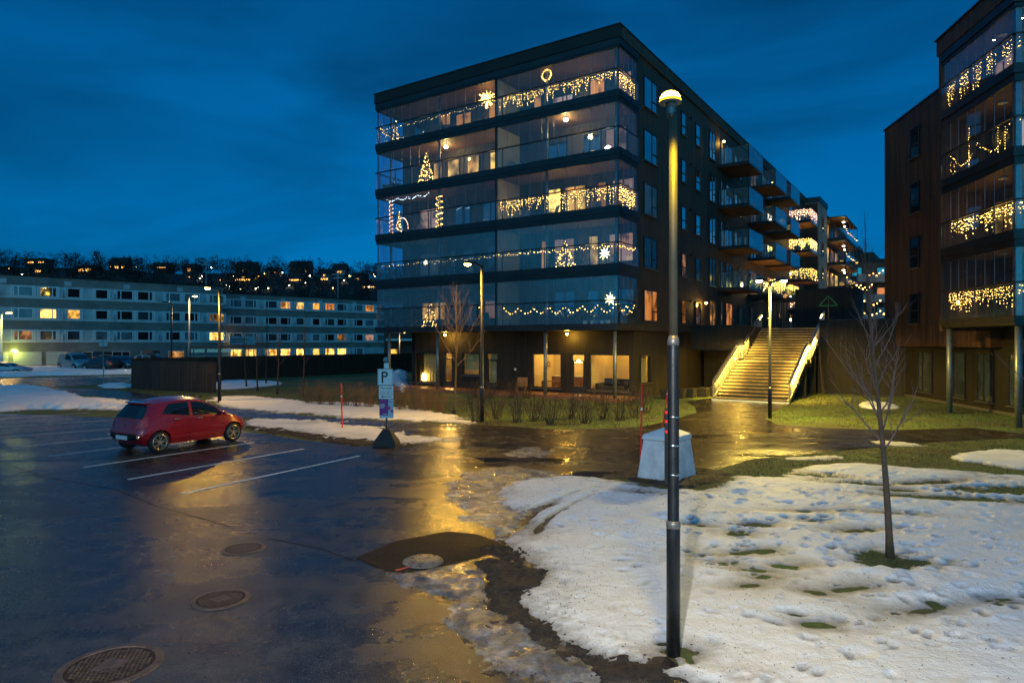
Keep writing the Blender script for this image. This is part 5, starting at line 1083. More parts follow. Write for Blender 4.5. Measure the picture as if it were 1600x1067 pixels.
# nearest: dome-headed post
x, y, h = px_lamp(1052, 1024, 178)
t = thing('street_lamp', 'tall near lamp post with a glowing yellow dome head standing in the snow', 'street lamp', (x, y, 0))
mb = MB(); mb.tube([(0, 0, 0), (0, 0, 1.28), (0, 0, 1.33), (0, 0, 3.08), (0, 0, 3.16), (0, 0, h)], [.068, .066, .056, .055, .041, .038], 28); mb.v = mb.v; mb.build('pole', 'pole_metal', t, smooth=True)
mb = MB(); mb.tube([(0, 0, 3.16), (0, 0, h-.01)], [.0425, .0400], 28); mb.build('upper_pole', 'pole_pale', t, smooth=True)
mb = MB(); mb.lathe([(.066, 0), (.070, .01), (.070, .05), (.058, .075)], (0, 0, 1.26), 28); mb.lathe([(.056, 0), (.060, .01), (.058, .05), (.042, .1)], (0, 0, 3.06), 28); mb.build('collar', 'sill_metal', t, smooth=True)
mb = MB(); mb.lathe([(.035, -.04), (.048, 0), (.046, .05), (.046, .065), (.060, .07), (.060, .098)], (-.02, 0, h), 20); mb.build('neck', 'pole_galv', t, smooth=True)
mb = MB(); mb.lathe([(.03, .098), (.092, .100), (.102, .112), (.103, .128), (.097, .158), (.080, .188), (.052, .207), (.01, .215)], (-.03, 0, h), 28); mb.build('lens', 'lamp_dome', t, smooth=True)
mb = MB(); mb.lathe([(.1035, .112), (.1060, .114), (.1065, .126), (.1045, .134)], (-.03, 0, h), 28); mb.build('lens_rim', 'lamp_rim', t, smooth=True)
mb = MB(); mb.lathe([(.101, .096), (.107, .098), (.107, .112), (.101, .114)], (-.03, 0, h), 28); mb.build('rim', 'pole_galv', t, smooth=True)
light('SPOT', 'lamp_light', (-.06, -.50, h+.14), (1, .66, .02), NEAR_P, t, .05, (math.atan2(.5, 2.6), 0, 0), R(75), .5)
for zz in (2.35, 2.07, 1.78): mb = MB(); mb.lathe([(.058, 0), (.060, .002), (.060, .014), (.058, .016)], (0, 0, zz), 24); mb.build('steel_band', 'chrome', t, smooth=True)
bx_ = thing('reflector_strip', 'red and white weathered strip strapped to the side of the near lamp post', 'reflector', (x-.075, y-.02, 1.70)); 
MB().box(-.012, .012, -.02, .02, 0, .74).build('strip', 'pole_metal', bx_)
for zz in (.50, .60, .69): MB().box(-.014, .008, -.023, .010, zz, zz+.028).build('patch', 'red_stake', bx_)
x, y, h = px_lamp(753, 659, 415); street_lamp('slim street lamp with one head in front of the glazed balconies', x, y, h, [(-.97, -.25)], steps=((0, .085), (1.3, .07)), power=L2_P, head=(.34, .15))
x, y, h = px_lamp(343, 628, 452); street_lamp('street lamp with one glowing head behind the red car by the fence', x, y, h, [(-.9, -.42)], steps=((0, .09), (1.4, .075)), power=L3_P, head=(.34, .16))
x, y, h = px_lamp(1203, 654, 441); street_lamp('grey street lamp with two heads in front of the stairs', x, y, h, [(.85, -.4), (-.9, -.3)], 'pole_metal', steps=((0, .075), (1.2, .06)), power=L4_P, head=(.30, .14), glow='lamp_white', col=(1, .72, .12))
x, y, h = px_lamp(12, 576, 490); street_lamp('bluish street lamp at the far left edge before the garages', x, y-1, h, [(.7, .7)], 'sign_blue', steps=((0, .20), (1.8, .13)), power=L6_P, head=(.5, .35), col=(1, .62, .14))
D = 66; street_lamp('pale far street lamp standing behind the brown fence and left of the fence lamp', (295.5-800)/F*D, D, CH+(HY-464)/F*D, [(.9, -.3)], 'pole_galv', steps=((0, .13), (3.0, .10)), power=500, head=(.5, .25), col=(1, .7, .3))
D = 62; street_lamp('dark unlit lamp post behind the fence beside the pale far lamp', (268-800)/F*D, D, CH+(HY-474)/F*D, [(-.95, -.2)], steps=((0, .10), (1.4, .08)), lit=False, head=(.4, .2))
D = 74; street_lamp('pale lamp post seen past the left end of the glazed building', (624-800)/F*D, D, CH+(HY-520)/F*D, [(.9, -.3)], 'pole_galv', steps=((0, .10), (1.4, .08)), power=200, head=(.4, .2))
street_lamp('street lamp beside the viewer lighting the snow', -1.4, -2.2, 6.2, [(.5, .86)], power=BACK_P, col=(1, .965, .95), steps=((0, .07), (1.3, .055)), glow='lamp_white')
# ================================================================ parking sign
x, y = G(604, 697)
t = thing('parking_sign', 'parking sign with stacked plates and a purple notice on a weighted pyramid foot', 'sign', (x, y, 0), -.06)
MB().add([(-.34, -.30, 0), (.34, -.30, 0), (.34, .30, 0), (-.34, .30, 0), (-.33, -.29, .13), (.33, -.29, .13), (.33, .29, .13), (-.33, .29, .13), (-.10, -.09, .50), (.10, -.09, .50), (.10, .09, .50), (-.10, .09, .50)],
         [(0, 3, 2, 1), (0, 1, 5, 4), (1, 2, 6, 5), (2, 3, 7, 6), (3, 0, 4, 7), (4, 5, 9, 8), (5, 6, 10, 9), (6, 7, 11, 10), (7, 4, 8, 11), (8, 9, 10, 11)]).build('foot', 'rubber', t)
mb = MB(); mb.tube([(0, 0, .45), (0, 0, 2.44)], .030, 14); mb.build('pole', 'pole_galv', t, smooth=True)
MB().box(-.07, .07, -.035, -.02, 2.30, 2.46).build('small_plate', 'sign_white', t)
def rtext(txt, size, loc, m, par, name='lettering', align='CENTER'):
    c_ = bpy.data.curves.new('t', 'FONT'); c_.body = txt; c_.size = size; c_.align_x = align; c_.align_y = 'CENTER'; c_.extrude = .0015
    o = bpy.data.objects.new('t', c_); me = bpy.data.meshes.new_from_object(o); bpy.data.objects.remove(o)
    me.transform(Matrix.Translation(loc) @ Matrix.Rotation(R(90), 4, 'X')); me.materials.clear(); me.materials.append(MATS[m])
    q = bpy.data.objects.new(name, me); COL.objects.link(q); q.parent = par; return q
def plate(z0, z1, w, xo=0, m='sign_white', nm='plate'):
    p = MB().box(xo-w/2, xo+w/2, -.055, -.045, z0, z1).build(nm, m, t); return p
pl1 = plate(1.80, 2.29, .45, -.03); 
fb = MB(); 
for (a, b, c_, d_) in ((-.245, .185, 2.275, 2.283), (-.245, .185, 1.807, 1.815), (-.245, -.237, 1.815, 2.275), (.177, .185, 1.815, 2.275)): fb.box(a, b, -.058, -.056, c_, d_)
fb.build('border', 'sign_black', pl1)
pm = MB(); pm.box(-.135, -.085, -.059, -.056, 1.87, 2.21)                  # the letter P
seg = []; cx, cz, ro, ri = -.03, 2.125, .085, .037
for i in range(13):
    a = math.pi/2-math.pi*i/12; seg.append((cx+ro*math.cos(a), cz+ro*math.sin(a)))
inner = [(cx+ri*math.cos(math.pi/2-math.pi*i/12), cz+ri*math.sin(math.pi/2-math.pi*i/12)) for i in range(13)]
for i in range(12): pm.add([(seg[i][0], -.059, seg[i][1]), (seg[i+1][0], -.059, seg[i+1][1]), (inner[i+1][0], -.059, inner[i+1][1]), (inner[i][0], -.059, inner[i][1])], [(0, 1, 2, 3)])
pm.box(-.086, cx, -.059, -.056, 2.162, 2.21).box(-.086, cx, -.059, -.056, 2.04, 2.088); pm.build('lettering', 'sign_black', pl1)
pl2 = plate(1.545, 1.785, .43, .0); rtext('Mot avgift', .085, (0, -.057, 1.715), 'sign_black', pl2); rtext('Gjenn. spd. 5', .066, (0, -.057, 1.605), 'sign_black', pl2)
pl3 = plate(1.405, 1.53, .43, .0); am = MB(); am.box(-.10, .17, -.059, -.056, 1.457, 1.477); am.add([(-.17, -.059, 1.467), (-.09, -.059, 1.500), (-.09, -.059, 1.434)], [(0, 1, 2)]); am.build('arrow', 'sign_black', pl3)
pl4 = plate(.83, 1.39, .42, .01, 'sign_blue', 'notice'); MB().box(-.20, .065, -.0585, -.056, .915, 1.388).build('purple_field', 'sign_purple', pl4)
MB().box(.065, .215, -.0585, -.056, 1.30, 1.315).box(-.19, -.04, -.061, -.059, 1.345, 1.365).box(-.19, .04, -.061, -.059, 1.295, 1.31).build('magenta_bar', 'sign_magenta', pl4)
cm = MB(); cm.tube([(.08, -.060, 1.13), (.08, -.0605, 1.13)], .055, 20); cm.tube([(.175, -.060, 1.04), (.175, -.0605, 1.04)], .042, 20); cm.build('roundel', 'sign_magenta', pl4)
tm_ = MB()
for (a, b, z) in ((-.18, -.05, 1.235), (-.18, -.02, 1.20), (-.18, -.04, 1.165), (-.18, -.07, 1.13), (-.08, .04, .95)): tm_.box(a, b, -.061, -.059, z, z+.014)
tm_.build('lettering', 'sign_white', pl4)
for zz in (2.05, 1.66, 1.47, 1.1): MB().box(-.05, .05, -.044, .035, zz-.012, zz+.012).build('clamp', 'pole_galv', t)
# small back-facing sign by the road
D = 47.5; x = (161.5-800)/F*D; t = thing('road_sign', 'small road sign seen from behind on a grey post by the road', 'sign', (x, D, 0), .2)
mb = MB(); mb.tube([(0, 0, 0), (0, 0, 3.2)], .035, 8); mb.build('pole', 'pole_galv', t); MB().box(-.28, .28, -.02, .0, 2.75, 3.15).build('plate', 'grey_metal', t)
# ================================================================ marker stakes
def stake(label, px, py, h, lean=(0, 0), r=.016):
    x, y = G(px, py); t = thing('marker_stake', label, 'stake', (x, y, 0), 0, 'red snow marker stakes')
    f = lambda z: (lean[0]*z, lean[1]*z, z)
    mb = MB(); mb.tube([f(0), f(h)], r, 10); mb.build('rod', 'red_stake', t); mb = MB(); mb.tube([f(h*.70), f(h*.70+.06)], r+.003, 10); mb.build('reflector_band', 'reflector', t)
stake('thin red stake in the snow between the red car and the parking sign', 535, 671, 1.62, (-.03, 0), .024)
stake('upright red stake leaning on the left side of the white box', 1001, 738, 2.1, (.015, 0), .020)
stake('tilted red stake on the grass edge behind the white box', 1036, 664, 1.6, (.14, 0), .024)
# ================================================================ white ballast box
Fp = Vector((3.60, 14.55, 0)); a_ = Vector((-.745, .667, 0)); b_ = Vector((.60, .80, 0)).normalized()
cx_ = Fp+a_*.48+b_*.55; t = thing('ballast_box', 'white tapered box with a bluish roof-shaped lid standing at the snow edge', 'box', cx_, math.atan2(b_.y, b_.x))
def frustum(w0, d0, z0, w1, d1, z1): return [(-w0, -d0, z0), (w0, -d0, z0), (w0, d0, z0), (-w0, d0, z0), (-w1, -d1, z1), (w1, -d1, z1), (w1, d1, z1), (-w1, d1, z1)], [(0, 3, 2, 1), (4, 5, 6, 7), (0, 1, 5, 4), (1, 2, 6, 5), (2, 3, 7, 6), (3, 0, 4, 7)]
bb = MB(); bb.add(*frustum(.56, .48, 0, .42, .40, .86)); ob = bb.build('body', 'box_white', t); md = ob.modifiers.new('bv', 'BEVEL'); md.width = .02; md.segments = 3
bb = MB(); bb.add([(-.45, -.43, .865), (.45, -.43, .865), (.45, .43, .865), (-.45, .43, .865), (-.43, -.41, .97), (.43, -.41, .97), (.43, .41, .97), (-.43, .41, .97), (-.18, -.0, 1.14), (.18, .0, 1.14)],
                  [(0, 3, 2, 1), (0, 1, 5, 4), (1, 2, 6, 5), (2, 3, 7, 6), (3, 0, 4, 7), (4, 5, 9, 8), (5, 6, 9), (6, 7, 8, 9), (7, 4, 8)]); ob = bb.build('lid', 'box_lid', t); md = ob.modifiers.new('bv', 'BEVEL'); md.width = .02; md.segments = 3
# ================================================================ manhole covers
def manhole(label, px, py, r, sq=False, seed=0):
    x, y = G(px, py); t = thing('manhole_cover', label, 'manhole cover', (x, y, .004), .5+seed, 'manhole covers in the parking asphalt')
    mb = MB(); n = 40
    for i in range(n):
        a, b = 6.2832*i/n, 6.2832*(i+1)/n; c0, s0, c1, s1 = math.cos(a), math.sin(a), math.cos(b), math.sin(b)
        for (r0, r1, z0, z1) in ((r*1.16, r*1.13, .000, .010), (r*1.13, r*.96, .010, .014), (r*.96, r*.95, .014, .004)): mb.add([(r0*c0, r0*s0, z0), (r0*c1, r0*s1, z0), (r1*c1, r1*s1, z1), (r1*c0, r1*s0, z1)], [(0, 1, 2, 3)])
    mb.build('rim', 'iron_frame', t)
    mb = MB(); mb.lathe([(r*.945, .0025), (r*.94, .005), (r*.90, .0055)], n=40); lid = mb.build('lid', 'cast_iron', t)
    mb = MB(); s = r*.115; k = int(r/s)+1
    for i in range(-k, k+1):
        for j in range(-k, k+1):
            cx, cy = i*s, j*s+(s/2 if i % 2 else 0)
            if math.hypot(cx, cy) < r*.84 and not (sq and abs(cx) < r*.34 and abs(cy) < r*.34): mb.box(cx-s*.33, cx+s*.33, cy-s*.30, cy+s*.30, .0056, .013)
    if sq: mb.box(-r*.3, r*.3, -r*.3, r*.3, .0056, .011); mb.box(-r*.2, -r*.1, -r*.2, r*.2, .0111, .014).box(r*.1, r*.2, -r*.2, r*.2, .0111, .014).box(-r*.099, r*.099, -r*.05, r*.05, .0111, .014)
    mb.build('tread_pattern', 'iron_frame', lid)
manhole('small rimmed manhole cover catching the golden lamp streak, farthest of the three', 380, 858, .27); manhole('middle rusty manhole cover with a wide grey ring', 345, 937, .29, True, .4); manhole('largest manhole cover at the bottom edge of the car park', 173, 1041, .40, True, .9)
x, y = G(661, 879); t = thing('manhole_cover', 'raised round cover glazed with ice at the edge of the dark asphalt patch', 'manhole cover', (x, y, .010), .3, 'manhole covers in the parking asphalt')
MB().lathe([(.285, 0), (.28, .018), (.25, .028)], n=36).build('rim', 'frosted_iron', t, smooth=False); MB().lathe([(.245, .0285), (.235, .036), (.12, .040), (.02, .038)], n=36).build('lid', 'frosted_iron', t, smooth=True)
# ================================================================ cars
def cr(p0, p1, p2, p3, t): return p1+(p2-p0)*(.5*t)+(p0*2-p1*5+p2*4-p3)*(.5*t*t)+(p1*3-p0-p2*3+p3)*(.5*t*t*t)
HATCH = [[(-1.64, 0, .26), (-1.81, 0, .52), (-1.70, 0, .90), (-1.38, 0, 1.36), (-1.18, 0, 1.435)],
         [(-1.63, .42, .26), (-1.79, .50, .52), (-1.68, .50, .90), (-1.36, .44, 1.345), (-1.14, 0, 1.44)],
         [(-1.55, .68, .25), (-1.68, .765, .52), (-1.55, .72, .93), (-1.22, .545, 1.33), (-1.0, 0, 1.455)],
         [(-1.15, .73, .22), (-1.2, .81, .52), (-1.18, .775, .945), (-.90, .580, 1.37), (-.78, 0, 1.475)],
         [(-.6, .73, .20), (-.6, .79, .50), (-.6, .78, .915), (-.52, .60, 1.40), (-.4, 0, 1.485)],
         [(0, .73, .20), (0, .785, .50), (0, .78, .885), (0, .595, 1.385), (0, 0, 1.465)],
         [(.45, .73, .20), (.45, .79, .50), (.52, .775, .875), (.36, .57, 1.30), (.38, 0, 1.37)],
         [(.85, .73, .20), (.85, .795, .50), (.95, .76, .865), (.98, .66, .935), (1.06, 0, .995)],
         [(1.2, .73, .22), (1.22, .80, .50), (1.25, .75, .80), (1.25, .60, .86), (1.30, 0, .91)],
         [(1.5, .68, .24), (1.6, .73, .50), (1.52, .68, .71), (1.50, .52, .77), (1.54, 0, .82)],
         [(1.64, .42, .25), (1.77, .46, .50), (1.70, .45, .64), (1.63, .38, .70), (1.66, 0, .74)],
         [(1.66, 0, .25), (1.80, 0, .50), (1.74, 0, .62), (1.68, 0, .68), (1.66, 0, .72)]]
def car_surface(ST_):
    S = [[Vector(p) for p in r] for r in ST_]; n = len(S); m_ = len(S[0])
    def ev(i, v, off=0, side=1):
        def at(i, v):
            k = min(int(i), n-2); t = i-k
            def row(j):
                if j < 0: r = [Vector((p.x, -p.y, p.z)) for p in S[1]]
                elif j > n-1: r = [Vector((p.x, -p.y, p.z)) for p in S[n-2]]
                else: r = S[j]
                kv = min(int(v), m_-2); tv = v-kv
                a = r[kv-1] if kv > 0 else r[0]*2-r[1]
                d = r[kv+2] if kv+2 < m_ else Vector((r[m_-1].x*2-r[m_-2].x, -r[m_-2].y, r[m_-2].z))
                if kv == 2: return r[2].lerp(r[3], tv)+(Vector((0, .035*math.sin(tv*math.pi), 0)) if r[2].y > .1 else Vector((0, 0, 0)))
                if kv == 1: a = r[0]; d = r[2]*2-r[1]
                if kv == 3:
                    a = r[3]*2-Vector((r[3].x, r[3].y+.05, r[3].z+.0)); a = r[3]+(r[2]-r[3])*.25
                return cr(a, r[kv], r[kv+1], d, tv)
            return cr(row(k-1), row(k), row(k+1), row(k+2), t)
        p = at(i, v)
        if off:
            e = .02; du = at(min(n-1, i+e), v)-at(max(0, i-e), v); dv = at(i, min(m_-1, v+e))-at(i, max(0, v-e)); nn = du.cross(dv)
            if nn.length > 1e-9:
                nn.normalize(); c_ = Vector((0, 0, .6)); 
                if nn.dot(p-c_) < 0: nn = -nn
                p = p+nn*off
        p.y = max(0, p.y) if off == 0 else p.y
        return Vector((p.x, p.y*side, p.z))
    return ev, n, m_
def patch(mb, ev, poly, off, side, ni=14, nv=6):
    """quad patch between corners given as (i, v): lower-left, lower-right, upper-right, upper-left"""
    (a, b, c_, d_) = [Vector(q) for q in poly]; o = len(mb.v)
    for s in range(ni+1):
        for r_ in range(nv+1):
            u, w = s/ni, r_/nv; q = (a*(1-u)+b*u)*(1-w)+(d_*(1-u)+c_*u)*w; mb.v.append(tuple(ev(q.x, q.y, off, side)))
    for s in range(ni):
        for r_ in range(nv):
            k = o+s*(nv+1)+r_; mb.f.append((k, k+nv+1, k+nv+2, k+1) if side > 0 else (k, k+1, k+nv+2, k+nv+1))
def make_car(label, loc, rz, paint='car_red', glassm='car_glass', scale=(1, 1, 1), detail=True, group=None, van=False, rack=False):
    ST_ = HATCH
    if van:
        ST_ = [[tuple(p) for p in r] for r in HATCH]; zt = {0: (1.52, 1.62), 1: (1.52, 1.62), 2: (1.52, 1.64), 3: (1.55, 1.66), 4: (1.56, 1.67), 5: (1.55, 1.66), 6: (1.46, 1.55)}
        for i, (a, b) in zt.items(): r = ST_[i]; r[3] = (r[3][0]-(.12 if i < 3 else 0), r[3][1]*1.14, a); r[4] = (r[4][0]-(.25 if i < 3 else 0), 0, b)
    ev, n, m_ = car_surface(ST_); t = thing('parked_car', label, 'van' if van else 'car', loc, rz, group); t.scale = scale
    bm = bmesh.new(); NI, NV = (n-1)*6, (m_-1)*6; grid = []
    for s in range(NI+1):
        row = []
        for r_ in range(NV+1): row.append(ev(s/6, r_/6))
        grid.append(row)
    def vert(p): return bm.verts.new(p)
    R_ = []
    for s in range(NI+1):
        right = [vert(p) for p in grid[s]]; left = [vert(Vector((p.x, -p.y, p.z))) for p in grid[s]]; R_.append((right, left))
    for s in range(NI):
        for r_ in range(NV):
            for q in (0, 1):
                f = [R_[s][q][r_], R_[s+1][q][r_], R_[s+1][q][r_+1], R_[s][q][r_+1]]
                try: bm.faces.new(f if q == 0 else f[::-1])
                except Exception: pass
        try: bm.faces.new([R_[s][0][0], R_[s][1][0], R_[s+1][1][0], R_[s+1][0][0]])
        except Exception: pass
    bmesh.ops.remove_doubles(bm, verts=bm.verts, dist=.0015); bmesh.ops.dissolve_degenerate(bm, edges=bm.edges, dist=.0005); bmesh.ops.recalc_face_normals(bm, faces=bm.faces)
    me = bpy.data.meshes.new('body'); bm.to_mesh(me); bm.free()
    ob = bpy.data.objects.new('body', me); COL.objects.link(ob)
    # wheel arches
    cut = MB()
    for xx in (-1.19, 1.19):
        for sg in (1, -1): cut.tube([(xx, sg*.50, .30), (xx, sg*1.0, .30)], .335, 28)
    co = cut.build('cutter', 'rubber', recenter=False); bo = ob.modifiers.new('b', 'BOOLEAN'); bo.operation = 'DIFFERENCE'; bo.object = co; bo.solver = 'EXACT'
    dg = bpy.context.evaluated_depsgraph_get(); me2 = bpy.data.meshes.new_from_object(ob.evaluated_get(dg)); bpy.data.objects.remove(ob); bpy.data.objects.remove(co)
    me2.name = 'body'; me2.materials.clear(); me2.materials.append(MATS[paint]); me2.polygons.foreach_set('material_index', [0]*len(me2.polygons)); me2.polygons.foreach_set('use_smooth', [True]*len(me2.polygons))
    body = bpy.data.objects.new('body', me2); COL.objects.link(body); body.parent = t
    es = body.modifiers.new('e', 'EDGE_SPLIT'); es.split_angle = R(38)
    for sg in (1, -1):
        for (q, nm) in ((((4.68, 2.10), (6.72, 2.12), (6.40, 2.84), (4.66, 2.88)), 'front_side_window'), (((2.95, 2.30), (4.50, 2.10), (4.48, 2.88), (3.20, 2.86)), 'rear_side_window')):
            if van and nm == 'rear_side_window': continue
            mb = MB(); patch(mb, ev, q, .006, sg); mb.build(nm, glassm, t, smooth=True)
        mb = MB(); patch(mb, ev, ((0, 2.16), (1.45, 2.12), (1.15, 2.90), (0, 2.90)), .006, sg); mb.build('rear_window', glassm, t, smooth=True)
        mb = MB(); patch(mb, ev, ((6.22, 3.12), (6.92, 3.12), (6.92, 4.0), (6.22, 4.0)), .006, sg); mb.build('windscreen', glassm, t, smooth=True)
        mb = MB(); patch(mb, ev, ((1.05, 1.50), (2.25, 1.60), (2.05, 2.22), (1.60, 2.25)), .010, sg); mb.build('tail_light', 'tail_red', t, smooth=True)
        mb = MB(); patch(mb, ev, ((9.0, 1.6), (9.9, 1.5), (9.7, 1.95), (8.8, 2.15)), .010, sg); mb.build('headlight', 'headlight', t, smooth=True)
        mb = MB(); patch(mb, ev, ((0, .42), (1.35, .52), (1.25, 1.12), (0, 1.10)), .010, sg); mb.build('bumper_insert', 'car_black', t, smooth=True)
        if detail:
            mb = MB(); p = ev(1.62, .90, .012, sg); mb.tube([p, p+Vector((-.02, .004*sg, 0))], .042, 14); mb.build('reversing_light', 'headlight', t)
            for iv in (3.72, 4.95):
                p, q = ev(iv, 1.93, .012, sg), ev(iv+.30, 1.93, .012, sg); mb = MB(); mb.tube([p, (p+q)/2+Vector((0, .012*sg, 0)), q], .013, 8); mb.build('door_handle', 'chrome', t, smooth=True)
            mb = MB()   # door gaps
            for (q0, q1) in (((4.60, .25), (4.60, 2.02)), ((6.55, .3), (6.78, 2.05)), ((3.30, 1.30), (3.45, 2.05)), ((3.62, .22), (6.5, .22))):
                pts = [ev(q0[0]+(q1[0]-q0[0])*k/12, q0[1]+(q1[1]-q0[1])*k/12, .002, sg) for k in range(13)]; mb.tube(pts, .0065, 4)
            mb.build('door_gap', 'car_black', t)
            p = ev(6.55, 2.15, .0, sg); mb = MB(); mb.lathe([(.02, -.05), (.075, -.035), (.085, .02), (.06, .055), (.01, .065)], (p.x+.02, p.y+.10*sg, p.z+.03), 12); mb.tube([p, (p.x+.02, p.y+.08*sg, p.z+.01)], .02, 6); mb.build('wing_mirror', paint, t, smooth=True)
    if detail:
        p = ev(0, .78, .02, 1); MB().box(p.x-.012, p.x+.004, -.26, .26, p.z-.055, p.z+.055).build('number_plate', 'plate_white', t)
        p = ev(0, 1.72, .012, 1); mb = MB(); mb.tube([(p.x, 0, p.z), (p.x-.012, 0, p.z)], .04, 16); mb.build('badge', 'chrome', t)
        mb = MB(); mb.add([(-1.34, -.46, 1.345), (-1.34, .46, 1.345), (-1.48, .42, 1.36), (-1.48, -.42, 1.36), (-1.22, -.48, 1.40), (-1.22, .48, 1.40), (-1.47, .42, 1.385), (-1.47, -.42, 1.385)], [(0, 3, 2, 1), (4, 5, 6, 7), (0, 1, 5, 4), (1, 2, 6, 5), (2, 3, 7, 6), (3, 0, 4, 7)]); mb.build('spoiler', paint, t)
        mb = MB(); mb.tube([(-1.10, .0, 1.44), (-1.27, 0, 1.60)], [.008, .004], 6); mb.build('aerial', 'car_black', t)
    if rack: mb = MB(); mb.add(*frustum(.8, .38, 1.56, .68, .32, 1.86)); mb.build('roof_box', 'car_black', t)
    if van:
        mb = MB(); [mb.beam((-.9+k*.9, -.6, 1.72), (-.9+k*.9, .6, 1.72), .03) for k in range(3)]; [mb.beam((-1.1, s*.55, 1.74), (1.0, s*.55, 1.74), .03) for s in (1, -1)]; mb.build('roof_rack', 'dark_metal', t)
    for xx in (-1.19, 1.19):
        for sg in (1, -1):
            w = MB(); yc = sg*.70; w.lathe([(.20, -.085), (.275, -.09), (.29, -.06), (.292, 0), (.29, .06), (.275, .09), (.20, .085)], n=28); M = Matrix.Translation((xx, yc, .292)) @ Matrix.Rotation(R(90), 4, 'X')
            w.v = [tuple(M @ Vector(p)) for p in w.v]; wh = w.build('wheel', 'tyre', t, smooth=True)
            if detail:
                rmb = MB(); yo = yc+sg*.082
                for k in range(5):
                    a = 6.2832*k/5+.2
                    for da in (-.16, .16):
                        c1, s1 = math.cos(a+da*.4), math.sin(a+da*.4); c2, s2 = math.cos(a+da*1.5), math.sin(a+da*1.5)
                        rmb.beam((xx+.045*c1, yo, .292+.045*s1), (xx+.20*c2, yo+sg*.006, .292+.20*s2), .028, .018)
                ring = [(xx+.205*math.cos(6.2832*k/28), yo, .292+.205*math.sin(6.2832*k/28)) for k in range(29)]; rmb.tube(ring, .011, 6, False)
                rmb.tube([(xx, yo-sg*.02, .292), (xx, yo+sg*.014, .292)], .052, 14); rmb.build('rim', 'rim', wh)
                mb = MB(); mb.tube([(xx, yo-sg*.05, .292), (xx, yo-sg*.035, .292)], .2, 20); mb.build('brake_disc', 'car_black', wh)
            else:
                mb = MB(); mb.tube([(xx, yc, .292), (xx, yc+sg*.095, .292)], .17, 12); mb.build('rim', 'rim', wh)
    MB().box(-1.5, 1.5, -.5, .5, .19, .24).build('underbody', 'car_black', t)
    return t
hd = Vector((-8.62+9.82, 20.6-18.5, 0)).normalized(); rt = Vector((hd.y, -hd.x, 0)); mid = Vector((-9.22, 19.55, 0))-rt*.78
make_car('red five-door hatchback parked alone in the marked bays', mid+Vector((0, 0, .006)), math.atan2(hd.y, hd.x))
for (px, py, rz, pn, sc, lb, vn, rk) in ((118, 579.5, -.55, 'car_silver', (1.25, 1.15, 1.12), 'silver van with roof bars parked before the white garage doors', True, False), (160, 581, 2.75, 'car_dark', (1.2, 1.15, 1.05), 'dark car carrying a black roof box beside the silver van', False, True), (193, 580.5, -.5, 'car_dark', (1.25, 1.15, 1.05), 'dark estate car parked nearest the brown fence', False, False), (236, 578, -.45, 'car_silver', (1.25, 1.15, 1.08), 'pale car with a roof rack showing just above the fence top', False, True), (8, 586.0, .1, 'car_silver', (1.2, 1.1, .75), 'low snowy car at the far left edge', False, False)):
    x, y = G(px, py); make_car(lb, (x, y, .1), rz, pn, scale=sc, detail=False, group='cars parked below the long block', van=vn, rack=rk)
# ================================================================ trees
def tree(name, label, x, y, h, seed, trunk_r=.05, crown0=.35, n1=16, spread=.9, sub=3, tw=4, lean=(0, 0), group=None, bm_='bark', tm='twig', rz=0, sides=6, wob=.03, guard=False):
    r_ = random.Random(seed); t = thing(name, label, 'tree', (x, y, 0), rz, group)
    N = 14; pts = []; rad = []
    for i in range(N+1):
        u = i/N; pts.append(Vector((lean[0]*u+wob*math.sin(u*5+seed), lean[1]*u+wob*math.cos(u*4+seed), h*u))); rad.append(trunk_r*(1.25-u*.2 if u < .03 else (1-u*.92)))
    mb = MB(); mb.tube(pts, rad, 10); mb.build('trunk', bm_, t, smooth=True)
    cb = MB()
    def at(u): k = min(N-1, int(u*N)); f = u*N-k; return pts[k].lerp(pts[k+1], f), rad[k]*(1-f)+rad[k+1]*f
    def branch(p, d, L, r, lvl, up):
        n = 6 if lvl == 0 else 4; q = [p.copy()]; rr = [r]; c_ = p.copy(); dd = d.copy()
        for i in range(n):
            dd = (dd+Vector((r_.gauss(0, .16), r_.gauss(0, .16), up+r_.gauss(0, .07)))).normalized(); c_ = c_+dd*(L/n); q.append(c_.copy()); rr.append(r*(1-(i+1)/n*.8))
        cb.tube(q, rr, sides if lvl == 0 else max(3, sides-2), lvl == 0)
        if lvl < 2:
            for j in range(sub if lvl == 0 else tw):
                u = r_.uniform(.22, .95); k = min(n-1, int(u*n)); b = q[k].lerp(q[k+1], u*n-k); ax = dd.orthogonal().normalized(); ax.rotate(Matrix.Rotation(r_.uniform(0, 6.28), 3, dd))
                nd_ = ((q[k+1]-q[k]).normalized()+ax*r_.uniform(.5, .9)+Vector((0, 0, .25))).normalized(); branch(b, nd_, L*r_.uniform(.28, .5)*(1.1-u*.4), rr[k]*.6, lvl+1, up*.8)
    for i in range(n1):
        u = crown0+(.97-crown0)*(i+r_.random()*.6)/n1; p, r0 = at(u); a = i*2.4+r_.uniform(-.4, .4); el = .48+u*.75+r_.uniform(-.15, .2)
        d = Vector((math.cos(a)*math.cos(el), math.sin(a)*math.cos(el), math.sin(el))); L = h*spread*(.46-.32*(u-crown0)/(1-crown0))*r_.uniform(.75, 1.15); branch(p, d, L, max(.0025, r0*.42), 0, .13)
    cb.build('crown', tm, t); return t
x, y = G(1390, 872); tree('bare_tree', 'leafless young tree with a mossy trunk standing in the near snow', x, y, 4.45, 7, .052, .34, 25, .68, 6, 4, (-.34, .0), sides=6, wob=.03)
tree('bare_tree', 'leafless tree just outside the right edge with twigs reaching into view', 8.95, 9.4, 4.2, 21, .05, .30, 20, 1.05, 5, 4, (0, 0))
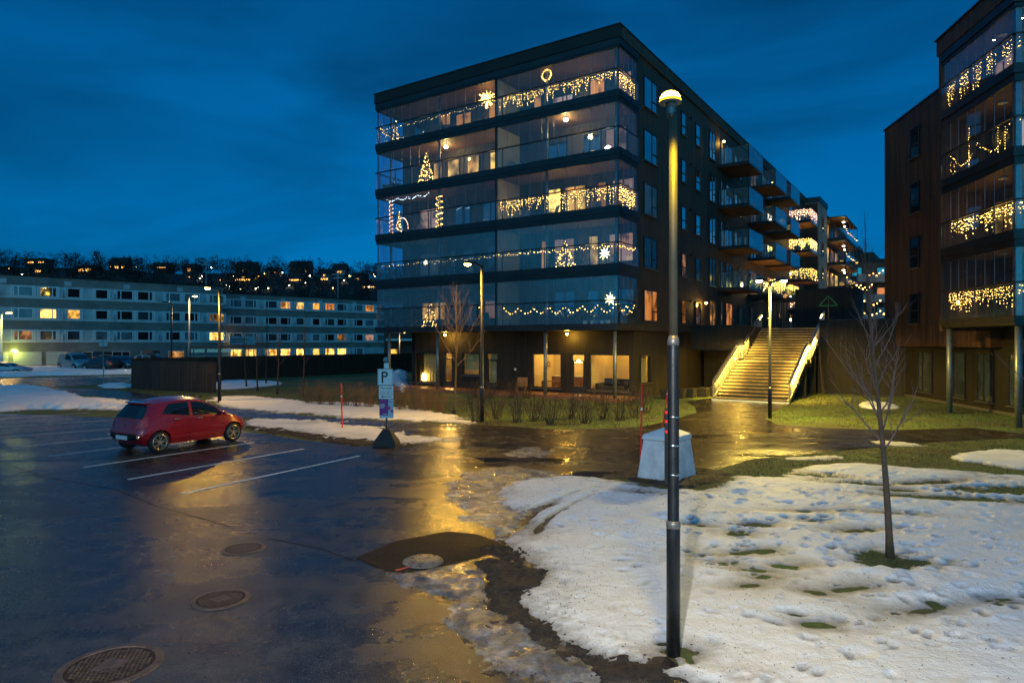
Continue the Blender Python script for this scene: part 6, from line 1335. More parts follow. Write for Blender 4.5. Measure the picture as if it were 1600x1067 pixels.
x, y = G(710, 648); tree('bare_tree', 'leafless tree on the lawn before the curtained window and balconies', x, y, 5.5, 12, .06, .36, 22, .95, 5, 4, (.1, 0), sides=5)
for i, (px, py, yt, lb) in enumerate(((385, 606, 500, 'slim young tree nearest the fence corner in the patch of yard snow'), (403, 611.5, 505, 'slim young tree second from the left at the yard snow'), (416.5, 601, 478, 'taller pale young tree rising behind the others at the yard snow'), (433.5, 616.5, 492, 'slim young tree fourth from the left on the lawn'), (472.5, 620, 482, 'slim young tree standing apart on the right of the row'))):
    x, y = G(px, py); tree('bare_tree', lb, x, y, CH+(HY-yt)/F*y, 40+i, .055, .35, 14, .55, 3, 3, (.1*(i-2), 0), 'young trees by the brown fence', 'twig_dark', 'twig_dark', sides=4)
x, y = G(1374, 601); x, y = 25.5, 47.0; tree('bare_tree', 'tall thin bare tree on the courtyard deck behind the near tree', x, y, 12.5, 66, .09, .45, 18, .35, 4, 3, (-.6, 0), bm_='twig_dark', tm='twig_dark', sides=4)
# ================================================================ shrubs
def shrub(label, x, y, h, n, spread, seed, m='shrub_stem', group=None, r=.010, twn=4, leaves=0):
    r_ = random.Random(seed); mb = MB()
    for i in range(n):
        a = r_.uniform(0, 6.28); s = spread*math.sqrt(r_.random()); L = h*r_.uniform(.65, 1.1); p = Vector((r_.gauss(0, .10), r_.gauss(0, .10), 0)); q = [p]; e = Vector((math.cos(a)*s, math.sin(a)*s, L)); 
        for k in range(1, 5): u = k/4; q.append(p+Vector((e.x*u**.8, e.y*u**.8, e.z*u**1.1))+Vector((r_.gauss(0, .02), r_.gauss(0, .02), 0)))
        mb.tube(q, [r, r*.85, r*.65, r*.5, r*.25], 3, False)
        for j in range(twn):
            u = r_.uniform(.3, .95); b = q[0].lerp(q[-1], u); k = min(3, int(u*4)); b = q[k].lerp(q[k+1], u*4-k); d = Vector((r_.gauss(0, .6), r_.gauss(0, .6), r_.uniform(.3, 1))).normalized()*h*r_.uniform(.12, .34); mb.tube([b, b+d*.5+Vector((0, 0, .01)), b+d], [r*.5, r*.4, r*.2], 3, False)
            if leaves and r_.random() < leaves: c_ = b+d; w = .03; mb.add([c_, c_+Vector((w, 0, w)), c_+Vector((0, w, -.01))], [(0, 1, 2)])
    o = mb.build('shrub', m, None, recenter=False); o.location = (x, y, 0); tag(o, label, 'shrub', group)
pos = [(745, 660), (775, 655), (806, 661), (833, 659), (860, 664), (893, 655), (915, 662), (942, 656), (968, 658), (992, 654), (1008, 646)]
desc = ['bare shrub just left of the lamp on the lawn', 'bare shrub just right of the slim lamp', 'upright bare shrub second right of the slim lamp', 'spreading bare shrub third right of the slim lamp', 'fan-shaped bare shrub left of the balcony column', 'bare shrub in front of the glass door', 'low broad shrub below the wide lit window', 'bare shrub right of the broad one below the wide window', 'leafy-tipped shrub left of the upright red stake', 'leafy-tipped shrub directly behind the upright red stake', 'last bare shrub at the right end of the row']
for i, (px, py) in enumerate(pos): x, y = G(px, py); shrub(desc[i], x, y, random.Random(i).uniform(1.0, 1.35), 26, .55, 200+i, group='bare shrubs along the footpath', leaves=.6 if i > 7 else .15)
for i, px in enumerate((482, 500, 519, 538, 558, 578, 628, 648, 668, 688)):
    x, y = G(px, 632+i*1.2+(3 if i > 5 else 0)); shrub(f'reddish dry grassy shrub {["at the left end of the dry hedge", "second from the left in the dry hedge", "third from the left in the dry hedge", "directly behind the thin red stake", "right of the thin red stake", "touching the left side of the parking sign", "touching the right side of the parking sign", "second right of the parking sign", "third right of the parking sign", "left of the leafless lawn tree"][i]}', x, y, 1.15, 46, .50, 300+i, 'dry_stem', 'dry reddish shrubs behind the snow strip', .007, 3)
for i, px in enumerate((742, 768, 800, 822, 940, 985)):
    x, y = G(px, 623 if i < 4 else 634); shrub(f'low bare hedge plant {["under the dim curtained window", "below the plain balcony door", "left of the low chair on the terrace", "left of the middle lit window", "below the wide lit window", "at the terrace corner"][i]}', x, y, 1.0, 34, .7, 400+i, 'shrub_stem', 'hedge plants along the terrace', .008, 4, .2)
# planters by the passage
for i, (px, lb) in enumerate(((1042, 'black planter left of the passage nearest the window'), (1062, 'black planter second from the left by the passage'), (1078, 'black planter third from the left by the passage'), (1098, 'black planter under the low wall lamp'), (1118, 'black planter nearest the stairs'))):
    x, y = G(px, 624-i*1.2); t = thing('planter', lb, 'planter', (x, y, 0), RZ1, 'black planters along the passage'); MB().add(*frustum(.24, .24, 0, .3, .3, .5)).build('tub', 'rubber', t); MB().box(-.26, .26, -.26, .26, .501, .52).build('earth', 'soil', t)
t = thing('chair', 'low wooden chair on the terrace left of the middle lit window', 'chair', fr_pt(B1, (t_at(815, 1.4), 1.4, .14)), RZ1+.4)
MB().box(-.3, .3, -.3, .3, .34, .40).build('seat', 'furn_wood', t); MB().box(-.3, .3, .26, .30, .40, .85).build('backrest', 'furn_wood', t)
for (a, b) in ((-.28, -.28), (.22, -.28), (.22, .22), (-.28, .22)): MB().box(a, a+.06, b, b+.06, 0, .34).build('leg', 'furn_wood', t)
# lone white flower-like bundle on the yard fence
x, y = G(563, 578); t = thing('fence_lamp', 'small pale round ornament hanging on the brown fence', 'ornament', (-12.6, 66.6, 1.25)); MB().lathe([(.05, -.3), (.28, -.2), (.36, 0), (.28, .2), (.05, .3)], n=12).build('globe', 'pot_white', t, smooth=True); MB().box(-.02, .02, 0, .3, -.02, .02).build('hook', 'dark_metal', t)
# ================================================================ festive lights and things on the balconies
def strand(name, label, cat, frame, pts, bulbm, r, group=None, wires=()):
    o0 = pts[0]; t = thing(name, label, cat, fr_pt(frame, o0), frame[1], group); ref = Vector(o0)
    mb = MB(); [mb.octa(Vector(p)-ref, r*q) for p, q in zip(pts, RB)]; mb.build('bulbs', bulbm, t)
    wm = MB()
    for w in wires:
        if len(w) > 1: wm.tube([Vector(p)-ref for p in w], .006, 3, False)
    if wires: wm.build('cable', 'wire', t)
    return t
_r = random.Random(77); RB = [_r.uniform(.7, 1.25) for _ in range(2000)]
def zk(k): return 3.69+FH*k
def icicles(a, b, y, z, dmin, dmax, step, seed, axis='x', gap=.0):
    r_ = random.Random(seed); P_ = []; Wr = []; x = a; top = []
    while x < b:
        if r_.random() > gap:
            L = r_.choice([dmin, (dmin+dmax)/2, dmax, dmin*1.3])*r_.uniform(.8, 1.1); n = max(1, int(L/.13)); col = []
            for i in range(n+1):
                q = x+r_.gauss(0, .022), y, z-.03-i*.12-r_.uniform(0, .10); q = q if axis == 'x' else (q[1], q[0], q[2]); P_.append(q); col.append(q)
            Wr.append(col)
        top.append((x, y, z) if axis == 'x' else (y, x, z)); x += step*.98*r_.uniform(.8, 1.2)
    Wr.append(top); return P_, Wr
def curtain(label, frame, runs, bulbm='bulb_gold', r=.020, group='icicle light curtains'):
    P_ = []; Wr = []
    for ru in runs: p, w = icicles(*ru[0], **ru[1]); P_ += p; Wr += w
    strand('light_curtain', label, 'string lights', frame, P_, bulbm, r, group, Wr)
def swag(a, b, n, y, z, dip, per, jit, seed, axis='x'):
    r_ = random.Random(seed); out_ = []
    n = int(n*.62)
    for i in range(n): u = i/(n-1); x = a+(b-a)*u; zz = z-dip*abs(math.sin(u*math.pi*per))-r_.uniform(0, jit); x += r_.gauss(0, .03); zz -= abs(r_.gauss(0, .03)); q = (x, y, zz) if axis == 'x' else (y, x, zz); out_.append(q)
    return out_
def garland(label, frame, runs, bulbm='bulb_gold', r=.022, group='string garlands', name='light_garland'):
    P_ = sum(runs, []); strand(name, label, 'string lights', frame, P_, bulbm, r, group, runs)
Yi = .06
# top floor
curtain('icicle lights along the whole right half of the topmost balcony, wrapping the corner', B1, [((-7.45, -.15, .07, zk(4)+1.52, .25, .75, .10, 5), {'gap': .12}), ((.15, 2.2, -.07, zk(4)+1.48, .4, .95, .11, 6), {'axis': 'y', 'gap': .15})], r=.018)
garland('thin string of lights along the handrail of the topmost left balcony', B1, [swag(-16.9, -7.9, 90, .07, zk(4)+1.46, .10, 9, .06, 3)], 'bulb_warm', .015)
garland('string of lights sloping along the end rail of the topmost left balcony', B1, [swag(.2, 2.2, 26, -16.9, zk(4)+1.30, .12, 3, .1, 4, 'y'), swag(.2, 2.2, 20, -16.95, zk(4)+1.5, .05, 2, .08, 8, 'y')], 'bulb_warm', .02)
def lit_tree(label, frame, loc, h, w, n, seed, bulbm='bulb_warm', r=.022, body='leaf_dark'):
    r_ = random.Random(seed); t = thing('christmas_tree', label, 'lit tree', fr_pt(frame, loc), frame[1], 'lit trees on the balconies'); g = np.random.default_rng(seed)
    m = 260; u = g.uniform(.05, 1, m); th = g.uniform(0, 6.283, m); rr = w*(1-u)*np.sqrt(g.uniform(.1, 1, m)); p = np.stack([rr*np.cos(th), rr*np.sin(th), u*h], 1)
    q = p+np.stack([np.cos(th)*.12, np.sin(th)*.12, -.05*np.ones(m)], 1); s = p+np.stack([-np.sin(th)*.06, np.cos(th)*.06, .03*np.ones(m)], 1); A = np.stack([p, q, s], 1).reshape(-1, 3)
    c_ = rawmesh('crown', A, np.arange(len(A)).reshape(-1, 3), body); c_.parent = t; mb = MB(); mb.tube([(0, 0, 0), (0, 0, h*.9)], .02, 5); mb.build('trunk', 'bark', t)
    mb = MB()
    for i in range(n): u = 1-math.sqrt(r_.random()); u = min(.99, u*1.02); a = i*2.399; rr = w*(1-u)*r_.uniform(.85, 1.08); mb.octa((rr*math.cos(a), rr*math.sin(a), .05+u*h), r*r_.uniform(.8, 1.2))
    mb.build('bulbs', bulbm, t); return t
lit_tree('slender lit tree in the far left corner of the topmost balcony', B1, (-16.5, 1.0, zk(4)+.27), 2.1, .30, 60, 1)
lit_tree('tall Christmas tree covered in lights on the second balcony from the top', B1, (t_at(666, .9), .9, zk(3)+.27), 2.25, .62, 130, 2, 'bulb_gold', .030)
lit_tree('lit tree on the fourth balcony down, right half, below the star', B1, (t_at(883, 1.2), 1.2, zk(1)+.27), 1.75, .7, 90, 3, 'bulb_gold', .027)
lit_tree('lit Christmas tree among dark plants on the lowest left balcony', B1, (t_at(672, .8), .8, zk(0)+.27), 1.75, .48, 56, 4, 'bulb_gold', .027)
lit_tree('small lit tree at the left end of the middle balcony', B1, (t_at(624, .9), .9, zk(2)+.27), 1.75, .22, 60, 5, 'bulb_gold', .026)
lit_tree('white lit branch standing at the back left of the topmost balcony', B1, (t_at(639, 1.6), 1.6, zk(4)+.27), .7, .35, 26, 6, 'bulb_white', .02, 'twig_dark')
# burst of lights and wreath
g_ = random.Random(9); P_ = []; Wr = []; C = Vector((t_at(761, .7), .7, zk(4)+1.95))
for i in range(46):
    d = Vector((g_.gauss(0, 1), g_.gauss(0, 1)*.6, g_.gauss(0, 1))).normalized(); L = g_.uniform(.3, .62); row = [tuple(C+d*L*q/5) for q in range(1, 6)]; P_ += row; Wr.append([tuple(C), tuple(C+d*L)])
strand('light_burst', 'big spiky burst of lights hanging beside the divider of the topmost balcony', 'hanging light', B1, P_, 'bulb_gold', .032, None, Wr)
C = Vector((t_at(854, .35), .35, zk(4)+2.28)); P_ = [tuple(C+Vector((math.cos(a)*(.26+.05*(i % 2)), 0, math.sin(a)*(.26+.05*(i % 2))))) for i, a in enumerate([6.283*i/30 for i in range(30)])]
strand('light_wreath', 'ring shaped light wreath on the column of the topmost balcony', 'wreath', B1, P_, 'bulb_gold', .026, None, [P_+P_[:1]])
# middle floor
curtain('icicle lights along the right half of the middle balcony and round its corner', B1, [((-7.4, -.15, .07, zk(2)+1.50, .3, .95, .105, 15), {'gap': .10}), ((.15, 2.2, -.07, zk(2)+1.48, .7, 1.1, .10, 16), {'axis': 'y'})], 'bulb_gold', .020)
garland('white wavy tube of lights under the ceiling of the middle balcony, left end', B1, [swag(-16.4, -12.9, 80, .16, zk(3)-.22, .16, 4, .03, 11)], 'bulb_white', .024)
def spiral(x, y, z0, z1, r, n, turns): return [(x+r*math.cos(6.283*turns*i/n), y+r*math.sin(6.283*turns*i/n), z0+(z1-z0)*i/n) for i in range(n+1)]
garland('lights wound round the end column of the middle balcony', B1, [spiral(-16.33, .42, zk(2)+.3, zk(3)-.3, .12, 80, 9)], 'bulb_pink', .024, name='column_lights')
garland('lights wound round the column in the left half of the middle balcony', B1, [spiral(-12.24, .42, zk(2)+.35, zk(3)-.5, .20, 66, 6)], 'bulb_gold', .028, name='column_lights')
garland('arch of lights standing at the left end of the middle balcony', B1, [[(t_at(628, 1.2)+.55*math.cos(a), 1.2, zk(2)+.9+.75*math.sin(a)) for a in [math.pi*i/30 for i in range(31)]]+[(t_at(628, 1.2)-.55, 1.2, zk(2)+.3+.1*i) for i in range(6)]], 'bulb_pink', .026, name='light_arch')
# fourth
garland('long string of lights along the handrail of the fourth balcony down, right half and corner', B1, [swag(-7.5, -.15, 90, .07, zk(1)+1.47, .09, 10, .05, 21), swag(.1, 2.2, 24, -.07, zk(1)+1.47, .08, 3, .05, 22, 'y')], 'bulb_gold', .025)
garland('faint string of lights along the handrail of the fourth balcony down, left half', B1, [swag(-16.8, -7.9, 70, .07, zk(1)+1.46, .1, 11, .08, 23)], 'bulb_warm', .017)
garland('scalloped garland of larger bulbs along the lowest right balcony', B1, [swag(-7.2, -.2, 72, .08, zk(0)+1.34, .34, 7, .05, 25), swag(.15, 2.2, 20, -.08, zk(0)+1.38, .34, 2, .06, 26, 'y')], 'bulb_gold', .030)
def star(label, frame, loc, r, seed, tilt=0):
    t = thing('paper_star', label, 'star lamp', fr_pt(frame, loc), frame[1]); mb = MB(); r_ = random.Random(seed); c_ = Vector((0, 0, 0))
    for i in range(9):
        a = 6.283*i/9+tilt; L = r*r_.uniform(.75, 1.15); tip = Vector((math.cos(a)*L, r_.uniform(-.25, .25)*r, math.sin(a)*L)); n = Vector((-math.sin(a), 0, math.cos(a)))*r*.17; y = Vector((0, r*.17, 0)); q = Vector((math.cos(a), 0, math.sin(a)))*r*.16
        mb.add([q+n, q+y, q-n, q-y, tip], [(0, 1, 4), (1, 2, 4), (2, 3, 4), (3, 0, 4)])
    mb.octa((0, 0, 0), r*.3); mb.build('shade', 'star_glow', t); mb = MB(); mb.tube([(0, 0, r*.2), (0, 0, r*1.6)], .006, 4); mb.build('cord', 'wire', t)
    light('POINT', 'star_light', (0, -.1, 0), WARM, 3, t, .2)
star('bright paper star hanging behind the fourth balcony rail near the corner', B1, (t_at(945, .8), .8, zk(1)+1.12), .36, 1, .3)
star('yellow paper star at the handrail of the lowest balcony near the corner', B1, (t_at(954, .5), .5, zk(0)+1.62), .36, 2, .25)
star('small warm star behind the handrail of the fourth balcony, left half', B1, (t_at(665, 1.6), 1.6, zk(1)+1.6), .2, 3)
def ceil_lamp(label, frame, loc, power, r=.13, col=(1, .60, .18)):
    t = thing('ceiling_lamp', label, 'lamp', fr_pt(frame, loc), frame[1]); MB().lathe([(.06, .0), (.10, -.02), (.10, -.05)], n=14).build('housing', 'pot_white', t, smooth=True); MB().lathe([(.10, -.052), (r, -.10), (r, -.15), (r*.6, -.21), (.01, -.23)], n=14).build('globe', 'ceil_glow', t, smooth=True)
    light('POINT', 'lamp_light', (0, 0, -.34), col, power, t, .12)
ceil_lamp('bright ceiling lamp over the second balcony from the top, left half', B1, (t_at(697, 1.2), 1.2, zk(4)-.06), 55); ceil_lamp('bright ceiling lamp over the second balcony from the top, right half', B1, (t_at(884, .9), .9, zk(4)-.06), 60)
for k, x, w, c_ in ((4, -9.5, 14, SOD), (4, -3, 17, SOD), (4, -14.5, 7, WARM), (3, -12.5, 24, SOD), (3, -9, 22, SOD), (3, -3, 8, SOD), (2, -3.5, 26, SOD), (2, -14.5, 10, (1, .45, .2)), (1, -2.5, 16, WARM), (0, -13.2, 8, WARM)): light('POINT', 'balcony_light', (x, 1.7, zk(k)+1.2), c_, w, b1, .3)
light('POINT', 'balcony_light', (-8.2, 1.6, zk(2)+2.4), (1, .02, .06), 5, b1, .1)
# right-hand building
for i in range(5):
    a = .35+i*.98; curtain(f'cluster of hanging lights, {["nearest the corner", "second from the corner", "third from the corner", "fourth from the corner", "farthest from the corner"][i]}, on the top balcony of the right-hand building', B2, [((a, a+.62, .07, zk(3)+1.50, .45, .95, .10, 40+i), {'axis': 'y'})], 'bulb_gold', .013, 'light clusters on the right-hand building')
curtain('hanging lights on the front rail of the top balcony at the right edge', B2, [((.2, 2.2, .07, zk(3)+1.5, .4, .9, .16, 47), {})], 'bulb_gold', .013)
sw_ = swag(.5, 4.6, 70, .08, zk(2)+1.42, .62, 2, .05, 51, 'y'); v1 = [(.08, 3.2+.02*math.sin(i), zk(2)+.4+i*.09) for i in range(20)]; v2 = [(.08, 1.2, zk(2)+.4+i*.10) for i in range(12)]; v3 = [(.08, .75, zk(2)+.5+i*.1) for i in range(10)]; v4 = [(.08, 4.5+.2*math.sin(i*1.7), zk(2)+.45+i*.07) for i in range(11)]
garland('draped garland with upright light strings on the second balcony of the right-hand building', B2, [sw_, v1, v2, v3, v4], 'bulb_gold', .014)
garland('string of lights on the front rail under the top balcony at the right edge', B2, [swag(.2, 2.4, 22, .08, zk(2)+1.45, .08, 2, .05, 55), [(.5, .08, zk(2)+.5+i*.09) for i in range(9)]], 'bulb_gold', .014)
curtain('dense golden icicle lights on the third balcony of the right-hand building', B2, [((.2, 4.6, .07, zk(1)+1.48, .25, .75, .085, 61), {'axis': 'y', 'gap': .08}), ((.2, 2.2, .07, zk(1)+1.48, .3, .8, .1, 62), {})], 'bulb_gold', .019)
curtain('even golden icicle lights on the lowest balcony of the right-hand building', B2, [((.3, 4.85, .07, zk(0)+1.48, .35, .80, .080, 63), {'axis': 'y', 'gap': .14}), ((.2, 1.2, .07, zk(0)+1.48, .3, .5, .1, 64), {})], 'bulb_gold', .016)
for k, p in ((1, 14), (0, 5), (2, 12), (3, 1.5)): light('POINT', 'balcony_light', (.9, 2.6, zk(k)+1.5), SOD, p, b3, .3)
for (y, lb) in ((1.2, 'small ceiling spot nearer the corner of the top right-hand balcony'), (3.0, 'small ceiling spot farther from the corner of the top right-hand balcony')):
    t = thing('ceiling_spot', lb, 'lamp', fr_pt(B2, (.9, y, zk(3)+2.62)), RZ2); MB().lathe([(.05, 0), (.05, -.03)], n=10).build('housing', 'pot_white', t); MB().lathe([(.045, -.031), (.03, -.045), (.004, -.05)], n=10).build('globe', 'lamp_white', t)
# side balconies
def sb(label, k, y0, w, z, bulbm='bulb_gold', r=.030, dm=.3, dx=.8, near=True, outer=True, group='icicle lights on the side balconies'):
    runs = []
    if near: runs.append(((.2, 2.1, y0+.06, z+1.34, dm, dx, .13, k*7+int(y0)), {}))
    if outer: runs.append(((y0+.1, y0+w-.1, 2.12, z+1.34, dm, dx, .13, k*7+int(y0)+3), {'axis': 'y'}))
    curtain(label, B1, runs, bulbm, r, group)
zb = lambda k: 3.69+FH*k+.1
sb('golden icicle lights on the second-lowest balcony of the middle stack', 2, 24.9, 4.1, zb(1)+0, 'bulb_gold', .04, .4, 1.0, near=True)
for k, lb in ((4, 'pinkish icicle lights on the topmost balcony of the farthest stack'), (3, 'golden icicle lights on the second balcony of the farthest stack'), (2, 'copper net lights on the third balcony of the farthest stack'), (1, 'glowing wavy lights on the lowest balcony of the farthest stack')):
    sb(lb, k, 40.2, 4.0, 3.69+FH*k-.5, 'bulb_pink' if k in (4, 1) else 'bulb_gold', .042 if k != 2 else .03, .5, 1.0)
sb('warm lights on the lowest balcony of the third stack', 1, 30.7, 3.9, zb(1), 'bulb_gold', .04, .3, .5)
for (k, y0, p) in ((1, 24.9, 12), (3, 24.9, 5), (1, 16.8, 6), (3, 40.2, 10), (2, 40.2, 6), (1, 30.7, 6)): light('POINT', 'balcony_light', (1.3, y0+1.6, zb(k)+1.1), SOD, p, b1, .3)
for (k, y0, lb, nm) in ((1, 17.5, 'pair of glowing lantern lights on the lowest balcony of the nearest stack', 'lantern'), (3, 26.2, 'small glowing shaded table lamp on the third-lowest balcony of the middle stack', 'lantern'), (4, 19.4, 'little white candle lantern on the topmost side balcony', 'lantern')):
    t = thing(nm, lb, 'lantern', fr_pt(B1, (1.5, y0, zb(k)+.23)), RZ1); MB().box(-.09, .09, -.09, .09, 0, .03).box(-.09, .09, -.09, .09, .36, .40).box(-.09, -.075, -.09, -.075, .03, .36).box(.075, .09, .075, .09, .03, .36).build('frame', 'dark_metal', t); MB().lathe([(.05, .04), (.065, .15), (.05, .3), (.01, .34)], n=8).build('candle', 'ceil_glow', t)
# hanging decorations in the farther block
for k in range(5): garland(f'warm string lights across the {["lowest", "second", "third", "fourth", "topmost"][k]} balcony front of the pale farther block', B1, [swag(55.2, 65.5, 26, 3.46, 3.9+2.85*k+1.0, .25, 3, .1, 90+k, 'y')], 'bulb_gold', .05, 'strings on the pale farther block')
for i, (px, py, D, w, lb) in enumerate(((1335, 444, 92, 4.5, 'cluster of gold lights on an upper balcony of the distant block'), (1337, 470, 92, 6.5, 'row of gold lights one floor lower on the distant block'), (1333, 496, 88, 5.5, 'bright gold lights at deck level before the distant block'), (1389, 486, 90, 8, 'row of amber lights low on the grey distant block'), (1390, 422, 96, 7, 'warm lights high on the grey distant block'))):
    x = (px-800)/F*D; z = CH+(HY-py)/F*D; garland(lb, ((x, D, z), 0), [swag(-w/2, w/2, 26, -.3, 0, .5, 3, .5, 120+i)], 'bulb_gold', .10, 'lights on the distant block')
# ---------------------------------------------------------------- furniture and plants on the balconies
def furniture_chair(label, frame, loc, rz, m='fabric_grey', high=.9):
    t = thing('balcony_chair', label, 'chair', fr_pt(frame, loc), frame[1]+rz, 'chairs on the balconies')
    MB().box(-.27, .27, -.26, .26, .38, .46).build('seat', m, t); MB().add([(-.27, .22, .46), (.27, .22, .46), (.27, .28, .46), (-.27, .28, .46), (-.24, .36, high), (.24, .36, high), (.24, .41, high), (-.24, .41, high)], [(0, 3, 2, 1), (4, 5, 6, 7), (0, 1, 5, 4), (1, 2, 6, 5), (2, 3, 7, 6), (3, 0, 4, 7)]).build('backrest', m, t)
    for (a, b) in ((-.25, -.24), (.22, -.24), (.22, .21), (-.25, .21)): MB().box(a, a+.03, b, b+.03, 0, .38).build('leg', 'dark_metal', t)
    MB().box(-.31, -.27, -.24, .28, .60, .63).build('armrest', 'dark_metal', t); MB().box(.27, .31, -.24, .28, .60, .63).build('armrest', 'dark_metal', t)
def round_tbl(label, frame, loc, r=.45):
    t = thing('balcony_table', label, 'table', fr_pt(frame, loc), frame[1], 'tables on the balconies'); MB().lathe([(r, .70), (r, .74), (r-.02, .745)], n=20).build('tabletop', 'dark_metal', t); mb = MB(); mb.tube([(0, 0, .03), (0, 0, .70)], .03, 8); mb.build('stem', 'dark_metal', t); MB().lathe([(.25, 0), (.25, .02), (.04, .05)], n=14).build('base', 'dark_metal', t)
FL = {4: 'topmost', 3: 'second-highest', 2: 'middle', 1: 'fourth', 0: 'lowest'}
for (k, px, y, rz, w) in ((4, 658, 1.3, .4, 'left of the white planter'), (4, 684, 1.1, -.6, 'left half'), (4, 728, 1.4, .3, 'left half near the spiky burst'), (3, 606, 1.3, 1.2, 'at the open end'), (3, 705, 1.5, 0, 'before the lit windows'), (3, 800, 1.1, .8, 'right of the divider'), (3, 845, 1.4, -.8, 'beside the white bench'), (2, 656, 1.3, .5, 'left half behind the wound column'), (2, 820, 1.2, .6, 'right half nearest the divider'), (2, 862, 1.2, -.7, 'right half by the round table'), (2, 930, 1.3, .2, 'right half near the corner'), (1, 700, 1.3, .3, 'left half'), (1, 765, 1.4, -.3, 'left of the divider'), (0, 790, 1.3, .7, 'right half by the divider'), (0, 745, 1.4, -.4, 'under the parasol'), (0, 760, .9, .9, 'front of the parasol')):
    furniture_chair(f'balcony chair on the {FL[k]} balcony, {w}', B1, (t_at(px, y), y, zk(k)+.27), rz, ['fabric_grey', 'sofa_dark'][px % 2])
for (k, px, y, w) in ((3, 618, 1.3, 'at the open end'), (2, 842, 1.2, 'in the right half'), (4, 705, 1.2, 'in the left half'), (0, 752, 1.2, 'below the parasol'), (1, 720, 1.2, 'in the left half')): round_tbl(f'round table on the {FL[k]} balcony {w}', B1, (t_at(px, y), y, zk(k)+.27))
t = thing('parasol', 'open greenish parasol inside the lowest balcony left of the divider', 'parasol', fr_pt(B1, (t_at(757, 1.1), 1.1, zk(0)+.27)), RZ1); mb = MB(); mb.tube([(0, 0, 0), (0, 0, 2.05)], .022, 8); mb.build('pole', 'dark_metal', t); MB().lathe([(1.05, 1.62), (1.0, 1.68), (.5, 1.9), (.03, 2.08)], n=8).build('canopy', 'umbrella_cloth', t); MB().lathe([(.22, 0), (.2, .08)], n=12).build('base', 'rubber', t)
def pot_plant(label, frame, loc, h, w, seed, pot='pot_white', n=120, m='leaf_dark'):
    t = thing('potted_plant', label, 'plant', fr_pt(frame, loc), frame[1], 'potted plants on the balconies'); MB().lathe([(.10, 0), (.14, .24), (.15, .26), (.13, .26)], n=12).build('pot', pot, t); g = np.random.default_rng(seed)
    u = g.uniform(.0, 1, n); th = g.uniform(0, 6.283, n); rr = w*np.sin(.4+u*2.4)*np.sqrt(g.uniform(0, 1, n)); p = np.stack([rr*np.cos(th), rr*np.sin(th), .26+u*h], 1); A = np.stack([p, p+g.normal(0, .08, (n, 3)), p+g.normal(0, .08, (n, 3))], 1).reshape(-1, 3)
    c_ = rawmesh('foliage', A, np.arange(len(A)).reshape(-1, 3), m); c_.parent = t; mb = MB(); mb.tube([(0, 0, .2), (0, 0, .26+h*.8)], .012, 4); mb.build('stem', 'bark', t)
for (k, px, y, h, w, pt, lb) in ((0, 914, .5, .55, .22, 'pot_white', 'leafy plant in a white pot on the lowest right balcony, left of three'), (0, 941, .5, .65, .25, 'pot_white', 'leafy plant in a white pot on the lowest right balcony, middle of three'), (0, 949.5, .5, .4, .16, 'pot_white', 'small plant in a white pot on the lowest right balcony, right of three'), (0, 925, .6, .9, .10, 'pot_white', 'thin upright plant between white pots on the lowest right balcony'),
                               (0, 606, .7, .8, .45, 'rubber', 'dark bushy plant at the far left end of the lowest balcony'), (0, 622, .6, 1.0, .5, 'rubber', 'dark bushy plant second from the left on the lowest balcony'), (0, 637, .8, 1.1, .55, 'rubber', 'dark bushy plant left of the lit Christmas tree'), (0, 651, .7, 1.0, .5, 'rubber', 'dark bushy plant touching the lit Christmas tree'), (0, 703, .7, 1.0, .4, 'rubber', 'dark plant right of the lit Christmas tree by the bare tree'), (0, 850, .6, .9, .4, 'rubber', 'dark plant beside the middle column of the lowest balcony'), (0, 880, .7, .8, .4, 'rubber', 'dark plant left of the white pots'),
                               (1, 606, .8, 1.0, .5, 'rubber', 'dark plant in the left corner of the fourth balcony'), (1, 625, .7, .8, .4, 'rubber', 'second dark plant from the left on the fourth balcony'), (1, 868, .9, .9, .45, 'rubber', 'dark plant left of the lit tree on the fourth balcony'), (1, 905, .9, 1.0, .35, 'rubber', 'dark plant right of the lit tree on the fourth balcony'), (1, 822, .8, .8, .45, 'rubber', 'dark plant in the right half of the fourth balcony'), (4, 691, .8, .6, .25, 'pot_white', 'pale planter with a plant on the topmost left balcony')):
    pot_plant(lb, B1, (t_at(px, y), y, zk(k)+.27), h, w, int(px), pt)
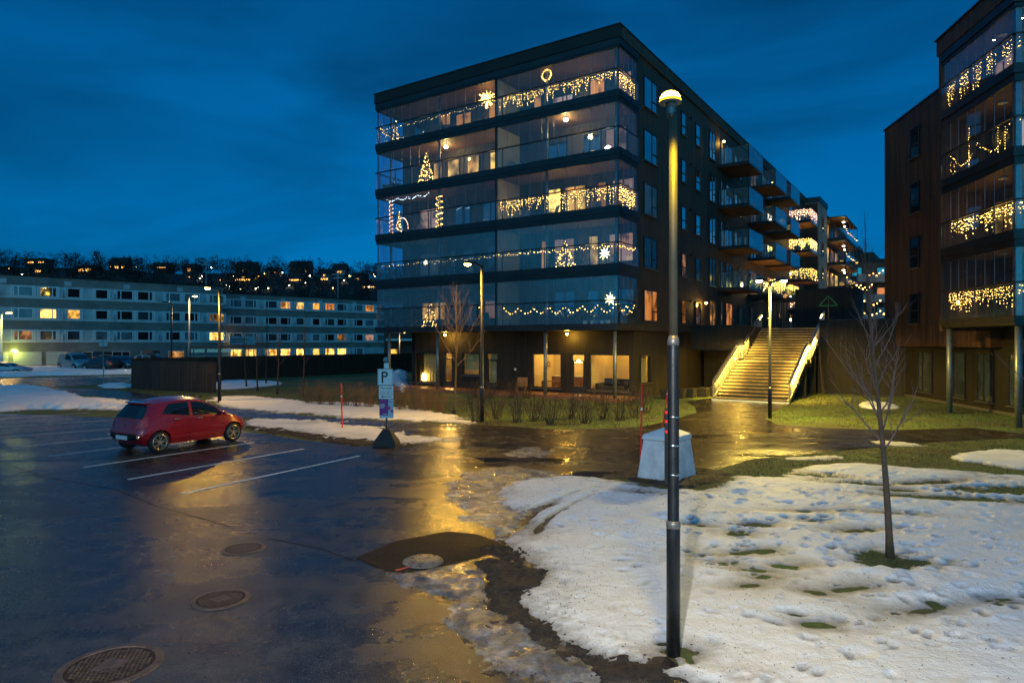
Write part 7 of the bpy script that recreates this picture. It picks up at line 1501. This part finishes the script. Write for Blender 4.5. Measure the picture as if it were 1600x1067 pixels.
t = thing('bench', 'white bench frame on the second-highest balcony right of the divider', 'bench', fr_pt(B1, (t_at(812, .8), .8, zk(3)+.27)), RZ1); MB().box(-.6, .6, -.15, .15, .42, .46).build('seat', 'pot_white', t); MB().box(-.58, -.53, -.14, .14, 0, .42).build('leg', 'pot_white', t); MB().box(.53, .58, -.14, .14, 0, .42).build('leg', 'pot_white', t)
t = thing('pendant_lamp', 'small white pendant lamp seen in the second-highest balcony near the corner', 'lamp', fr_pt(B1, (t_at(950, 1.6), 1.6, zk(3)+1.0)), RZ1); MB().lathe([(.16, 0), (.14, .06), (.03, .14)], n=14).build('lamp_shade', 'lamp_white', t); mb = MB(); mb.tube([(0, 0, .14), (0, 0, 1.85)], .006, 4); mb.build('cord', 'wire', t)
t = thing('paper_star', 'purple spiky paper star hanging in the middle lit ground-floor window', 'star lamp', fr_pt(B1, (t_at(857, 2.9), 2.9, 1.75)), RZ1); mb = MB()
for i in range(11): a = 6.283*i/11; mb.add([(math.cos(a-.3)*.08, 0, math.sin(a-.3)*.08), (math.cos(a)*.1, -.06, math.sin(a)*.1), (math.cos(a+.3)*.08, 0, math.sin(a+.3)*.08), (math.cos(a)*.30, 0, math.sin(a)*.30)], [(0, 1, 3), (1, 2, 3), (2, 0, 3)])
mb.build('shade', 'sign_magenta', t); mb = MB(); mb.tube([(0, 0, .1), (0, 0, 1.6)], .006, 4); mb.build('cord', 'wire', t)
t = thing('pendant_lamp', 'warm pendant lamp seen through the glass door', 'lamp', fr_pt(B1, (t_at(904, 4.4), 4.4, 1.85)), RZ1); MB().lathe([(.24, 0), (.22, .05), (.03, .14)], n=14).build('lamp_shade', 'ceil_glow', t); mb = MB(); mb.tube([(0, 0, .14), (0, 0, 1.6)], .006, 4); mb.build('cord', 'wire', t)
t = thing('warning_sign', 'green framed triangular sign on a post at the head of the stairs', 'sign', fr_pt(ST, (3.6, 12.6, DZ)), RZ1); mb = MB(); mb.tube([(0, 0, 0), (0, 0, 2.1)], .035, 8); mb.build('pole', 'furn_wood', t)
mb = MB(); tri = [(-.55, 1.5), (.55, 1.5), (0, 2.15)]
for i in range(3): a, b = tri[i], tri[(i+1) % 3]; mb.beam((a[0], -.05, a[1]), (b[0], -.05, b[1]), .03, .07)
mb.build('frame', 'sign_green', t)
